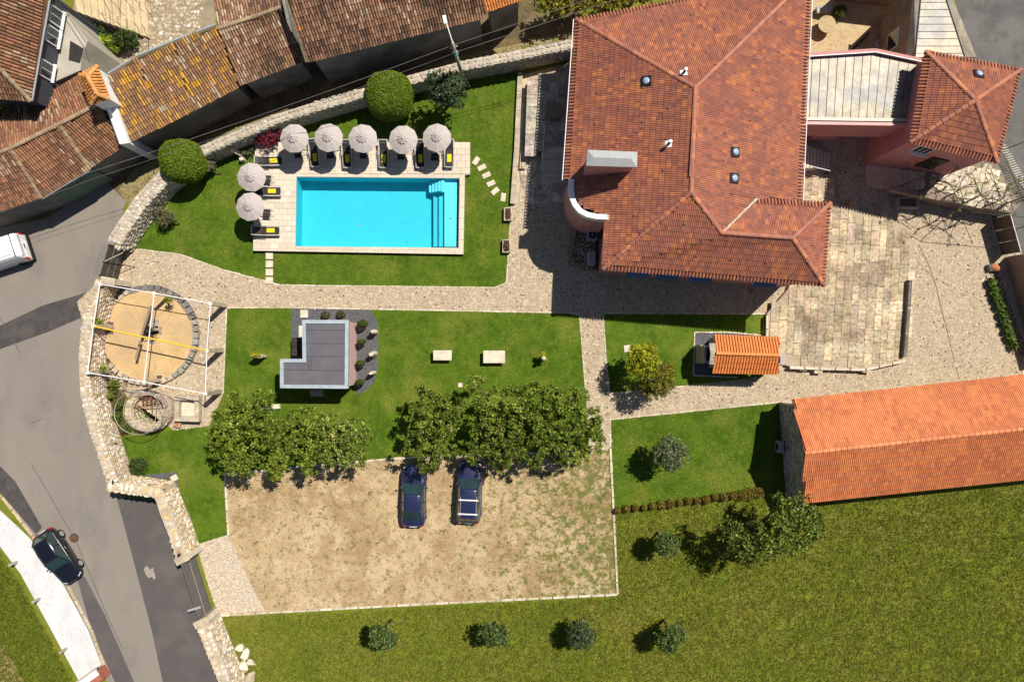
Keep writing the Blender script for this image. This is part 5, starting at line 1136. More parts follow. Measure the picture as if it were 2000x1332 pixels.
def menhir(u, v, hgt, w, d, rz, lab, seed, mat=m_granitew):
    rs = random.Random(seed); p = P(u, v, hgt * .5); t = thing("standing_stone", lab, "standing stone", (p.x, p.y, 0)); m = MB(); rings = []
    for k in range(6):
        z = hgt * k / 5; s = (1 - .25 * k / 5) * (.65 if k == 5 else 1); rings.append([Vector((math.cos(a * math.pi / 4) * w * s * rs.uniform(.85, 1.1) / 2 + .03 * k * rs.random(), math.sin(a * math.pi / 4) * d * s * rs.uniform(.85, 1.1) / 2, z)) for a in range(8)])
    for a, b in zip(rings, rings[1:]): m.add(a + b, [(i, (i + 1) % 8, 8 + (i + 1) % 8, 8 + i) for i in range(8)])
    m.poly(rings[-1]); o = m.obj("stone_body", mat, t); o.rotation_euler = (0, 0, R(rz)); bev(o, .03); return t
menhir(729, 648, 1.2, .62, .40, -5, "upright pale stone on the gravel nearest the cobbled path", 1); menhir(727, 692, 1.2, .64, .46, 20, "upright pale stone in the middle of the gravel edge", 2); menhir(726, 729, 1.15, .58, .32, 10, "upright pale stone at the lower gravel edge", 3)
t = menhir(504, 696, 1.35, 1.0, .34, -5, "upright granite stone on the lawn crowned with yellow flowers", 4, m_granite)
p = wl(t); leaves("yellow_flowers", t, [(Vector((p.x + .12, p.y + .12, 1.42)), (.4, .22, .14))], 500, .06, [(.55, .46, .02), (.40, .42, .03), (.20, .26, .02)], seed=131, shell=.2)
for u, v, w, d, lab in ((864, 694, 1.32, .72, "smaller rectangular granite table block on the lawn nearer the annex"), (965, 697, 1.56, .90, "larger rectangular granite table block on the lawn nearer the statue")):
    p = P(u, v, .62); t = thing("stone_table", lab, "stone table", (p.x, p.y, 0)); bev(MB().box((0, 0, .56), (w, d, .14)).obj("tabletop", m_granitew, t), .025)
    for x in (-.32, .32): MB().box((x * w, 0, .245), (.22, d * .8, .49)).obj("leg", m_granite, t)
p = P(1060, 699); t = thing("stone_bust", "narrow stone pedestal with pale round head and yellow flowers on the lawn", "statue", p)
bev(MB().box((0, 0, .55), (.30, .30, 1.1), top=.8).obj("pedestal", m_granite, t), .03); MB().lathe([(.06, 1.1), (.13, 1.18), (.16, 1.3), (.13, 1.42), (.03, 1.5)], n=14).obj("head", m_granitew, t, True)
leaves("yellow_flowers", t, [(p + Vector((-.05, .25, 1.0)), (.26, .24, .3)), (p + Vector((.1, -.1, .8)), (.24, .18, .2))], 420, .06, [(.60, .52, .03), (.42, .45, .03), (.25, .3, .02)], seed=133, shell=.2)
flat_stone("stone_slab", 530, 794, 1.35, .34, 3, "long pale granite slab lying on the lawn behind the leafy row", None, cat="slab", h=.2)
flat_stone("paving_slab", 899, 752, .32, .32, 0, "tiny white square slab on the lawn between two tree crowns", None, cat="slab")
# ---------------------------------------------------------------- barbecue shelter
bb = thing("barbecue_shelter", "stone barbecue shelter under bright orange barrel tiles with a squat chimney", "shelter", P(1450, 695))
q = V3([(1392, 655, 2.25), (1523, 660, 2.25), (1522, 694, 2.95), (1399, 690, 2.95), (1522, 730, 2.25), (1390, 727, 2.25)])
tiled_roof(bb, [[q[1], q[0], q[3], q[2]], [q[5], q[4], q[2], q[3]]], lambda x, y: jit((.70, .235, .06), .06), T_BIG, .198, .44, ridges=[(q[3], q[2])], ridge_mesh=profile_mesh("ridge_tile", arc(.24, .10, 6), .46, .92, skirt=.03))
for (pa, pb) in (((1400, 664), (1515, 668)), ((1515, 668), (1515, 722)), ((1400, 718), (1400, 664))):
    a, b = P(*pa, 1.5), P(*pb, 1.5); d = b - a; c = (a + b) / 2; MB().box((0, 0, 0), (d.length, .3, 2.3), rz=math.atan2(d.y, d.x)).obj("wall", m_granite, bb, at=Vector((c.x, c.y, 1.15)) - wl(bb))
for u, v in ((1405, 716), (1455, 719), (1510, 721)): p = P(u, v, 2.2); MB().box((0, 0, 0), (.26, .26, 2.2)).obj("pillar", m_granite, bb, at=Vector((p.x, p.y, 1.1)) - wl(bb))
p = P(1382, 692, 1.4); MB().box((0, 0, 0), (1.0, 1.3, 1.4)).obj("oven_body", m_granite, bb, at=Vector((p.x, p.y, .7)) - wl(bb))
for dx, dy, sx, sy in ((-.38, 0, .16, 1.2), (0, .52, .7, .16), (0, -.52, .7, .16)): MB().box((0, 0, 0), (sx, sy, .8)).obj("chimney_side", m_concrete, bb, at=Vector((p.x + dx, p.y + dy, 1.8)) - wl(bb))
MB().box((0, 0, 0), (.6, .9, .05)).obj("flue_opening", m_black, bb, at=Vector((p.x, p.y, 1.45)) - wl(bb))
m_capst = M("lichen_cap", (.36, .33, .27), .9, .25, 4, fine=.2)
for s, v in ((1, 681), (-1, 701)):
    p = P(1392, v, 2.75); MB().box((0, 0, 0), (.40, .78, .08), M=Matrix.Rotation(R(-22 * s), 3, 'X')).obj("cap_slab", m_capst, bb, at=p - wl(bb))
p = P(1529, 702, 2.4); bev(MB().box((0, 0, 0), (.36, .78, 2.4)).obj("end_pier", m_concrete, bb, at=Vector((p.x, p.y, 1.2)) - wl(bb)), .02)
sheet("gravel_bed", m_slategravel, [(1356, 650), (1490, 653), (1490, 660), (1400, 740), (1354, 732)], .028)
ed = thing("gravel_edging", "pale stone edging round the barbecue gravel bed", "edging", P(1400, 650))
pieces(ed, "edging_stone", kerb_line(PL([(1354, 732), (1356, 649), (1420, 649), (1490, 655)]), .10, .10, .35) + kerb_line(PL([(1354, 733), (1440, 737)]), .10, .10, .4), [kerb_mesh], m_stone, "edging_run")
# ---------------------------------------------------------------- old row houses beyond the lane
def old_house(lab, loc, planes, cf, ridges=(), wallpoly=None, wz=3.4, wm=m_darkwall, name="row_house", cat="house", off=.3, **kw):
    t = thing(name, lab, cat, loc); rb = tiled_roof(t, planes, cf, T_OLD, kw.pop("w", .185), kw.pop("l", .40), ridges=ridges, mat=m_oldtile, under=m_underold, wob=.022, rc=lambda x, y: jit((.30, .22, .13), .2), lift=.005, **kw)
    if wallpoly: walls(t, inset(wallpoly, off), 0, wz, wm)
    return t, rb
q = V3([(245, 282, 3.6), (310, 252, 3.6), (375, 218, 3.6), (466, 170, 3.6), (424, 52, 5.3), (340, 84, 5.3), (270, 113, 5.3), (213, 148, 5.3)])
hA, rA = old_house("row house with an orange lichen covered single slope tile roof", P(340, 180), [[q[0], q[1], q[6], q[7]], [q[1], q[2], q[5], q[6]], [q[2], q[3], q[4], q[5]]], c_lichen, ridges=(), wallpoly=[q[0], q[1], q[2], q[3], q[4], q[5], q[6], q[7]], wz=3.5)
for a, b in ((q[7], q[6]), (q[6], q[5]), (q[5], q[4])): MB().tube([a + Vector((-.05, .12, 0)), b + Vector((-.05, .12, 0))], .09, 6).obj("gutter", m_grey, hA)
r = V3([(468, 168, 3.7), (592, 120, 3.7), (548, 15, 5.4), (427, 56, 5.4), (416, -4, 4.9), (548, -40, 4.9)])
hB, rB = old_house("row house with a brown two-slope tile roof between lichen roof and large roof", P(500, 90), [[r[0], r[1], r[2], r[3]], [r[5], r[4], r[3], r[2]]], c_old, ridges=[(r[3], r[2])], wallpoly=[r[0], r[1], r[5], r[4]], wz=3.6)
s = V3([(600, 122, 4.7), (948, 28, 4.7), (930, -90, 7.0), (552, -25, 7.0)])
hC, rC = old_house("large old house roof of weathered brown tiles behind the street lamp", P(750, 60), [[s[0], s[1], s[2], s[3]]], c_old, wallpoly=[s[0], s[1], s[2], s[3]], wz=4.6, off=.35)
MB().tube([s[0] + Vector((-.05, 0, .03)), s[3] + Vector((-.05, 0, .03))], .08, 5).obj("verge_board", M("mossy_verge", (.20, .20, .13), .9, .3, 3), rC)
u4 = V3([(950, 24, 4.3), (1024, -2, 4.3), (1010, -70, 5.6), (938, -50, 5.6)])
hD, rD = old_house("small house edge with fresh orange tiles beside the large brown roof", P(985, 0), [[u4[0], u4[1], u4[2], u4[3]]], c_new, wallpoly=[u4[0], u4[1], u4[2], u4[3]], wz=4.2)
e = V3([(-80, 438, 3.3), (80, 386, 3.3), (174, 330, 3.3), (238, 284, 3.3), (192, 203, 5.2), (115, 243, 5.2), (20, 290, 5.2), (-80, 325, 5.2), (-80, 245, 4.3), (0, 212, 4.3), (85, 190, 4.3), (165, 142, 4.3)])
hE, rE = old_house("rambling brown tiled house with a curved ridge above the green garage door", P(110, 280), [[e[0], e[1], e[6], e[7]], [e[1], e[2], e[5], e[6]], [e[2], e[3], e[4], e[5]], [e[9], e[8], e[7], e[6]], [e[10], e[9], e[6], e[5]], [e[11], e[10], e[5], e[4]]], c_rust, ridges=[(e[7], e[6]), (e[6], e[5]), (e[5], e[4]), (e[5], e[2]), (e[6], e[1])], wallpoly=[e[0], e[1], e[2], e[3], e[4], e[11], e[10], e[9], e[8]], wz=3.2, off=.22)
ew = inset([e[0], e[1], e[2], e[3], e[4], e[11], e[10], e[9], e[8]], .22); a, b = ew[1], ew[2]
d = (b - a).normalized(); nn = Vector((d.y, -d.x)); rz = math.atan2(d.y, d.x); m_green = M("green_garage", (.12, .20, .14), .6, .1, 1)
for i in range(2):
    c = a.lerp(b, .35 + .42 * i) + nn * .06; MB().box((0, 0, 0), (1.55, .08, 2.3), rz=rz).obj("garage_door_leaf", m_green, hE, at=Vector((c.x, c.y, 1.15)) - wl(hE))
c = a.lerp(b, .56) + nn * .2; MB().box((0, 0, 0), (3.4, .25, .06), rz=rz).obj("door_canopy", m_grey, hE, at=Vector((c.x, c.y, 2.9)) - wl(hE))
g0, g1 = e[1], e[2]; MB().tube([g0 + Vector((.05, -.08, -.05)), g1 + Vector((.05, -.08, -.05))], .05, 6).obj("gutter", m_grey, hE)
# white party wall and dormer turret
pw = thing("party_wall", "white plastered party wall between the lichen roof and the brown house", "party wall", P(225, 250))
a, b = P(214, 200, 4.9), P(243, 281, 3.9); d = Vector((b.x - a.x, b.y - a.y, 0)); rz = math.atan2(d.y, d.x); dn = d.normalized(); nn = Vector((-dn.y, dn.x, 0))
m = MB(); w = .32; m.add([Vector((p.x, p.y, 0)) + nn * s_ for s_ in (-w, w) for p in (a, b)] + [Vector((p.x, p.y, p.z)) + nn * s_ for s_ in (-w, w) for p in (a, b)], [(0, 1, 5, 4), (3, 2, 6, 7), (4, 5, 7, 6), (0, 4, 6, 2), (1, 3, 7, 5)]); m.obj("wall_body", m_whitewall, pw)
m = MB(); m.tube([a + nn * -.2 + Vector((0, 0, .06)), b + nn * -.2 + Vector((0, 0, .06))], .14, 4); m.obj("coping", m_white, pw)
dt = thing("roof_turret", "small white dormer turret with a bright orange hip roof", "turret", P(185, 170))
D4 = V3([(156, 147, 6.2), (189, 130, 6.2), (211, 192, 6.2), (178, 204, 6.2)]); d1, d2 = P(171, 150, 6.7), P(189, 184, 6.7)
tiled_roof(dt, [[D4[1], D4[2], d2, d1], [D4[2], D4[3], d2], [D4[3], D4[0], d1, d2], [D4[0], D4[1], d1]], lambda x, y: jit((.58, .25, .075), .2), T_OLD, .20, .40, ridges=[(D4[0], d1), (D4[1], d1), (d1, d2), (D4[2], d2), (D4[3], d2)], mat=m_oldtile, under=m_underold, rc=lambda x, y: jit((.56, .26, .08), .1))
walls(dt, inset(D4, .06), 0, 6.15, m_whitewall)
# north-west house
nh = V3([(60, 198, 6.5), (99, -25, 6.5), (-80, -80, 9.4), (-80, 52, 9.4), (-80, 184, 6.5)])
hN, rN = old_house("tall house with a reddish hip roof and white windows in dark slate walls", P(30, 100), [[nh[0], nh[1], nh[2], nh[3]], [nh[4], nh[0], nh[3]]], c_rust, ridges=[(nh[0], nh[3])], wallpoly=[nh[0], nh[1], nh[2], nh[4]], wz=6.4, wm=m_slateclad, off=.2, w=.21)
nw_ = inset([nh[0], nh[1], nh[2], nh[4]], .2); out = Vector((nw_[1].y - nw_[0].y, -(nw_[1].x - nw_[0].x))).normalized()
for f in (.32, .645, .83): window(hN, nw_[0] + out * .03, nw_[1] + out * .03, f, 1.05, 1.15, 5.45, out, panes=(2, 1), depth=.14)
MB().tube([nh[0] + Vector((.06, 0, -.03)), nh[1] + Vector((.06, 0, -.03))], .06, 6).obj("gutter", m_grey, hN)
# court below it
sheet("crazy_paving", M("paving_mortar", (.27, .22, .15), .9, .2), [(150, -30), (430, -30), (420, 50), (270, 112), (212, 148), (160, 140), (130, 100)], .02)
cp = bpy.data.objects["crazy_paving"]; cobbles(cp, PL([(272, -20), (392, -20), (398, 50), (330, 82), (272, 108), (225, 140), (262, 80)]), .27, .024, [(.46, .38, .26), (.40, .32, .21), (.52, .44, .32), (.36, .28, .19)], name="paving_stones", dark=(.70, .66, .58), pd=.05)
cn = thing("concrete_terrace", "grey concrete terrace block below the white windows", "terrace block", P(130, 130))
m = MB(); cpz = PL([(119, 8), (150, 52), (171, 80), (160, 112), (157, 138), (107, 160), (93, 192), (68, 194), (88, 100), (104, 8)], 4.5); m.prism(cpz, 0, 4.5); m.obj("block_body", m_concrete, cn)
m = MB(); m.prism(PL([(137, 80), (164, 96), (156, 124), (134, 118)], 4.52), 4.505, 4.52); m.obj("door_well_shade", m_iron, cn)  # flat dark plate, the sunken recess's shade put into its colour
t = thing("court_steps", "broad sandy stone steps descending into the paved court", "steps", P(215, 40))
for i in range(10):
    z = 1.7 - i * .165; x = 143 + i * 14; q = PL([(x, -30), (x + 14.4, -30), (x + 22, 30 + i * 5), (x + 7, 22 + i * 5)], z); MB().prism(q, 0, z).obj("step", M("sandy_step", (.52, .42, .26), .85, .15, 1.5, fine=.15) if i == 0 else bpy.data.materials["sandy_step"], t)
t = thing("iron_railing", "thin dark iron railing climbing beside the sandy steps", "railing", P(190, 45)); pts = [P(121, 13, 5.3), P(190, 40, 3.4), P(264, 70, 1.4)]
for dz in (0, -.35): MB().tube([p + Vector((0, 0, dz)) for p in pts], .02, 5).obj("rail", m_iron, t)
for i in range(12): p = pts[0].lerp(pts[2], (i + .5) / 12); MB().tube([p, Vector((p.x, p.y, .4))], .012, 4).obj("baluster", m_iron, t)
MB().tube([P(121, 13, 5.3), P(168, 84, 5.3)], .02, 5).obj("rail", m_iron, t)
tv = thing("vine_trellis", "bare vine on wires above the sandy steps", "trellis", P(240, 20))
rs = random.Random(5)
for k in range(6):
    p = P(190 + k * 16, -34, 3.4); pts = [p]
    for j in range(6): p = p + Vector((rs.uniform(-.05, .35), -rs.uniform(.2, .5), rs.uniform(-.08, .08))); pts.append(p)
    MB().tube(pts, .022, 5).obj("vine_branch", m_bark, tv)
MB().tube([P(180, -30, 3.3), P(300, 5, 3.3)], .012, 4).obj("wire", m_iron, tv)
for i, (u, v, r, c, n, sz, lab) in enumerate(((187, 118, .75, [(.14, .22, .02), (.10, .17, .015), (.30, .36, .03)], 420, .20, "bright spiky green shrub by the orange turret"), (208, 88, .85, [(.22, .30, .02), (.30, .38, .03), (.12, .2, .02)], 520, .19, "yellow-green broad-leaved shrub in the paved court"), (247, 78, .85, [(.06, .11, .02), (.04, .08, .015), (.10, .14, .03)], 900, .11, "dark green shrub at the foot of the sandy steps"), (190, 68, .7, [(.05, .09, .025), (.08, .13, .03)], 500, .13, "dusky green shrub against the shaded step wall"))):
    t = thing("shrub", lab, "shrub", P(u, v)); leaves("foliage", t, [(P(u, v, .7), (r, r * .85, .7))], n, sz, c, seed=140 + i, shell=.3, aspect=2.6); MB().tube([P(u, v), P(u, v, .6)], .05, 6).obj("stem", m_bark, t)
# ================================================================ THRESHING FLOOR, PERGOLA, WELL
def Cp(c, r, a, z=0): return Vector((c.x + r * math.cos(a), c.y + r * math.sin(a), z))
tf = thing("threshing_floor", "round tan threshing floor ringed with dark and pale stones", "threshing floor", thr_c)
n = 48; MB().prism([Cp(thr_c, THR, i * 2 * math.pi / n) for i in range(n)], -.02, .26).obj("floor_disc", m_tan, tf)
bd = white(MB().box((0, 0, 0), (1, 1, 1), top=.9).mesh("border_stone", m_stone)); it = []
for i in range(46):
    a = i * 2 * math.pi / 46; u, v = unpx(Cp(thr_c, THR, a))
    if math.cos(a) < -.82: continue
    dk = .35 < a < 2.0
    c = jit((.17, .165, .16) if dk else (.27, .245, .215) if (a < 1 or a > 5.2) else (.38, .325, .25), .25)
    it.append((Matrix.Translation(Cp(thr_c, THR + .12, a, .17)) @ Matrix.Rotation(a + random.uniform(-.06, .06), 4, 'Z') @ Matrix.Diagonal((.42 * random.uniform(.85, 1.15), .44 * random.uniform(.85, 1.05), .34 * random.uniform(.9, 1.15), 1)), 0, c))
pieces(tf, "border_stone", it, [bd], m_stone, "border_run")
for i in range(9):
    a = random.uniform(0, 6.28); r0 = random.uniform(.8, 1.6); MB().tube([Cp(thr_c, r0, a, .262), Cp(thr_c, random.uniform(2, 3.1), a + random.uniform(-.3, .3), .262)], .008, 4).obj("floor_joint", m_wood, tf)
for u, v, w, h in ((284, 640, .42, .8), (301, 632, .62, .6), (309, 645, .5, .55), (296, 668, .5, .25)):
    MB().box((0, 0, 0), (w, h, .03), rz=-.1).obj("centre_slab", M("grey_slab", (.30, .26, .21), .9, .3, 3, fine=.2) if "grey_slab" not in bpy.data.materials else bpy.data.materials["grey_slab"], tf, at=P(u, v, .275) - wl(tf))
pg = thing("water_wheel_gear", "old iron gear and long wooden drive beam on the threshing floor", "gear", P(287, 648))
MB().box((0, 0, 0), (.16, 2.3, .14), rz=R(-18)).obj("beam", m_wood, pg, at=P(285, 628, 1.0) - wl(pg)); MB().box((0, 0, 0), (.15, 1.4, .13), rz=R(-14)).obj("beam", m_wood, pg, at=P(270, 684, .9) - wl(pg))
for dx, dy in ((0, 0), (.45, -.15)):
    c = P(288, 645, .6) + Vector((dx, dy, 0)); m = MB(); m.lathe([(.34, -.03), (.34, .03), (.26, .03), (.26, -.03), (.34, -.03)], n=22); o = m.obj("gear_wheel", m_iron, pg, at=c - wl(pg)); o.rotation_euler = (R(80 if dx else 15), 0, .3)
    for k in range(6): MB().tube([(0, 0, 0), (.3 * math.cos(k * math.pi / 3), .3 * math.sin(k * math.pi / 3), 0)], .02, 4).obj("spoke", m_iron, o)
for (a, b) in (((280, 655), (300, 640)), ((283, 640), (298, 660)), ((292, 664), (306, 655)), ((277, 660), (302, 662))): MB().tube([P(*a, .75), P(*b, .6)], .03, 5).obj("strut", m_iron, pg)
MB().tube([P(287, 648, 1.1), P(287, 648, 0)], .06, 8).obj("shaft", m_iron, pg); MB().tube([P(303, 612, 2.3), P(298, 640, .8)], .012, 4).obj("chain", m_rust, pg)
pe = thing("pergola", "white square pergola frame on granite posts over the threshing floor", "pergola", thr_c)
PZ = 2.5
fr = {k: P(u, v, PZ) for k, (u, v) in dict(TL=(195, 555), TM=(301, 573), TR=(411, 593), ML=(182, 637), MR=(404, 685), BL=(171, 728), BM=(281, 746), BR=(401, 769)).items()}
for a, b in (("TL", "TM"), ("TM", "TR"), ("TR", "MR"), ("MR", "BR"), ("TL", "ML"), ("ML", "BL"), ("BL", "BM"), ("BM", "BR"), ("TM", "BM")): MB().tube([fr[a], fr[b]], .034, 6).obj("top_bar", m_white, pe)
MB().tube([fr["ML"] + Vector((0, 0, .02)), fr["MR"] + Vector((0, 0, .02))], .055, 6).obj("cross_beam", m_yellow, pe)
for k, p in fr.items(): bev(MB().box((0, 0, 0), (.2, .2, .06)).obj("joint_plate", m_white, pe, at=p - wl(pe)), .01)
post_rs = random.Random(3)
for k in ("TL", "TR", "ML", "MR", "BL", "BR", "TM", "BM"):
    p = fr[k]; w = .30 if k[1] != "M" else .22; bev(MB().box((0, 0, 0), (w, w * 1.1, PZ - .05), rz=post_rs.uniform(-.2, .2), top=.85).obj("post", m_granite, pe, at=Vector((p.x, p.y, (PZ - .05) / 2)) - wl(pe)), .03)
for u, v in ((230, 580), (217, 633), (217, 648), (312, 737), (331, 584)):
    t = thing("plinth_box", {580: "small dark square plate at the upper edge of the tan floor", 633: "dark square plate beside the middle wall post", 648: "second dark plate just below the middle wall post", 737: "dark square plate with pale rim near the well", 584: "small dark plate under the vine at the floor edge"}[v], "plate", P(u, v, .28)); MB().box((0, 0, .02), (.36, .30, .05)).obj("plate_body", M("dark_plate", (.10, .055, .04), .7, .15) if "dark_plate" not in bpy.data.materials else bpy.data.materials["dark_plate"], t); MB().box((0, 0, .005), (.42, .36, .03)).obj("plate_rim", m_granitew, t)
for i, (u, v, r, n, lab) in enumerate(((192, 627, .3, 130, "small creeper on the wall beside the yellow beam"), (203, 720, .35, 150, "small creeper at the lower wall post of the pergola"), (330, 586, .32, 140, "small vine climbing the upper pergola post"))):
    t = thing("creeper", lab, "creeper", P(u, v)); leaves("foliage", t, [(P(u, v, 1.9 if i != 2 else 1.2), (r, r, .5))], n, .09, [(.16, .22, .02), (.22, .26, .03)], seed=160 + i, shell=.1); MB().tube([P(u, v), P(u, v, 1.9 if i != 2 else 1.2)], .025, 5).obj("stem", m_bark, t)
for i in range(3):
    pass
wl_ = thing("stone_well", "round stone well with mossy interior beside the pergola corner", "well", WELL)
n = 40; ZW = .85
def ell(r, z, k=1): return [Vector((WELL.x + WRX * r * math.cos(i * 2 * math.pi / n), WELL.y + WRY * r * math.sin(i * 2 * math.pi / n), z)) for i in range(n)]
o1, o2, i2_, i1 = ell(1.06, -.02), ell(1.0, ZW - .06), ell(.72, ZW - .06), ell(.68, -3.2)
m = MB()
for a, b in ((o1, o2), (o2, i2_), (i2_, i1)): m.add(a + b, [(i, (i + 1) % n, n + (i + 1) % n, n + i) for i in range(n)])
m.obj("well_core", m_walcore, wl_); MB().poly(ell(.685, -3.1)).obj("well_floor", multi("well_moss", [(.10, .12, .02), (.05, .05, .02), (.16, .15, .05)], [1.5, 4], bump=1), wl_)
it = []; rs = random.Random(4)
for i in range(26):
    a = i * 2 * math.pi / 26 + rs.uniform(-.04, .04); p = Vector((WELL.x + WRX * .87 * math.cos(a), WELL.y + WRY * .87 * math.sin(a), ZW - .05))
    it.append((frame_mat(p, Vector((-math.sin(a), math.cos(a), 0)), Vector((0, 0, 1)), .36 * rs.uniform(.8, 1.15), .46, .16), rs.randrange(6), jit(rs.choice([(.44, .36, .25), (.50, .42, .31), (.38, .31, .22), (.48, .38, .22)]), .2)))
for zz in (.15, .4, .65):
    for i in range(34):
        a = (i + rs.random() * .4) * 2 * math.pi / 34; p = Vector((WELL.x + WRX * 1.02 * math.cos(a), WELL.y + WRY * 1.02 * math.sin(a), zz)); it.append((frame_mat(p, Vector((-math.sin(a), math.cos(a), 0)), Vector((math.cos(a), math.sin(a), 0)), .30 * rs.uniform(.8, 1.2), .22, .1), rs.randrange(6), jit((.42, .34, .24), .25)))
for zz in (.5, .1, -.3, -.7):
    for i in range(24):
        a = (i + rs.random() * .4) * 2 * math.pi / 24; p = Vector((WELL.x + WRX * .70 * math.cos(a), WELL.y + WRY * .70 * math.sin(a), zz)); it.append((frame_mat(p, Vector((math.sin(a), -math.cos(a), 0)), Vector((-math.cos(a), -math.sin(a), 0)), .30 * rs.uniform(.8, 1.2), .3, .1), rs.randrange(6), jit((.46, .39, .28), .25)))
pieces(wl_, "stone", it, STONES, m_stone, "stone_infill", 300, key=lambda t_: -t_[0].translation.z)
rl = thing("well_railing", "thin grey round railing standing round the stone well", "railing", WELL)
top = [p + Vector((-.04, -.05, 0)) for p in ell(1.02, 1.95)]; MB().tube(top + top[:1], .022, 5, False).obj("top_rail", m_alu, rl); low_ = ell(1.0, .95); MB().tube(low_ + low_[:1], .018, 5, False).obj("bottom_rail", m_alu, rl)
for i in range(80):
    a = i * 2 * math.pi / 80; f = lambda r, z: Vector((WELL.x + WRX * r * math.cos(a), WELL.y + WRY * r * math.sin(a), z)); MB().tube([f(1.02, 1.95), f(1.0, .85)], .007, 4).obj("baluster", m_iron, rl)
ww = thing("water_lift", "rusty iron bucket wheel hanging inside the stone well", "bucket wheel", P(303, 786))
for dy in (-.25, .25): MB().tube([P(279, 783 + dy * 20, .45), P(318, 779 + dy * 20, .45)], .035, 5).obj("side_bar", m_rust, ww)
for i in range(6): u = 279 + i * 7.8; MB().box((0, 0, 0), (.06, .55, .12)).obj("paddle", m_rust, ww, at=P(u, 782 - i * .6, .42) - wl(ww))
MB().tube([P(262, 795, .55), P(334, 792, .55)], .035, 6).obj("axle", m_rust, ww); MB().tube([P(296, 762, .6), P(297, 812, .35)], .03, 5).obj("lever", m_rust, ww); MB().tube([P(305, 792, .6), P(303, 828, .5)], .022, 5).obj("pipe", m_grey, ww)
for i in range(5): MB().tube([P(284 + i * 8, 795, .0), P(284 + i * 8, 812, -.6)], .025, 5).obj("grate_bar", m_rust, ww)
for i, (u, v, z, r, n, lab) in enumerate(((316, 808, -.6, .45, 300, "green fern growing inside the well"), (283, 815, -.9, .4, 200, "yellow-green fern deep in the well"))):
    t = thing("fern", lab, "fern", P(u, v, z - .4)); leaves("foliage", t, [(P(u, v, z), (r, r, .35))], n, .13, [(.08, .16, .02), (.13, .2, .03)], seed=170 + i, shell=.1, aspect=2.6)
tr = thing("stone_trough", "square granite wash basin beside the round well", "wash basin", P(373, 797))
for dx, dy, sx, sy in ((0, .78, 1.75, .32), (0, -.72, 1.75, .36), (-.72, 0, .32, 1.15), (.70, 0, .34, 1.15)): bev(MB().box((0, 0, 0), (sx, sy, .7), rz=-.02).obj("side_slab", m_granite, tr, at=(dx, dy, .35)), .03)
MB().box((0, 0, 0), (1.15, 1.2, .1)).obj("bottom_slab", m_granitew, tr, at=(0, 0, .2)); bev(MB().box((0, 0, 0), (1.9, 1.75, .12), rz=-.02).obj("plinth", m_concrete, tr, at=(.05, -.15, .06)), .02)
t = thing("brick_step", "slanted ochre stone step at the foot of the wash basin", "step", P(349, 828)); bev(MB().box((0, 0, .15), (.5, .42, .3), rz=-.35).obj("step_block", m_granite, t), .03); MB().box((0, .0, .31), (.34, .3, .02), rz=-.35).obj("tread_tile", m_terra, t)
sheet("planting_bed", multi("bed_soil", [(.11, .06, .035), (.06, .04, .02), (.10, .12, .02)], [2, 3], bump=1), [(203, 700), (212, 700), (252, 742), (245, 775), (240, 812), (256, 848), (236, 852), (214, 780)], .026)
for i, (u, v, lab) in enumerate(((222, 752, "spiky green plant at the top of the bed by the well"), (218, 772, "spiky green plant beside the stone wall near the well"), (232, 790, "dense spiky plant against the round railing"), (228, 815, "spiky plant low in the bed beside the well"), (247, 835, "yellowish spiky plant under the well railing"))):
    t = thing("spiky_plant", lab, "plant", P(u, v), "spiky plants beside the well"); leaves("foliage", t, [(P(u, v, .25), (.34, .4, .28))], 240, .10, [(.13, .18, .025), (.07, .10, .02), (.20, .22, .04)], seed=180 + i, shell=.1, aspect=4)
lp = thing("garden_lamp", "thin black garden lamp leaning over the lawn by the stone wall", "garden lamp", P(231, 878)); MB().tube([P(231, 880, 0), P(226, 878, .9)], .03, 6).obj("post", m_iron, lp); MB().lathe([(.02, .86), (.09, .9), (.09, .98), (.03, 1.02)], n=12).obj("lamp_head", m_iron, lp, at=(-.1, .05, 0))
wh = thing("wall_light", "small white light fixture on top of the stone wall near the well", "light", P(223, 856, 2.1)); MB().lathe([(.07, .0), (.09, .05), (.06, .1)], n=12).obj("lamp_body", m_white, wh); MB().tube([(0, 0, .04), (.45, .08, .06)], .012, 4).obj("bracket", m_iron, wh)
# slate gravel strip along the entrance wall
sheet("gravel_bed", m_slategravel, [(252, 930), (345, 921), (350, 962), (356, 985), (383, 1062), (374, 1066), (330, 975), (310, 948), (258, 942)], .027)
flat_stone("paving_slab", 341, 933, .5, .42, 30, "white square slab on the slate gravel by the entrance wall", None, cat="slab")
for i, (u, v, r, lab) in enumerate(((269, 910, .75, "low dark rosemary bush beside the slate gravel strip"), (282, 934, .25, "tiny bright shrub on the slate gravel, second from the wall"), (260, 934, .22, "tiny shrub on the slate gravel against the stone wall"), (324, 939, .2, "tiny shrub on the gravel beside the white slab"), (336, 953, .28, "small shrub on the gravel below the white slab"))):
    t = thing("low_shrub", lab, "shrub", P(u, v)); leaves("foliage", t, [(P(u, v, r * .45), (r, r * .9, r * .55))], int(1500 * r), .07, [(.06, .09, .025), (.04, .065, .02), (.09, .13, .03)] if i == 0 else [(.12, .18, .02), (.08, .13, .02)], seed=190 + i, shell=.2, aspect=2.4); MB().tube([P(u, v), P(u, v, r * .4)], .02, 5).obj("stem", m_bark, t)

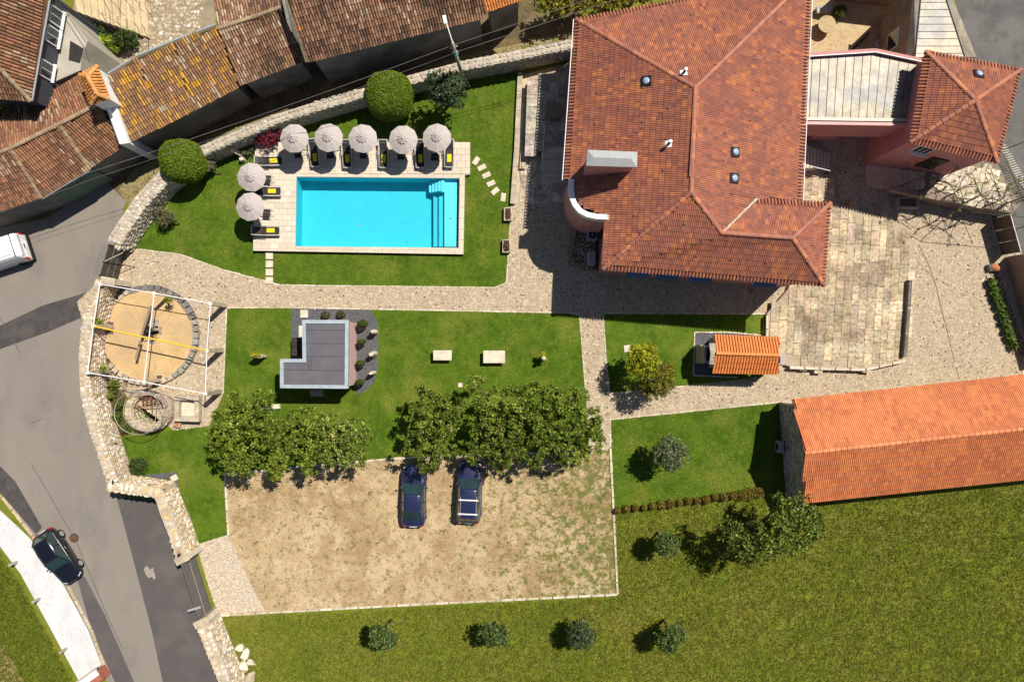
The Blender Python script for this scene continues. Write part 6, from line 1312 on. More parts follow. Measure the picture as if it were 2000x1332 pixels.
# ================================================================ POLE AND WIRES
pl = thing("utility_pole", "grey utility pole with a street lamp arm behind the garden wall", "utility pole", P(908, 165))
base, topp = P(908, 166, 0), P(884, 84, 7.4)
MB().tube([base, topp], [.15, .09], 10).obj("pole", m_concrete, pl, True); MB().tube([topp, P(877, 62, 7.7), P(871, 44, 7.75)], .035, 6).obj("lamp_arm", m_white, pl); MB().box((0, 0, 0), (.22, .5, .10), rz=R(12)).obj("lamp_head", m_white, pl, at=P(869, 39, 7.75) - wl(pl)); MB().lathe([(.2, -.03), (.2, .03)], n=14).obj("clamp_band", M("green_band", (.05, .16, .12), .6), pl, at=base.lerp(topp, .78) - wl(pl)); MB().box((0, 0, 0), (.5, .08, .08), rz=.4).obj("bracket", m_wood, pl, at=base.lerp(topp, .9) - wl(pl))
def cable(p, q, sag, lab, r=.013):
    pts = [p.lerp(q, i / 16) - Vector((0, 0, sag * 4 * (i / 16) * (1 - i / 16))) for i in range(17)]; c = (p + q) / 2; t = thing("overhead_cable", lab, "cable", c); MB().tube(pts, r, 4).obj("wire", M("cable_grey", (.22, .21, .20), .7) if "cable_grey" not in bpy.data.materials else bpy.data.materials["cable_grey"], t)
a1, a2 = base.lerp(topp, .95), base.lerp(topp, .80)
W0_ = P(172, 338, 4.6)
cable(a1, W0_, .35, "overhead cable from the pole to the corner above the garage"); cable(a2 + Vector((.1, 0, 0)), W0_ + Vector((.3, -.35, -.1)), .3, "lower overhead cable from the pole toward the garage corner", .009)
cable(W0_, P(-120, 440, 4.6), .3, "overhead cable crossing the road in front of the van"); cable(W0_ + Vector((.3, -.35, -.1)), P(-120, 452, 4.5), .3, "second overhead cable crossing the road in front of the van", .009)
cable(a1, P(2050, -330, 11.0), .5, "upper overhead cable passing above the manor roof"); cable(a2, P(2050, -300, 10.5), .5, "lower overhead cable passing above the manor roof")

# ================================================================ VEHICLES
def loft(name, rings, mat, parent, smooth=True):
    m = MB(); n = len(rings[0])
    for a, b in zip(rings, rings[1:]): m.add(a + b, [(i, i + 1, n + i + 1, n + i) for i in range(n - 1)])
    m.add(rings[0], [tuple(range(n))]); m.add(rings[-1], [tuple(range(n))[::-1]])
    me = m.mesh(name, mat, Vector((0, 0, 0)), smooth); bm = bmesh.new(); bm.from_mesh(me); bmesh.ops.remove_doubles(bm, verts=bm.verts, dist=.0005); bmesh.ops.recalc_face_normals(bm, faces=bm.faces); bm.to_mesh(me); bm.free()
    o = link(name, me, None, parent); return o
def car(lab, loc, rz, L=4.5, W=1.78, Hh=1.45, paint=m_navy, kind="sedan", cat="car"):
    """front towards +y"""
    t = thing("parked_car", lab, cat, loc, None, rz); h = L / 2; w = W / 2
    belt = .92 if kind != "suv" else 1.02
    st = [(-h, .70, .55, .60), (-h + .12, .86, .42, belt - .10), (-h + .5, .97, .30, belt - .02), (-h + 1.2, 1.0, .22, belt), (-.3, 1.0, .20, belt + .0), (.75, 1.0, .22, belt - .03), (h - .95, .985, .25, belt - .10), (h - .4, .93, .32, belt - .19), (h - .12, .82, .40, belt - .28), (h, .62, .48, .60)]
    rings = []
    for y, k, zb, zt in st:
        a = w * k; zm = (zb + zt) / 2
        rings.append([Vector(p) for p in ((-a * .9, y, zb), (-a, y, zb + .1), (-a, y, zm + .05), (-a * .965, y, zt - .07), (-a * .88, y, zt), (-a * .5, y, zt + .035), (0, y, zt + .045), (a * .5, y, zt + .035), (a * .88, y, zt), (a * .965, y, zt - .07), (a, y, zm + .05), (a, y, zb + .1), (a * .9, y, zb))])
    loft("body", rings, paint, t)
    yw0, yw1 = (h - 1.28, h - 2.0) if kind != "suv" else (h - 1.2, h - 1.85)      # windscreen foot, windscreen top
    yr1, yr0 = (-h + 1.25, -h + .48) if kind == "sedan" else (-h + .62, -h + .22)   # rear glass top, foot
    bw, rw = w * .90, w * .70
    gl = []
    for y, hw, z in ((yr0, bw * .86, belt), (yr1, rw * .96, Hh - .06), ((yr1 + yw1) / 2, rw * 1.02, Hh - .01), (yw1, rw * .97, Hh - .05), (yw0, bw * .93, belt - .05)):
        b0 = bw * (1 if yr0 < y < yw0 else .9)
        gl.append((y, b0, hw, z))
    m = MB()   # glasshouse
    bl = [(-bw * .86, yr0), (bw * .86, yr0), (bw, yr1), (bw, yw1), (bw * .92, yw0), (-bw * .92, yw0), (-bw, yw1), (-bw, yr1)]
    tl = [(-rw * .93, yr1 - .02), (rw * .93, yr1 - .02), (rw, yr1 + .12), (rw, yw1 - .1), (rw * .93, yw1 + .02), (-rw * .93, yw1 + .02), (-rw, yw1 - .1), (-rw, yr1 + .12)]
    zt = Hh - .045
    B = [Vector((x, y, belt - .03)) for x, y in bl]; T = [Vector((x, y, zt - (.03 if i in (0, 1, 4, 5) else 0))) for i, (x, y) in enumerate(tl)]
    def glass(nm, ii, k=.0):
        i, j = ii; mm = MB(); q = [B[i], B[j], T[j], T[i]]; mm.add(q, [(0, 1, 2, 3)]); mm.obj(nm, m_carglass, t, at=(0, 0, 0))
        return q
    # objects of a rotated parent are built in its own frame
    WLs = wl(t).copy(); WL[t.name] = Vector((0, 0, 0))
    glass("rear_window", (0, 1)); glass("side_window", (2, 3)); glass("windscreen", (4, 5)); glass("side_window", (6, 7))
    for i, j in ((1, 2), (3, 4), (5, 6), (7, 0)): MB().add([B[i], B[j], T[j], T[i]], [(0, 1, 2, 3)]).obj("quarter_window", m_carglass, t)
    rr = []
    for y, k, dz in ((yr1 - .05, .93, -.05), (yr1 + .1, .99, -.015), (yr1 * .5 + yw1 * .5, 1.03, .02), (yw1 - .1, .99, -.01), (yw1 + .05, .93, -.05)):
        a = rw * k; z = Hh + dz; rr.append([Vector(p) for p in ((-a, y, z - .06), (-a * .97, y, z - .02), (-a * .6, y, z + .005), (0, y, z + .015), (a * .6, y, z + .005), (a * .97, y, z - .02), (a, y, z - .06))])
    loft("roof", rr, paint, t)
    for s in (-1, 1):
        MB().tube([(s * bw * .93, yw0, belt - .02), (s * rw * .96, yw1, Hh - .05)], .035, 6).obj("front_pillar", paint, t); MB().tube([(s * bw * .86, yr0, belt), (s * rw * .95, yr1, Hh - .05)], .05, 6).obj("rear_pillar", paint, t)
        MB().tube([(s * bw, (yw1 + yr1) / 2, belt), (s * rw * 1.01, (yw1 + yr1) / 2, Hh - .04)], .03, 6).obj("middle_pillar", m_black, t)
        MB().tube([(s * bw * .995, yr0 + .25, belt + .0), (s * bw * 1.0, yw0 - .2, belt - .01)], .012, 5).obj("window_trim", m_alu, t)
        o = bev(MB().box((0, 0, 0), (.17, .09, .13), rz=s * .2).obj("wing_mirror", paint, t, True, at=(s * (w + .05), yw0 - .32, belt + .04)), .03)
        for y in (h - .85, -h + .80):
            R_ = .325 if kind != "suv" else .34
            ty = MB().lathe([(R_ * .62, -.1), (R_, -.09), (R_ * 1.02, 0), (R_, .09), (R_ * .62, .1)], n=22).obj("wheel", m_tyre, t, False, at=(s * (w - .08), y, R_)); ty.rotation_euler = (0, R(90), 0)
            MB().lathe([(.0, .1), (R_ * .62, .1), (R_ * .60, .115), (R_ * .18, .10), (0.01, .12)] if s > 0 else [(.01, -.12), (R_ * .18, -.10), (R_ * .60, -.115), (R_ * .62, -.1), (.0, -.1)], n=20).obj("rim", m_rim, ty, at=(0, 0, 0))
            for k in range(5): a = k * 2 * math.pi / 5; MB().box((0, 0, 0), (R_ * .48, .05, .02), rz=a).obj("spoke", m_alu, ty, at=(R_ * .34 * math.cos(a), R_ * .34 * math.sin(a), .125 * s))
        lens = MB().box((0, 0, 0), (.32, .2, .10), rz=-s * .5).obj("headlight", m_lens, t, at=(s * w * .66, h - .24, belt - .30)); bev(lens, .03)
        bev(MB().box((0, 0, 0), (.26, .1, .16), rz=s * .5).obj("tail_light", m_red, t, at=(s * w * .73, -h + .10, belt - .22)), .03)
        MB().box((0, 0, 0), (.02, .18, .03)).obj("door_handle", m_alu, t, at=(s * (w - .005), -.25, belt - .16))
    MB().box((0, 0, 0), (.52, .03, .11)).obj("number_plate", m_white, t, at=(0, -h - .005, .62)); MB().box((0, 0, 0), (.8, .03, .14)).obj("grille", m_black, t, at=(0, h + .0, .56))
    for x in (-.25, .2): MB().tube([(x, yw0 - .02, belt + .02), (x + .42, yw0 - .2, belt + .12)], .012, 4).obj("wiper", m_black, t)
    for x in (-.35, .35): bev(MB().box((0, 0, 0), (.46, .14, .5)).obj("front_seat", m_sling, t, at=(x, .05, .95)), .04)
    if kind == "suv":
        for s in (-1, 1): MB().tube([(s * rw * .88, yr1 + .1, Hh + .05), (s * rw * .88, yw1 - .45, Hh + .05)], .022, 6).obj("roof_rail", m_alu, t)
        for y in (yr1 + .3, yr1 + 1.28): bev(MB().box((0, 0, 0), (rw * 2.15, .09, .05)).obj("roof_bar", m_white, t, at=(0, y, Hh + .10)), .015)
    WL[t.name] = WLs
    return t
p = P(808, 968, .7); car("navy blue saloon car parked under the tree edge on the gravel", (p.x, p.y, .02), R(-1), 4.45, 1.78, 1.44, kind="sedan")
p = P(917, 962, .8); car("navy blue estate car with white roof bars parked on the gravel", (p.x, p.y, .02), R(-2.5), 4.45, 1.80, 1.62, kind="suv")
p = P(112, 1087, .75); car("black hatchback with silver wheels parked half on the white pavement", (p.x + .0, p.y, .035), R(180 + 33), 4.15, 1.74, 1.5, paint=m_blackcar, kind="suv2")
def van(lab, loc, rz):
    t = thing("parked_van", lab, "van", loc, None, rz); WLs = wl(t).copy(); WL[t.name] = Vector((0, 0, 0)); L, w, Hh = 5.0, .95, 1.95
    st = [(-2.5, .93, .4, 1.0, .90), (-2.46, .97, .32, 1.86, .86), (-2.2, 1.0, .26, 1.94, .83), (-.5, 1.0, .25, 1.97, .82), (.9, 1.0, .25, 1.96, .81), (1.25, 1.0, .25, 1.86, .80), (1.8, .98, .27, 1.22, .86), (2.3, .92, .32, 1.02, .86), (2.5, .78, .42, .8, .8)]
    rings = []
    for y, k, zb, zt, tp in st:
        a = w * k; b = w * tp; rings.append([Vector(q) for q in ((-a * .94, y, zb), (-a, y, zb + .12), (-a, y, min(1.05, zt * .62)), (-b - .02, y, zt - .10), (-b + .08, y, zt), (0, y, zt + .03), (b - .08, y, zt), (b + .02, y, zt - .10), (a, y, min(1.05, zt * .62)), (a, y, zb + .12), (a * .94, y, zb))])
    loft("body", rings, m_vanwhite, t)
    MB().box((0, 0, 0), (1.52, .04, .62), M=Matrix.Rotation(R(12), 3, 'X')).obj("rear_door_panel", m_vanwhite, t, at=(0, -2.50, 1.35)); MB().box((0, 0, 0), (1.62, .05, .03)).obj("rear_hatch_gap", m_black, t, at=(0, -2.28, 1.955))
    MB().box((0, 0, 0), (1.74, .14, .26)).obj("rear_bumper", m_black, t, at=(0, -2.52, .46)); MB().box((0, 0, 0), (.52, .02, .12)).obj("number_plate", m_white, t, at=(.1, -2.55, .86)); MB().box((0, 0, 0), (.30, .05, .05)).obj("door_handle", m_black, t, at=(0, -2.54, 1.05))
    for s in (-1, 1):
        bev(MB().box((0, 0, 0), (.13, .12, .5)).obj("tail_light", m_red, t, at=(s * .89, -2.46, 1.02)), .03)
        MB().box((0, 0, 0), (.02, 1.0, .5), M=Matrix.Rotation(R(-s * 9), 3, 'Y')).obj("side_window", m_carglass, t, at=(s * .885, .75, 1.45)); MB().box((0, 0, 0), (.02, 2.6, .03)).obj("side_rail", m_grey, t, at=(s * .955, -.8, 1.0))
        for y in (1.55, -1.6):
            ty = MB().lathe([(.2, -.1), (.33, -.09), (.335, 0), (.33, .09), (.2, .1)], n=20).obj("wheel", m_tyre, t, at=(s * .88, y, .335)); ty.rotation_euler = (0, R(90), 0); MB().lathe([(.2, -.02), (.19, .09), (.01, .1)] if s > 0 else [(.01, -.1), (.19, -.09), (.2, .02)], n=16).obj("rim", m_rim, ty, at=(0, 0, 0))
        bev(MB().box((0, 0, 0), (.2, .12, .2)).obj("wing_mirror", m_black, t, at=(s * 1.08, 1.35, 1.2)), .03); bev(MB().box((0, 0, 0), (.3, .3, .2), rz=-s * .4).obj("headlight", m_lens, t, at=(s * .68, 2.3, .85)), .04)
    MB().box((0, 0, 0), (1.45, .05, .8), M=Matrix.Rotation(R(-52), 3, 'X')).obj("windscreen", m_carglass, t, at=(0, 1.56, 1.55))
    for x in (-.6, .6): MB().tube([(x, -2.1, 2.0), (x, .8, 2.02)], .015, 5).obj("roof_rib", m_vanwhite, t)
    WL[t.name] = WLs; return t
p = P(12, 498, .9); van("white delivery van driving on the asphalt road by the stone house", (p.x - 1.0, p.y - .15, .008), R(108))
# ================================================================ TREES AND PLANTS
def tree(name, lab, cat, foot, blobs, n, size, cols, seed, trunk_r=.14, group=None, clump=44, shell=.55, aspect=1.7, limbs=6, up=.35, dz=0.0):
    """foot: world base point; blobs in world coordinates"""
    t = thing(name, lab, cat, foot, group); rs = random.Random(seed); foot = Vector(foot); blobs = [(Vector(((c.x if hasattr(c, "x") else c[0]) * (H - c[2] - dz) / (H - c[2]), c[1] * (H - c[2] - dz) / (H - c[2]), c[2] + dz)), r) for c, r in blobs]; foot = Vector((foot.x * (H - 2.2 - dz) / (H - 2.2), foot.y * (H - 2.2 - dz) / (H - 2.2), 0)); t.location = foot; WL[t.name] = foot.copy(); top = sum((Vector(b[0]) for b in blobs), Vector()) / len(blobs)
    mid = Vector((lerp(foot.x, top.x, .3), lerp(foot.y, top.y, .3), top.z * .45)); MB().tube([foot - Vector((0, 0, .1)), foot.lerp(mid, .5) + Vector((.04, 0, 0)), mid], [trunk_r * 1.25, trunk_r, trunk_r * .8], 8).obj("trunk", m_bark, t, True)
    m = MB()
    for k in range(max(limbs, len(blobs))):
        b = blobs[k % len(blobs)]; e = Vector(b[0]) + Vector((rs.uniform(-.5, .5) * b[1][0], rs.uniform(-.5, .5) * b[1][1], rs.uniform(-.1, .4) * b[1][2])); q = mid.lerp(e, .5) + Vector((rs.uniform(-.15, .15), rs.uniform(-.15, .15), .1))
        m.tube([mid, q, e], [trunk_r * .6, trunk_r * .35, trunk_r * .12], 5)
    m.obj("branches", m_bark, t, True); leaves("crown", t, [(Vector(c), r) for c, r in blobs], n, size, cols, seed=seed, shell=shell, clump=clump, aspect=aspect, up=up); return t
def blobs_px(lst): return [(P(u, v, z), (r / S, r * .95 / S, h)) for u, v, z, r, h in lst]
citrus = [(.15, .215, .015), (.10, .16, .012), (.23, .285, .028), (.065, .11, .010), (.34, .39, .07)]
citrus2 = [(.14, .195, .018), (.095, .145, .014), (.21, .26, .032), (.06, .10, .01), (.31, .35, .07)]
def G(u, v, z=0): p = P(u, v, 2.2); return Vector((p.x, p.y, z))
tree("broadleaf_tree", "broad glossy green tree at the end of the row nearest the well", "tree", G(470, 850), blobs_px([(455, 830, 2.6, 42, 1.2), (500, 812, 2.7, 40, 1.2), (440, 870, 2.5, 36, 1.1), (490, 870, 2.6, 44, 1.2), (470, 905, 2.4, 34, 1.0), (520, 850, 2.5, 30, 1.1), (472, 785, 2.2, 26, .9), (515, 780, 1.9, 22, .7)]), 10200, .114, citrus, 1, .2, "broadleaf trees above the parking court", dz=.9)
tree("broadleaf_tree", "lighter green tree between the annex and the parking court", "tree", G(570, 860), blobs_px([(560, 845, 2.4, 36, 1.1), (590, 825, 2.5, 32, 1.1), (545, 895, 2.2, 30, 1.0), (595, 875, 2.4, 34, 1.1), (605, 905, 2.1, 26, .9), (540, 920, 1.9, 18, .7)]), 6500, .112, [(.18, .25, .018), (.12, .185, .014), (.25, .31, .04), (.07, .115, .01), (.34, .38, .07)], 2, .16, "broadleaf trees above the parking court", dz=.9)
tree("broadleaf_tree", "green tree with pale leaf tips below the annex, third in the row", "tree", G(670, 860), blobs_px([(650, 835, 2.5, 36, 1.1), (690, 850, 2.4, 36, 1.1), (660, 885, 2.4, 34, 1.1), (695, 890, 2.1, 24, .9), (630, 870, 2.3, 30, 1.0)]), 6700, .112, [(.16, .225, .018), (.11, .165, .014), (.23, .29, .045), (.07, .11, .01), (.38, .38, .12)], 3, .16, "broadleaf trees above the parking court", dz=.9)
tree("broadleaf_tree", "olive green tree standing over the navy saloon car", "tree", G(850, 830), blobs_px([(840, 780, 2.8, 34, 1.2), (880, 795, 2.7, 32, 1.2), (825, 820, 2.6, 36, 1.2), (870, 835, 2.7, 34, 1.2), (810, 865, 2.5, 32, 1.1), (855, 875, 2.5, 34, 1.1), (838, 900, 2.2, 24, .9)]), 8600, .11, citrus2, 4, .2, "broadleaf trees above the parking court", dz=.9)
tree("broadleaf_tree", "tall dark green tree behind the navy estate car", "tree", G(980, 830), blobs_px([(960, 790, 2.9, 38, 1.2), (1005, 790, 3.0, 38, 1.3), (950, 830, 2.7, 32, 1.1), (990, 840, 2.9, 40, 1.3), (945, 870, 2.3, 24, .9), (980, 880, 2.6, 34, 1.1), (928, 885, 2.1, 22, .8), (932, 750, 1.9, 20, .8), (975, 900, 2.1, 20, .8)]), 9900, .112, citrus2, 5, .2, "broadleaf trees above the parking court", dz=.9)
tree("broadleaf_tree", "dense green tree between estate car and cobbled path", "tree", G(1060, 830), blobs_px([(1050, 780, 3.0, 38, 1.3), (1095, 785, 3.0, 36, 1.2), (1040, 830, 3.0, 38, 1.3), (1085, 840, 2.9, 40, 1.2), (1045, 880, 2.6, 32, 1.1), (1090, 880, 2.5, 32, 1.0), (1010, 870, 2.4, 26, .9)]), 9900, .112, [(.13, .185, .015), (.09, .14, .012), (.19, .25, .028), (.055, .095, .010), (.30, .35, .06)], 6, .2, "broadleaf trees above the parking court", dz=.9)
tree("broadleaf_tree", "rounded bright green tree hanging over the cobbled side path", "tree", G(1140, 830), blobs_px([(1130, 790, 2.7, 30, 1.1), (1140, 830, 2.8, 38, 1.2), (1150, 865, 2.4, 28, 1.0), (1120, 885, 2.2, 28, .9), (1160, 835, 2.3, 22, .9)]), 6000, .11, [(.15, .22, .016), (.10, .16, .013), (.21, .275, .035), (.06, .10, .01), (.32, .36, .06)], 7, .16, "broadleaf trees above the parking court", dz=.9)
# lime yellow conifer and its darker neighbour
tree("cypress_tree", "round lime yellow cypress on the small lawn beside the cobbled path", "tree", G(1258, 715), blobs_px([(1254, 704, 2.4, 30, 1.4), (1240, 718, 2.0, 20, 1.0), (1265, 690, 2.2, 20, 1.0), (1245, 690, 2.2, 18, .9)]), 5200, .085, [(.42, .43, .02), (.33, .36, .016), (.50, .50, .045), (.22, .26, .014)], 11, .12, None, 16, .6, dz=.7)
tree("cypress_tree", "bronze green cypress touching the lime yellow one over the cobbles", "tree", G(1284, 748), blobs_px([(1282, 742, 2.2, 32, 1.3), (1300, 725, 1.9, 20, 1.0), (1270, 762, 1.8, 20, .9), (1300, 755, 1.8, 18, .9)]), 5600, .075, [(.23, .215, .022), (.18, .175, .018), (.30, .27, .03), (.12, .125, .015)], 12, .12, None, 16, .6, dz=.7)
olive = [(.155, .185, .085), (.11, .14, .06), (.21, .24, .125), (.075, .10, .04)]
dkgreen = [(.12, .175, .042), (.075, .125, .03), (.19, .245, .07), (.045, .08, .02)]
tree("olive_tree", "grey-green olive tree alone on the lawn beside the barn", "tree", G(1312, 884), blobs_px([(1306, 870, 2.0, 20, .7), (1325, 885, 2.0, 20, .7), (1310, 905, 1.9, 20, .7), (1290, 885, 1.9, 18, .7), (1302, 887, 2.2, 18, .6)]), 2600, .095, olive, 13, .09, None, 10, .45, 2.6, dz=.8)
for i, (u, v, r, lab) in enumerate(((1297, 1060, 31, "small green tree in the field beside the parking court kerb"), (745, 1241, 38, "small round green tree in the field, nearest the stone wall"), (960, 1245, 38, "small green tree in the field below the parked estate car"), (1130, 1241, 37, "small grey green tree in the field below the court corner"), (1310, 1240, 37, "small green tree in the field, last of the bottom row"))):
    rs = random.Random(i + 50); bl = [(u + rs.uniform(-.35, .35) * r, v + rs.uniform(-.35, .35) * r, 1.5 + rs.uniform(-.2, .3), r * rs.uniform(.45, .6), .6) for _ in range(6)]
    tree("field_tree", lab, "tree", G(u + 4, v + 4), blobs_px(bl), 2300, .10, dkgreen if i != 3 else [(.095, .125, .055), (.06, .09, .035), (.13, .17, .075)], 20 + i, .08, "small trees in the field", 10, .4, 2.2, dz=.8)
tree("oak_tree", "large irregular dark green tree in the field below the barn", "tree", G(1490, 1045), blobs_px([(1420, 1030, 2.6, 26, .8), (1445, 1060, 2.6, 28, .8), (1470, 1085, 2.4, 26, .8), (1500, 1060, 2.9, 28, .9), (1520, 1020, 3.0, 32, 1.0), (1555, 1000, 2.9, 32, 1.0), (1575, 1030, 2.8, 30, .9), (1540, 1060, 2.6, 28, .9), (1525, 985, 2.7, 22, .8), (1480, 1040, 2.8, 20, .7), (1590, 1010, 2.4, 20, .7)]), 6200, .125, [(.105, .15, .018), (.07, .11, .014), (.155, .205, .026), (.045, .075, .01), (.26, .29, .05)], 30, .22, None, 14, .45, 1.8, 12, dz=1.3)
tree("garden_tree", "grey-green small tree on the lawn under the utility pole", "tree", G(868, 178), blobs_px([(858, 165, 2.4, 26, .9), (885, 165, 2.4, 26, .9), (860, 190, 2.2, 24, .8), (885, 190, 2.2, 24, .8), (872, 175, 2.7, 24, .8)]), 4200, .10, [(.085, .13, .06), (.06, .095, .04), (.12, .17, .08), (.04, .07, .03)], 31, .1, None, 12, .45, 2.2, dz=.8)
tree("maple_shrub", "dark red Japanese maple at the pool deck corner", "shrub", G(524, 268), blobs_px([(512, 262, 1.0, 17, .5), (532, 268, 1.0, 18, .5), (522, 278, .9, 16, .45), (505, 272, .8, 12, .4), (540, 255, .9, 12, .4)]), 1500, .085, [(.22, .025, .045), (.15, .02, .035), (.29, .045, .065), (.09, .012, .02)], 32, .05, None, 14, .4, 1.9)
for i, (u, v, r, z, lab) in enumerate(((320, 424, 24, .9, "wispy dry-leaved shrub on the lawn beside the bright rubble wall"), (404, 322, 16, .8, "small brownish shrub beside the clipped dome bush"), (482, 292, 8, .3, "little dark shrub by the garden stones"))):
    tree("wispy_shrub", lab, "shrub", G(u + 2, v + 4), blobs_px([(u - 6, v - 4, z, r * .6, .4), (u + 7, v, z * 1.1, r * .6, .4), (u, v + 8, z, r * .55, .4)]), 620 if i < 2 else 160, .10, [(.17, .16, .07), (.11, .12, .05), (.22, .19, .09)], 33 + i, .05, None, 8, .2, 3.2)
# clipped domes: real leaf faces over a dense core
def dome(lab, u, v, r, zc, rz, seed):
    p = P(u, v, zc); t = thing("clipped_bush", lab, "topiary", (p.x, p.y, 0)); c = Vector((p.x, p.y, zc)); m = MB(); pr = [(r * .96 * math.cos(a) ** .75, rz * .96 * math.sin(a)) for a in [(-.9 + 2.45 * k / 10) for k in range(11)] if math.cos(a) > 0]
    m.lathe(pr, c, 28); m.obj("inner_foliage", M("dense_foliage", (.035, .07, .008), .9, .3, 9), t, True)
    n = 26000; rg = np.random.default_rng(seed); d = rg.normal(size=(n, 3)); d /= np.linalg.norm(d, axis=1)[:, None]; d = d[d[:, 2] > -.75]; n = len(d)
    wob = np.array([1 + .03 * noise.noise(Vector(x * 2.3)) for x in d])[:, None]; q = np.sign(d) * np.abs(d) ** .9; q /= (np.abs(q) ** 2.4).sum(1)[:, None] ** (1 / 2.4)
    C = q * np.array([r, r, rz]) * wob * rg.uniform(.97, 1.015, (n, 1)) + np.array(c); nn = d + rg.normal(size=(n, 3)) * .8; nn /= np.linalg.norm(nn, axis=1)[:, None]; tt = np.cross(nn, rg.normal(size=(n, 3))); tt /= np.linalg.norm(tt, axis=1)[:, None]; bb_ = np.cross(nn, tt); s = .055 * rg.uniform(.6, 1.3, (n, 1))
    V = np.stack([C - tt * s, C + bb_ * s * .5, C + tt * s, C - bb_ * s * .5], 1).reshape(-1, 3); cc = np.array([(.18, .26, .016), (.14, .215, .012), (.23, .31, .03), (.10, .165, .01)]); col = cc[rg.integers(0, 4, n)] * rg.uniform(.8, 1.2, (n, 1))
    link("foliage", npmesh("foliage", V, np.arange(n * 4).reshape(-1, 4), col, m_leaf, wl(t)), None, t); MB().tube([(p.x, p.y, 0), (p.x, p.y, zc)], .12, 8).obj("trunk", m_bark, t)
dome("big clipped round bush between the garden wall and the parasols", 761, 189, 1.62, 1.75, 1.55, 1)
dome("big clipped dome bush over the end of the bright rubble wall", 358, 316, 1.46, 1.9, 1.45, 2)
# hedge row of separate shrubs
ORD = "second third fourth fifth sixth seventh eighth ninth tenth eleventh twelfth thirteenth fourteenth fifteenth sixteenth".split()
HL = ["bronze hedge shrub growing against the parking court kerb"] + [f"low bronze hedge shrub, {o} one from the parking court kerb" for o in ORD] + ["bronze hedge shrub at the barn end of the low row"]
for i in range(17):
    u = 1206 + i * 17.3; v = 997 - i * 2.2 + random.uniform(-1.5, 1.5); r = (.24 + .012 * i) * random.uniform(.78, 1.25); t = thing("hedge_shrub", HL[i], "shrub", P(u, v), "bronze shrubs of the low hedge row")
    leaves("foliage", t, [(P(u, v, .32), (r, r, .34))], 420, .075, [(.16, .12, .018), (.20, .15, .025), (.10, .10, .015), (.24, .15, .03)], seed=200 + i, shell=.2); MB().tube([P(u, v), P(u, v, .3)], .02, 5).obj("stem", m_bark, t)
# bushes beyond the lane
for i, (u, v, r, lab) in enumerate(((1075, 10, 1.1, "yellow-green bush hanging over the lane, nearest the orange tiles"), (1125, 0, 1.2, "yellow-green bush over the lane in the middle"), (1185, -8, 1.2, "yellow-green bush over the lane by the manor's corner"), (1240, -18, 1.1, "yellow-green bush at the top edge beside the manor roof"))):
    tree("lane_bush", lab, "bush", G(u, v), [(P(u, v, 2.0), (r, r * .8, .9)), (P(u + 22, v + 6, 1.7), (r * .7, r * .6, .7))], 1500, .12, [(.26, .25, .03), (.18, .19, .02), (.34, .30, .05)], 60 + i, .1, "bushes along the lane", 14, .4, 2.2)
# vine pergola over the raised terrace
vp_ = thing("vine_pergola", "wire vine pergola with thin posts over the raised terrace", "vine pergola", P(1900, 360)); VZ2 = 3.4
cs = [P(1798, 348, VZ2), P(1790, 300, VZ2), P(2020, 270, VZ2), P(2060, 430, VZ2), P(1900, 415, VZ2)]
for a, b in ((cs[0], cs[4]), (cs[4], cs[3]), (cs[2], cs[3]), (P(1960, 300, VZ2), P(2010, 420, VZ2)), (P(1935, 330, VZ2), P(1965, 425, VZ2))): MB().tube([a, b], .022, 5).obj("wire", m_iron, vp_)
for p in (cs[0], cs[4], cs[3], cs[2]): MB().tube([p, Vector((p.x, p.y, 0))], .03, 6).obj("post", m_iron, vp_)
for i in range(14): a = cs[0].lerp(cs[4], i / 13); MB().tube([a, a + Vector((1.6 + i * .18, 2.4 - i * .05, 0))], .009, 4).obj("wire", m_iron, vp_)
a, b = P(1772, 352, 2.6), P(1842, 361, 2.6); MB().tube([a, b], .04, 6).obj("cross_beam", m_wood, vp_)
rs = random.Random(12)
for i, (u, v, lab) in enumerate(((1840, 388, "gnarled vine at the shaded end of the raised terrace"), (1880, 398, "gnarled vine winding over the terrace middle"), (1920, 405, "gnarled vine near the terrace corner above the gate"), (1965, 398, "gnarled vine by the road side of the terrace"), (1800, 372, "thin vine climbing by the tower house wall"))):
    t = thing("grape_vine", lab, "vine", P(u, v, VZ), "vines on the raised terrace"); p = P(u, v, VZ); pts = [p]; lf = []
    up_ = [p, p + Vector((.1, .1, .9)), p + Vector((.05, .2, 1.85))]; MB().tube(up_, [.06, .05, .04], 6).obj("trunk", m_bark, t)
    for k in range(5):
        q = up_[-1].copy(); bp_ = [q.copy()]; ang = R(20 + k * 38 + rs.uniform(-12, 12))
        for j in range(7): ang += rs.uniform(-.55, .55); q = q + Vector((math.cos(ang) * .38, math.sin(ang) * .38, rs.uniform(-.05, .05))); bp_.append(q.copy())
        MB().tube(bp_, [.035, .03, .027, .024, .02, .016, .012, .008], 5).obj("branch", m_bark, t); lf += [(bp_[x] + Vector((0, 0, .06)), (.16, .16, .07)) for x in (3, 5, 7)]
    leaves("foliage", t, lf, 150, .085, [(.22, .27, .03), (.30, .33, .05), (.15, .2, .02)], seed=220 + i, shell=.1, aspect=1.3)
t = thing("side_fence", "slatted grey fence panel along the road side of the terrace", "fence", P(1985, 330))
for i in range(24): p = P(1958 + i * 2.5, 285 + i * 4.4, 1.8); MB().box((0, 0, 0), (.5, .04, 1.8), rz=R(15)).obj("slat", m_cream, t, at=Vector((p.x, p.y, .9)) - wl(t))
for i in (0, 23): p = P(1958 + i * 2.5, 285 + i * 4.4, 1.9); MB().box((0, 0, 0), (.08, .08, 1.9)).obj("post", m_iron, t, at=Vector((p.x, p.y, .95)) - wl(t))
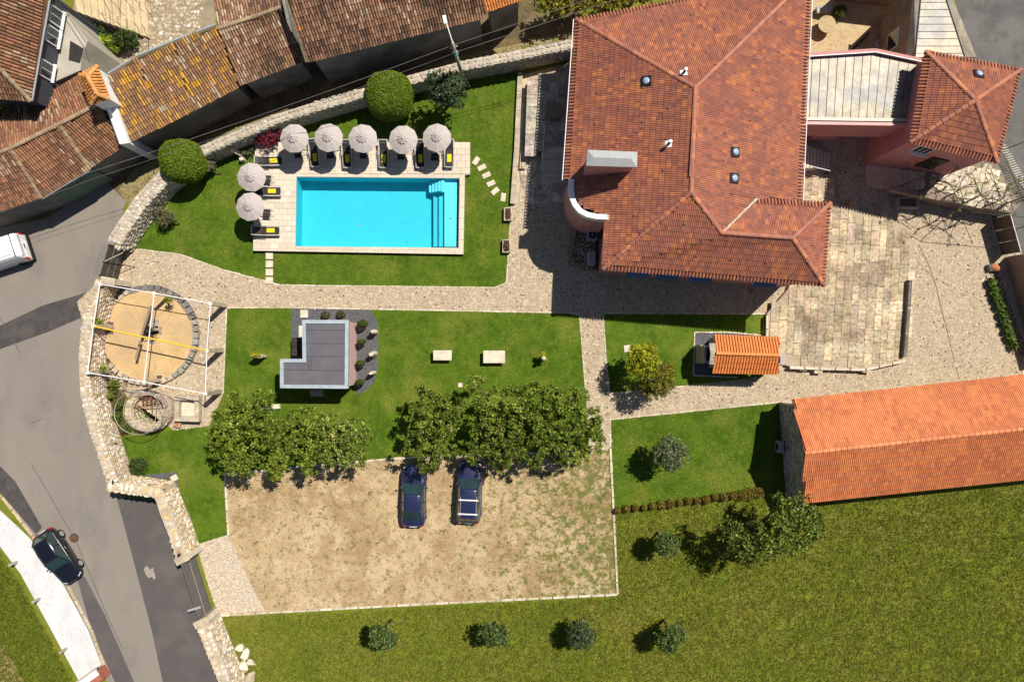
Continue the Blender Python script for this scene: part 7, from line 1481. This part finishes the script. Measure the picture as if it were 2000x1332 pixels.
# weeds and grass tufts: nobody could count them
def tufts(name, poly, n, h, cols, seed, excl=(), dens=None, spread=.05, w=.02):
    rg = np.random.default_rng(seed); xs = [p.x for p in poly]; ys = [p.y for p in poly]; q = np.stack([rg.uniform(max(-38, min(xs)), min(38, max(xs)), n * 2), rg.uniform(max(-25.5, min(ys)), min(25.5, max(ys)), n * 2)], 1); k = inpoly(q, poly)
    for e in excl: k &= ~inpoly(q, e)
    if dens: k &= np.array([dens(x, y) for x, y in q]) > rg.random(len(q))
    q = q[k][:n]; n = len(q); B = 3; q = np.repeat(q, B, 0) + rg.normal(size=(n * B, 2)) * spread; m = len(q); a = rg.uniform(0, 6.28, m); hh = h * rg.uniform(.5, 1.4, m); lean = rg.normal(size=(m, 2)) * .55 * hh[:, None]
    V = np.empty((m, 3, 3)); V[:, 0, 0] = q[:, 0] - np.cos(a) * w; V[:, 0, 1] = q[:, 1] - np.sin(a) * w; V[:, 1, 0] = q[:, 0] + np.cos(a) * w; V[:, 1, 1] = q[:, 1] + np.sin(a) * w; V[:, :2, 2] = .015; V[:, 2, :2] = q + lean; V[:, 2, 2] = hh
    cc = np.array(cols); col = cc[rg.integers(0, len(cc), m)] * rg.uniform(.7, 1.3, (m, 1)); o = link(name, npmesh(name, V.reshape(-1, 3), np.arange(m * 3).reshape(-1, 3), col, m_leaf), None, None, kind="stuff"); tag(o, "short grass growing across the open ground"); return o
park_w = PL(park_px)
field_w = PL([(430, 1205), (1206, 1165), (1199, 1000), (1480, 968), (1545, 985), (2000, 945), (2010, 1345), (470, 1345)])
tufts("field_grass", field_w, 60000, .16, [(.18, .22, .016), (.23, .235, .03), (.13, .18, .011), (.32, .27, .09)], 1, spread=.09, w=.022)
o = tufts("lawn_grass", lawn2_w if False else PL(lawn2_px), 26000, .055, [(.10, .17, .011), (.065, .125, .008), (.16, .21, .022)], 2); o["label"] = "short mown grass of the middle lawn"
o = tufts("lawn_grass", PL(lawn1_px), 22000, .055, [(.10, .17, .011), (.065, .125, .008), (.16, .21, .022)], 3, [deck_w]); o["label"] = "short mown grass round the pool"
o = tufts("lawn_grass", PL(lawn4_px), 12000, .055, [(.10, .17, .011), (.065, .125, .008), (.16, .21, .022)], 4); o["label"] = "short mown grass beside the barn"
def wd_(x, y): return min(1, max(0, (nz2(x, y, .8, 5) + .5 * nz2(x, y, 2.5, 1) + (x - 1) * .04) * 1.5))
o = tufts("parking_weeds", park_w, 12000, .06, [(.12, .14, .025), (.16, .15, .05), (.08, .12, .015)], 5, dens=wd_); o["label"] = "weeds scattered over the gravel parking court"
o = tufts("verge_grass", PL([(-60, 1010), (40, 1140), (150, 1345), (-60, 1345)]), 6000, .14, [(.14, .19, .012), (.09, .13, .01), (.2, .2, .03)], 6, spread=.08, w=.03); o["label"] = "rough grass of the verge below the white pavement"
o = tufts("lane_grass", PL([(240, 385), (330, 305), (420, 265), (560, 222), (720, 172), (900, 115), (1118, 70), (1118, 92), (905, 140), (700, 190), (540, 240), (400, 300), (330, 350), (262, 410)]), 4000, .14, [(.26, .22, .08), (.16, .17, .03), (.32, .26, .12)], 7, spread=.08, w=.025); o["label"] = "dry grass strip along the lane"
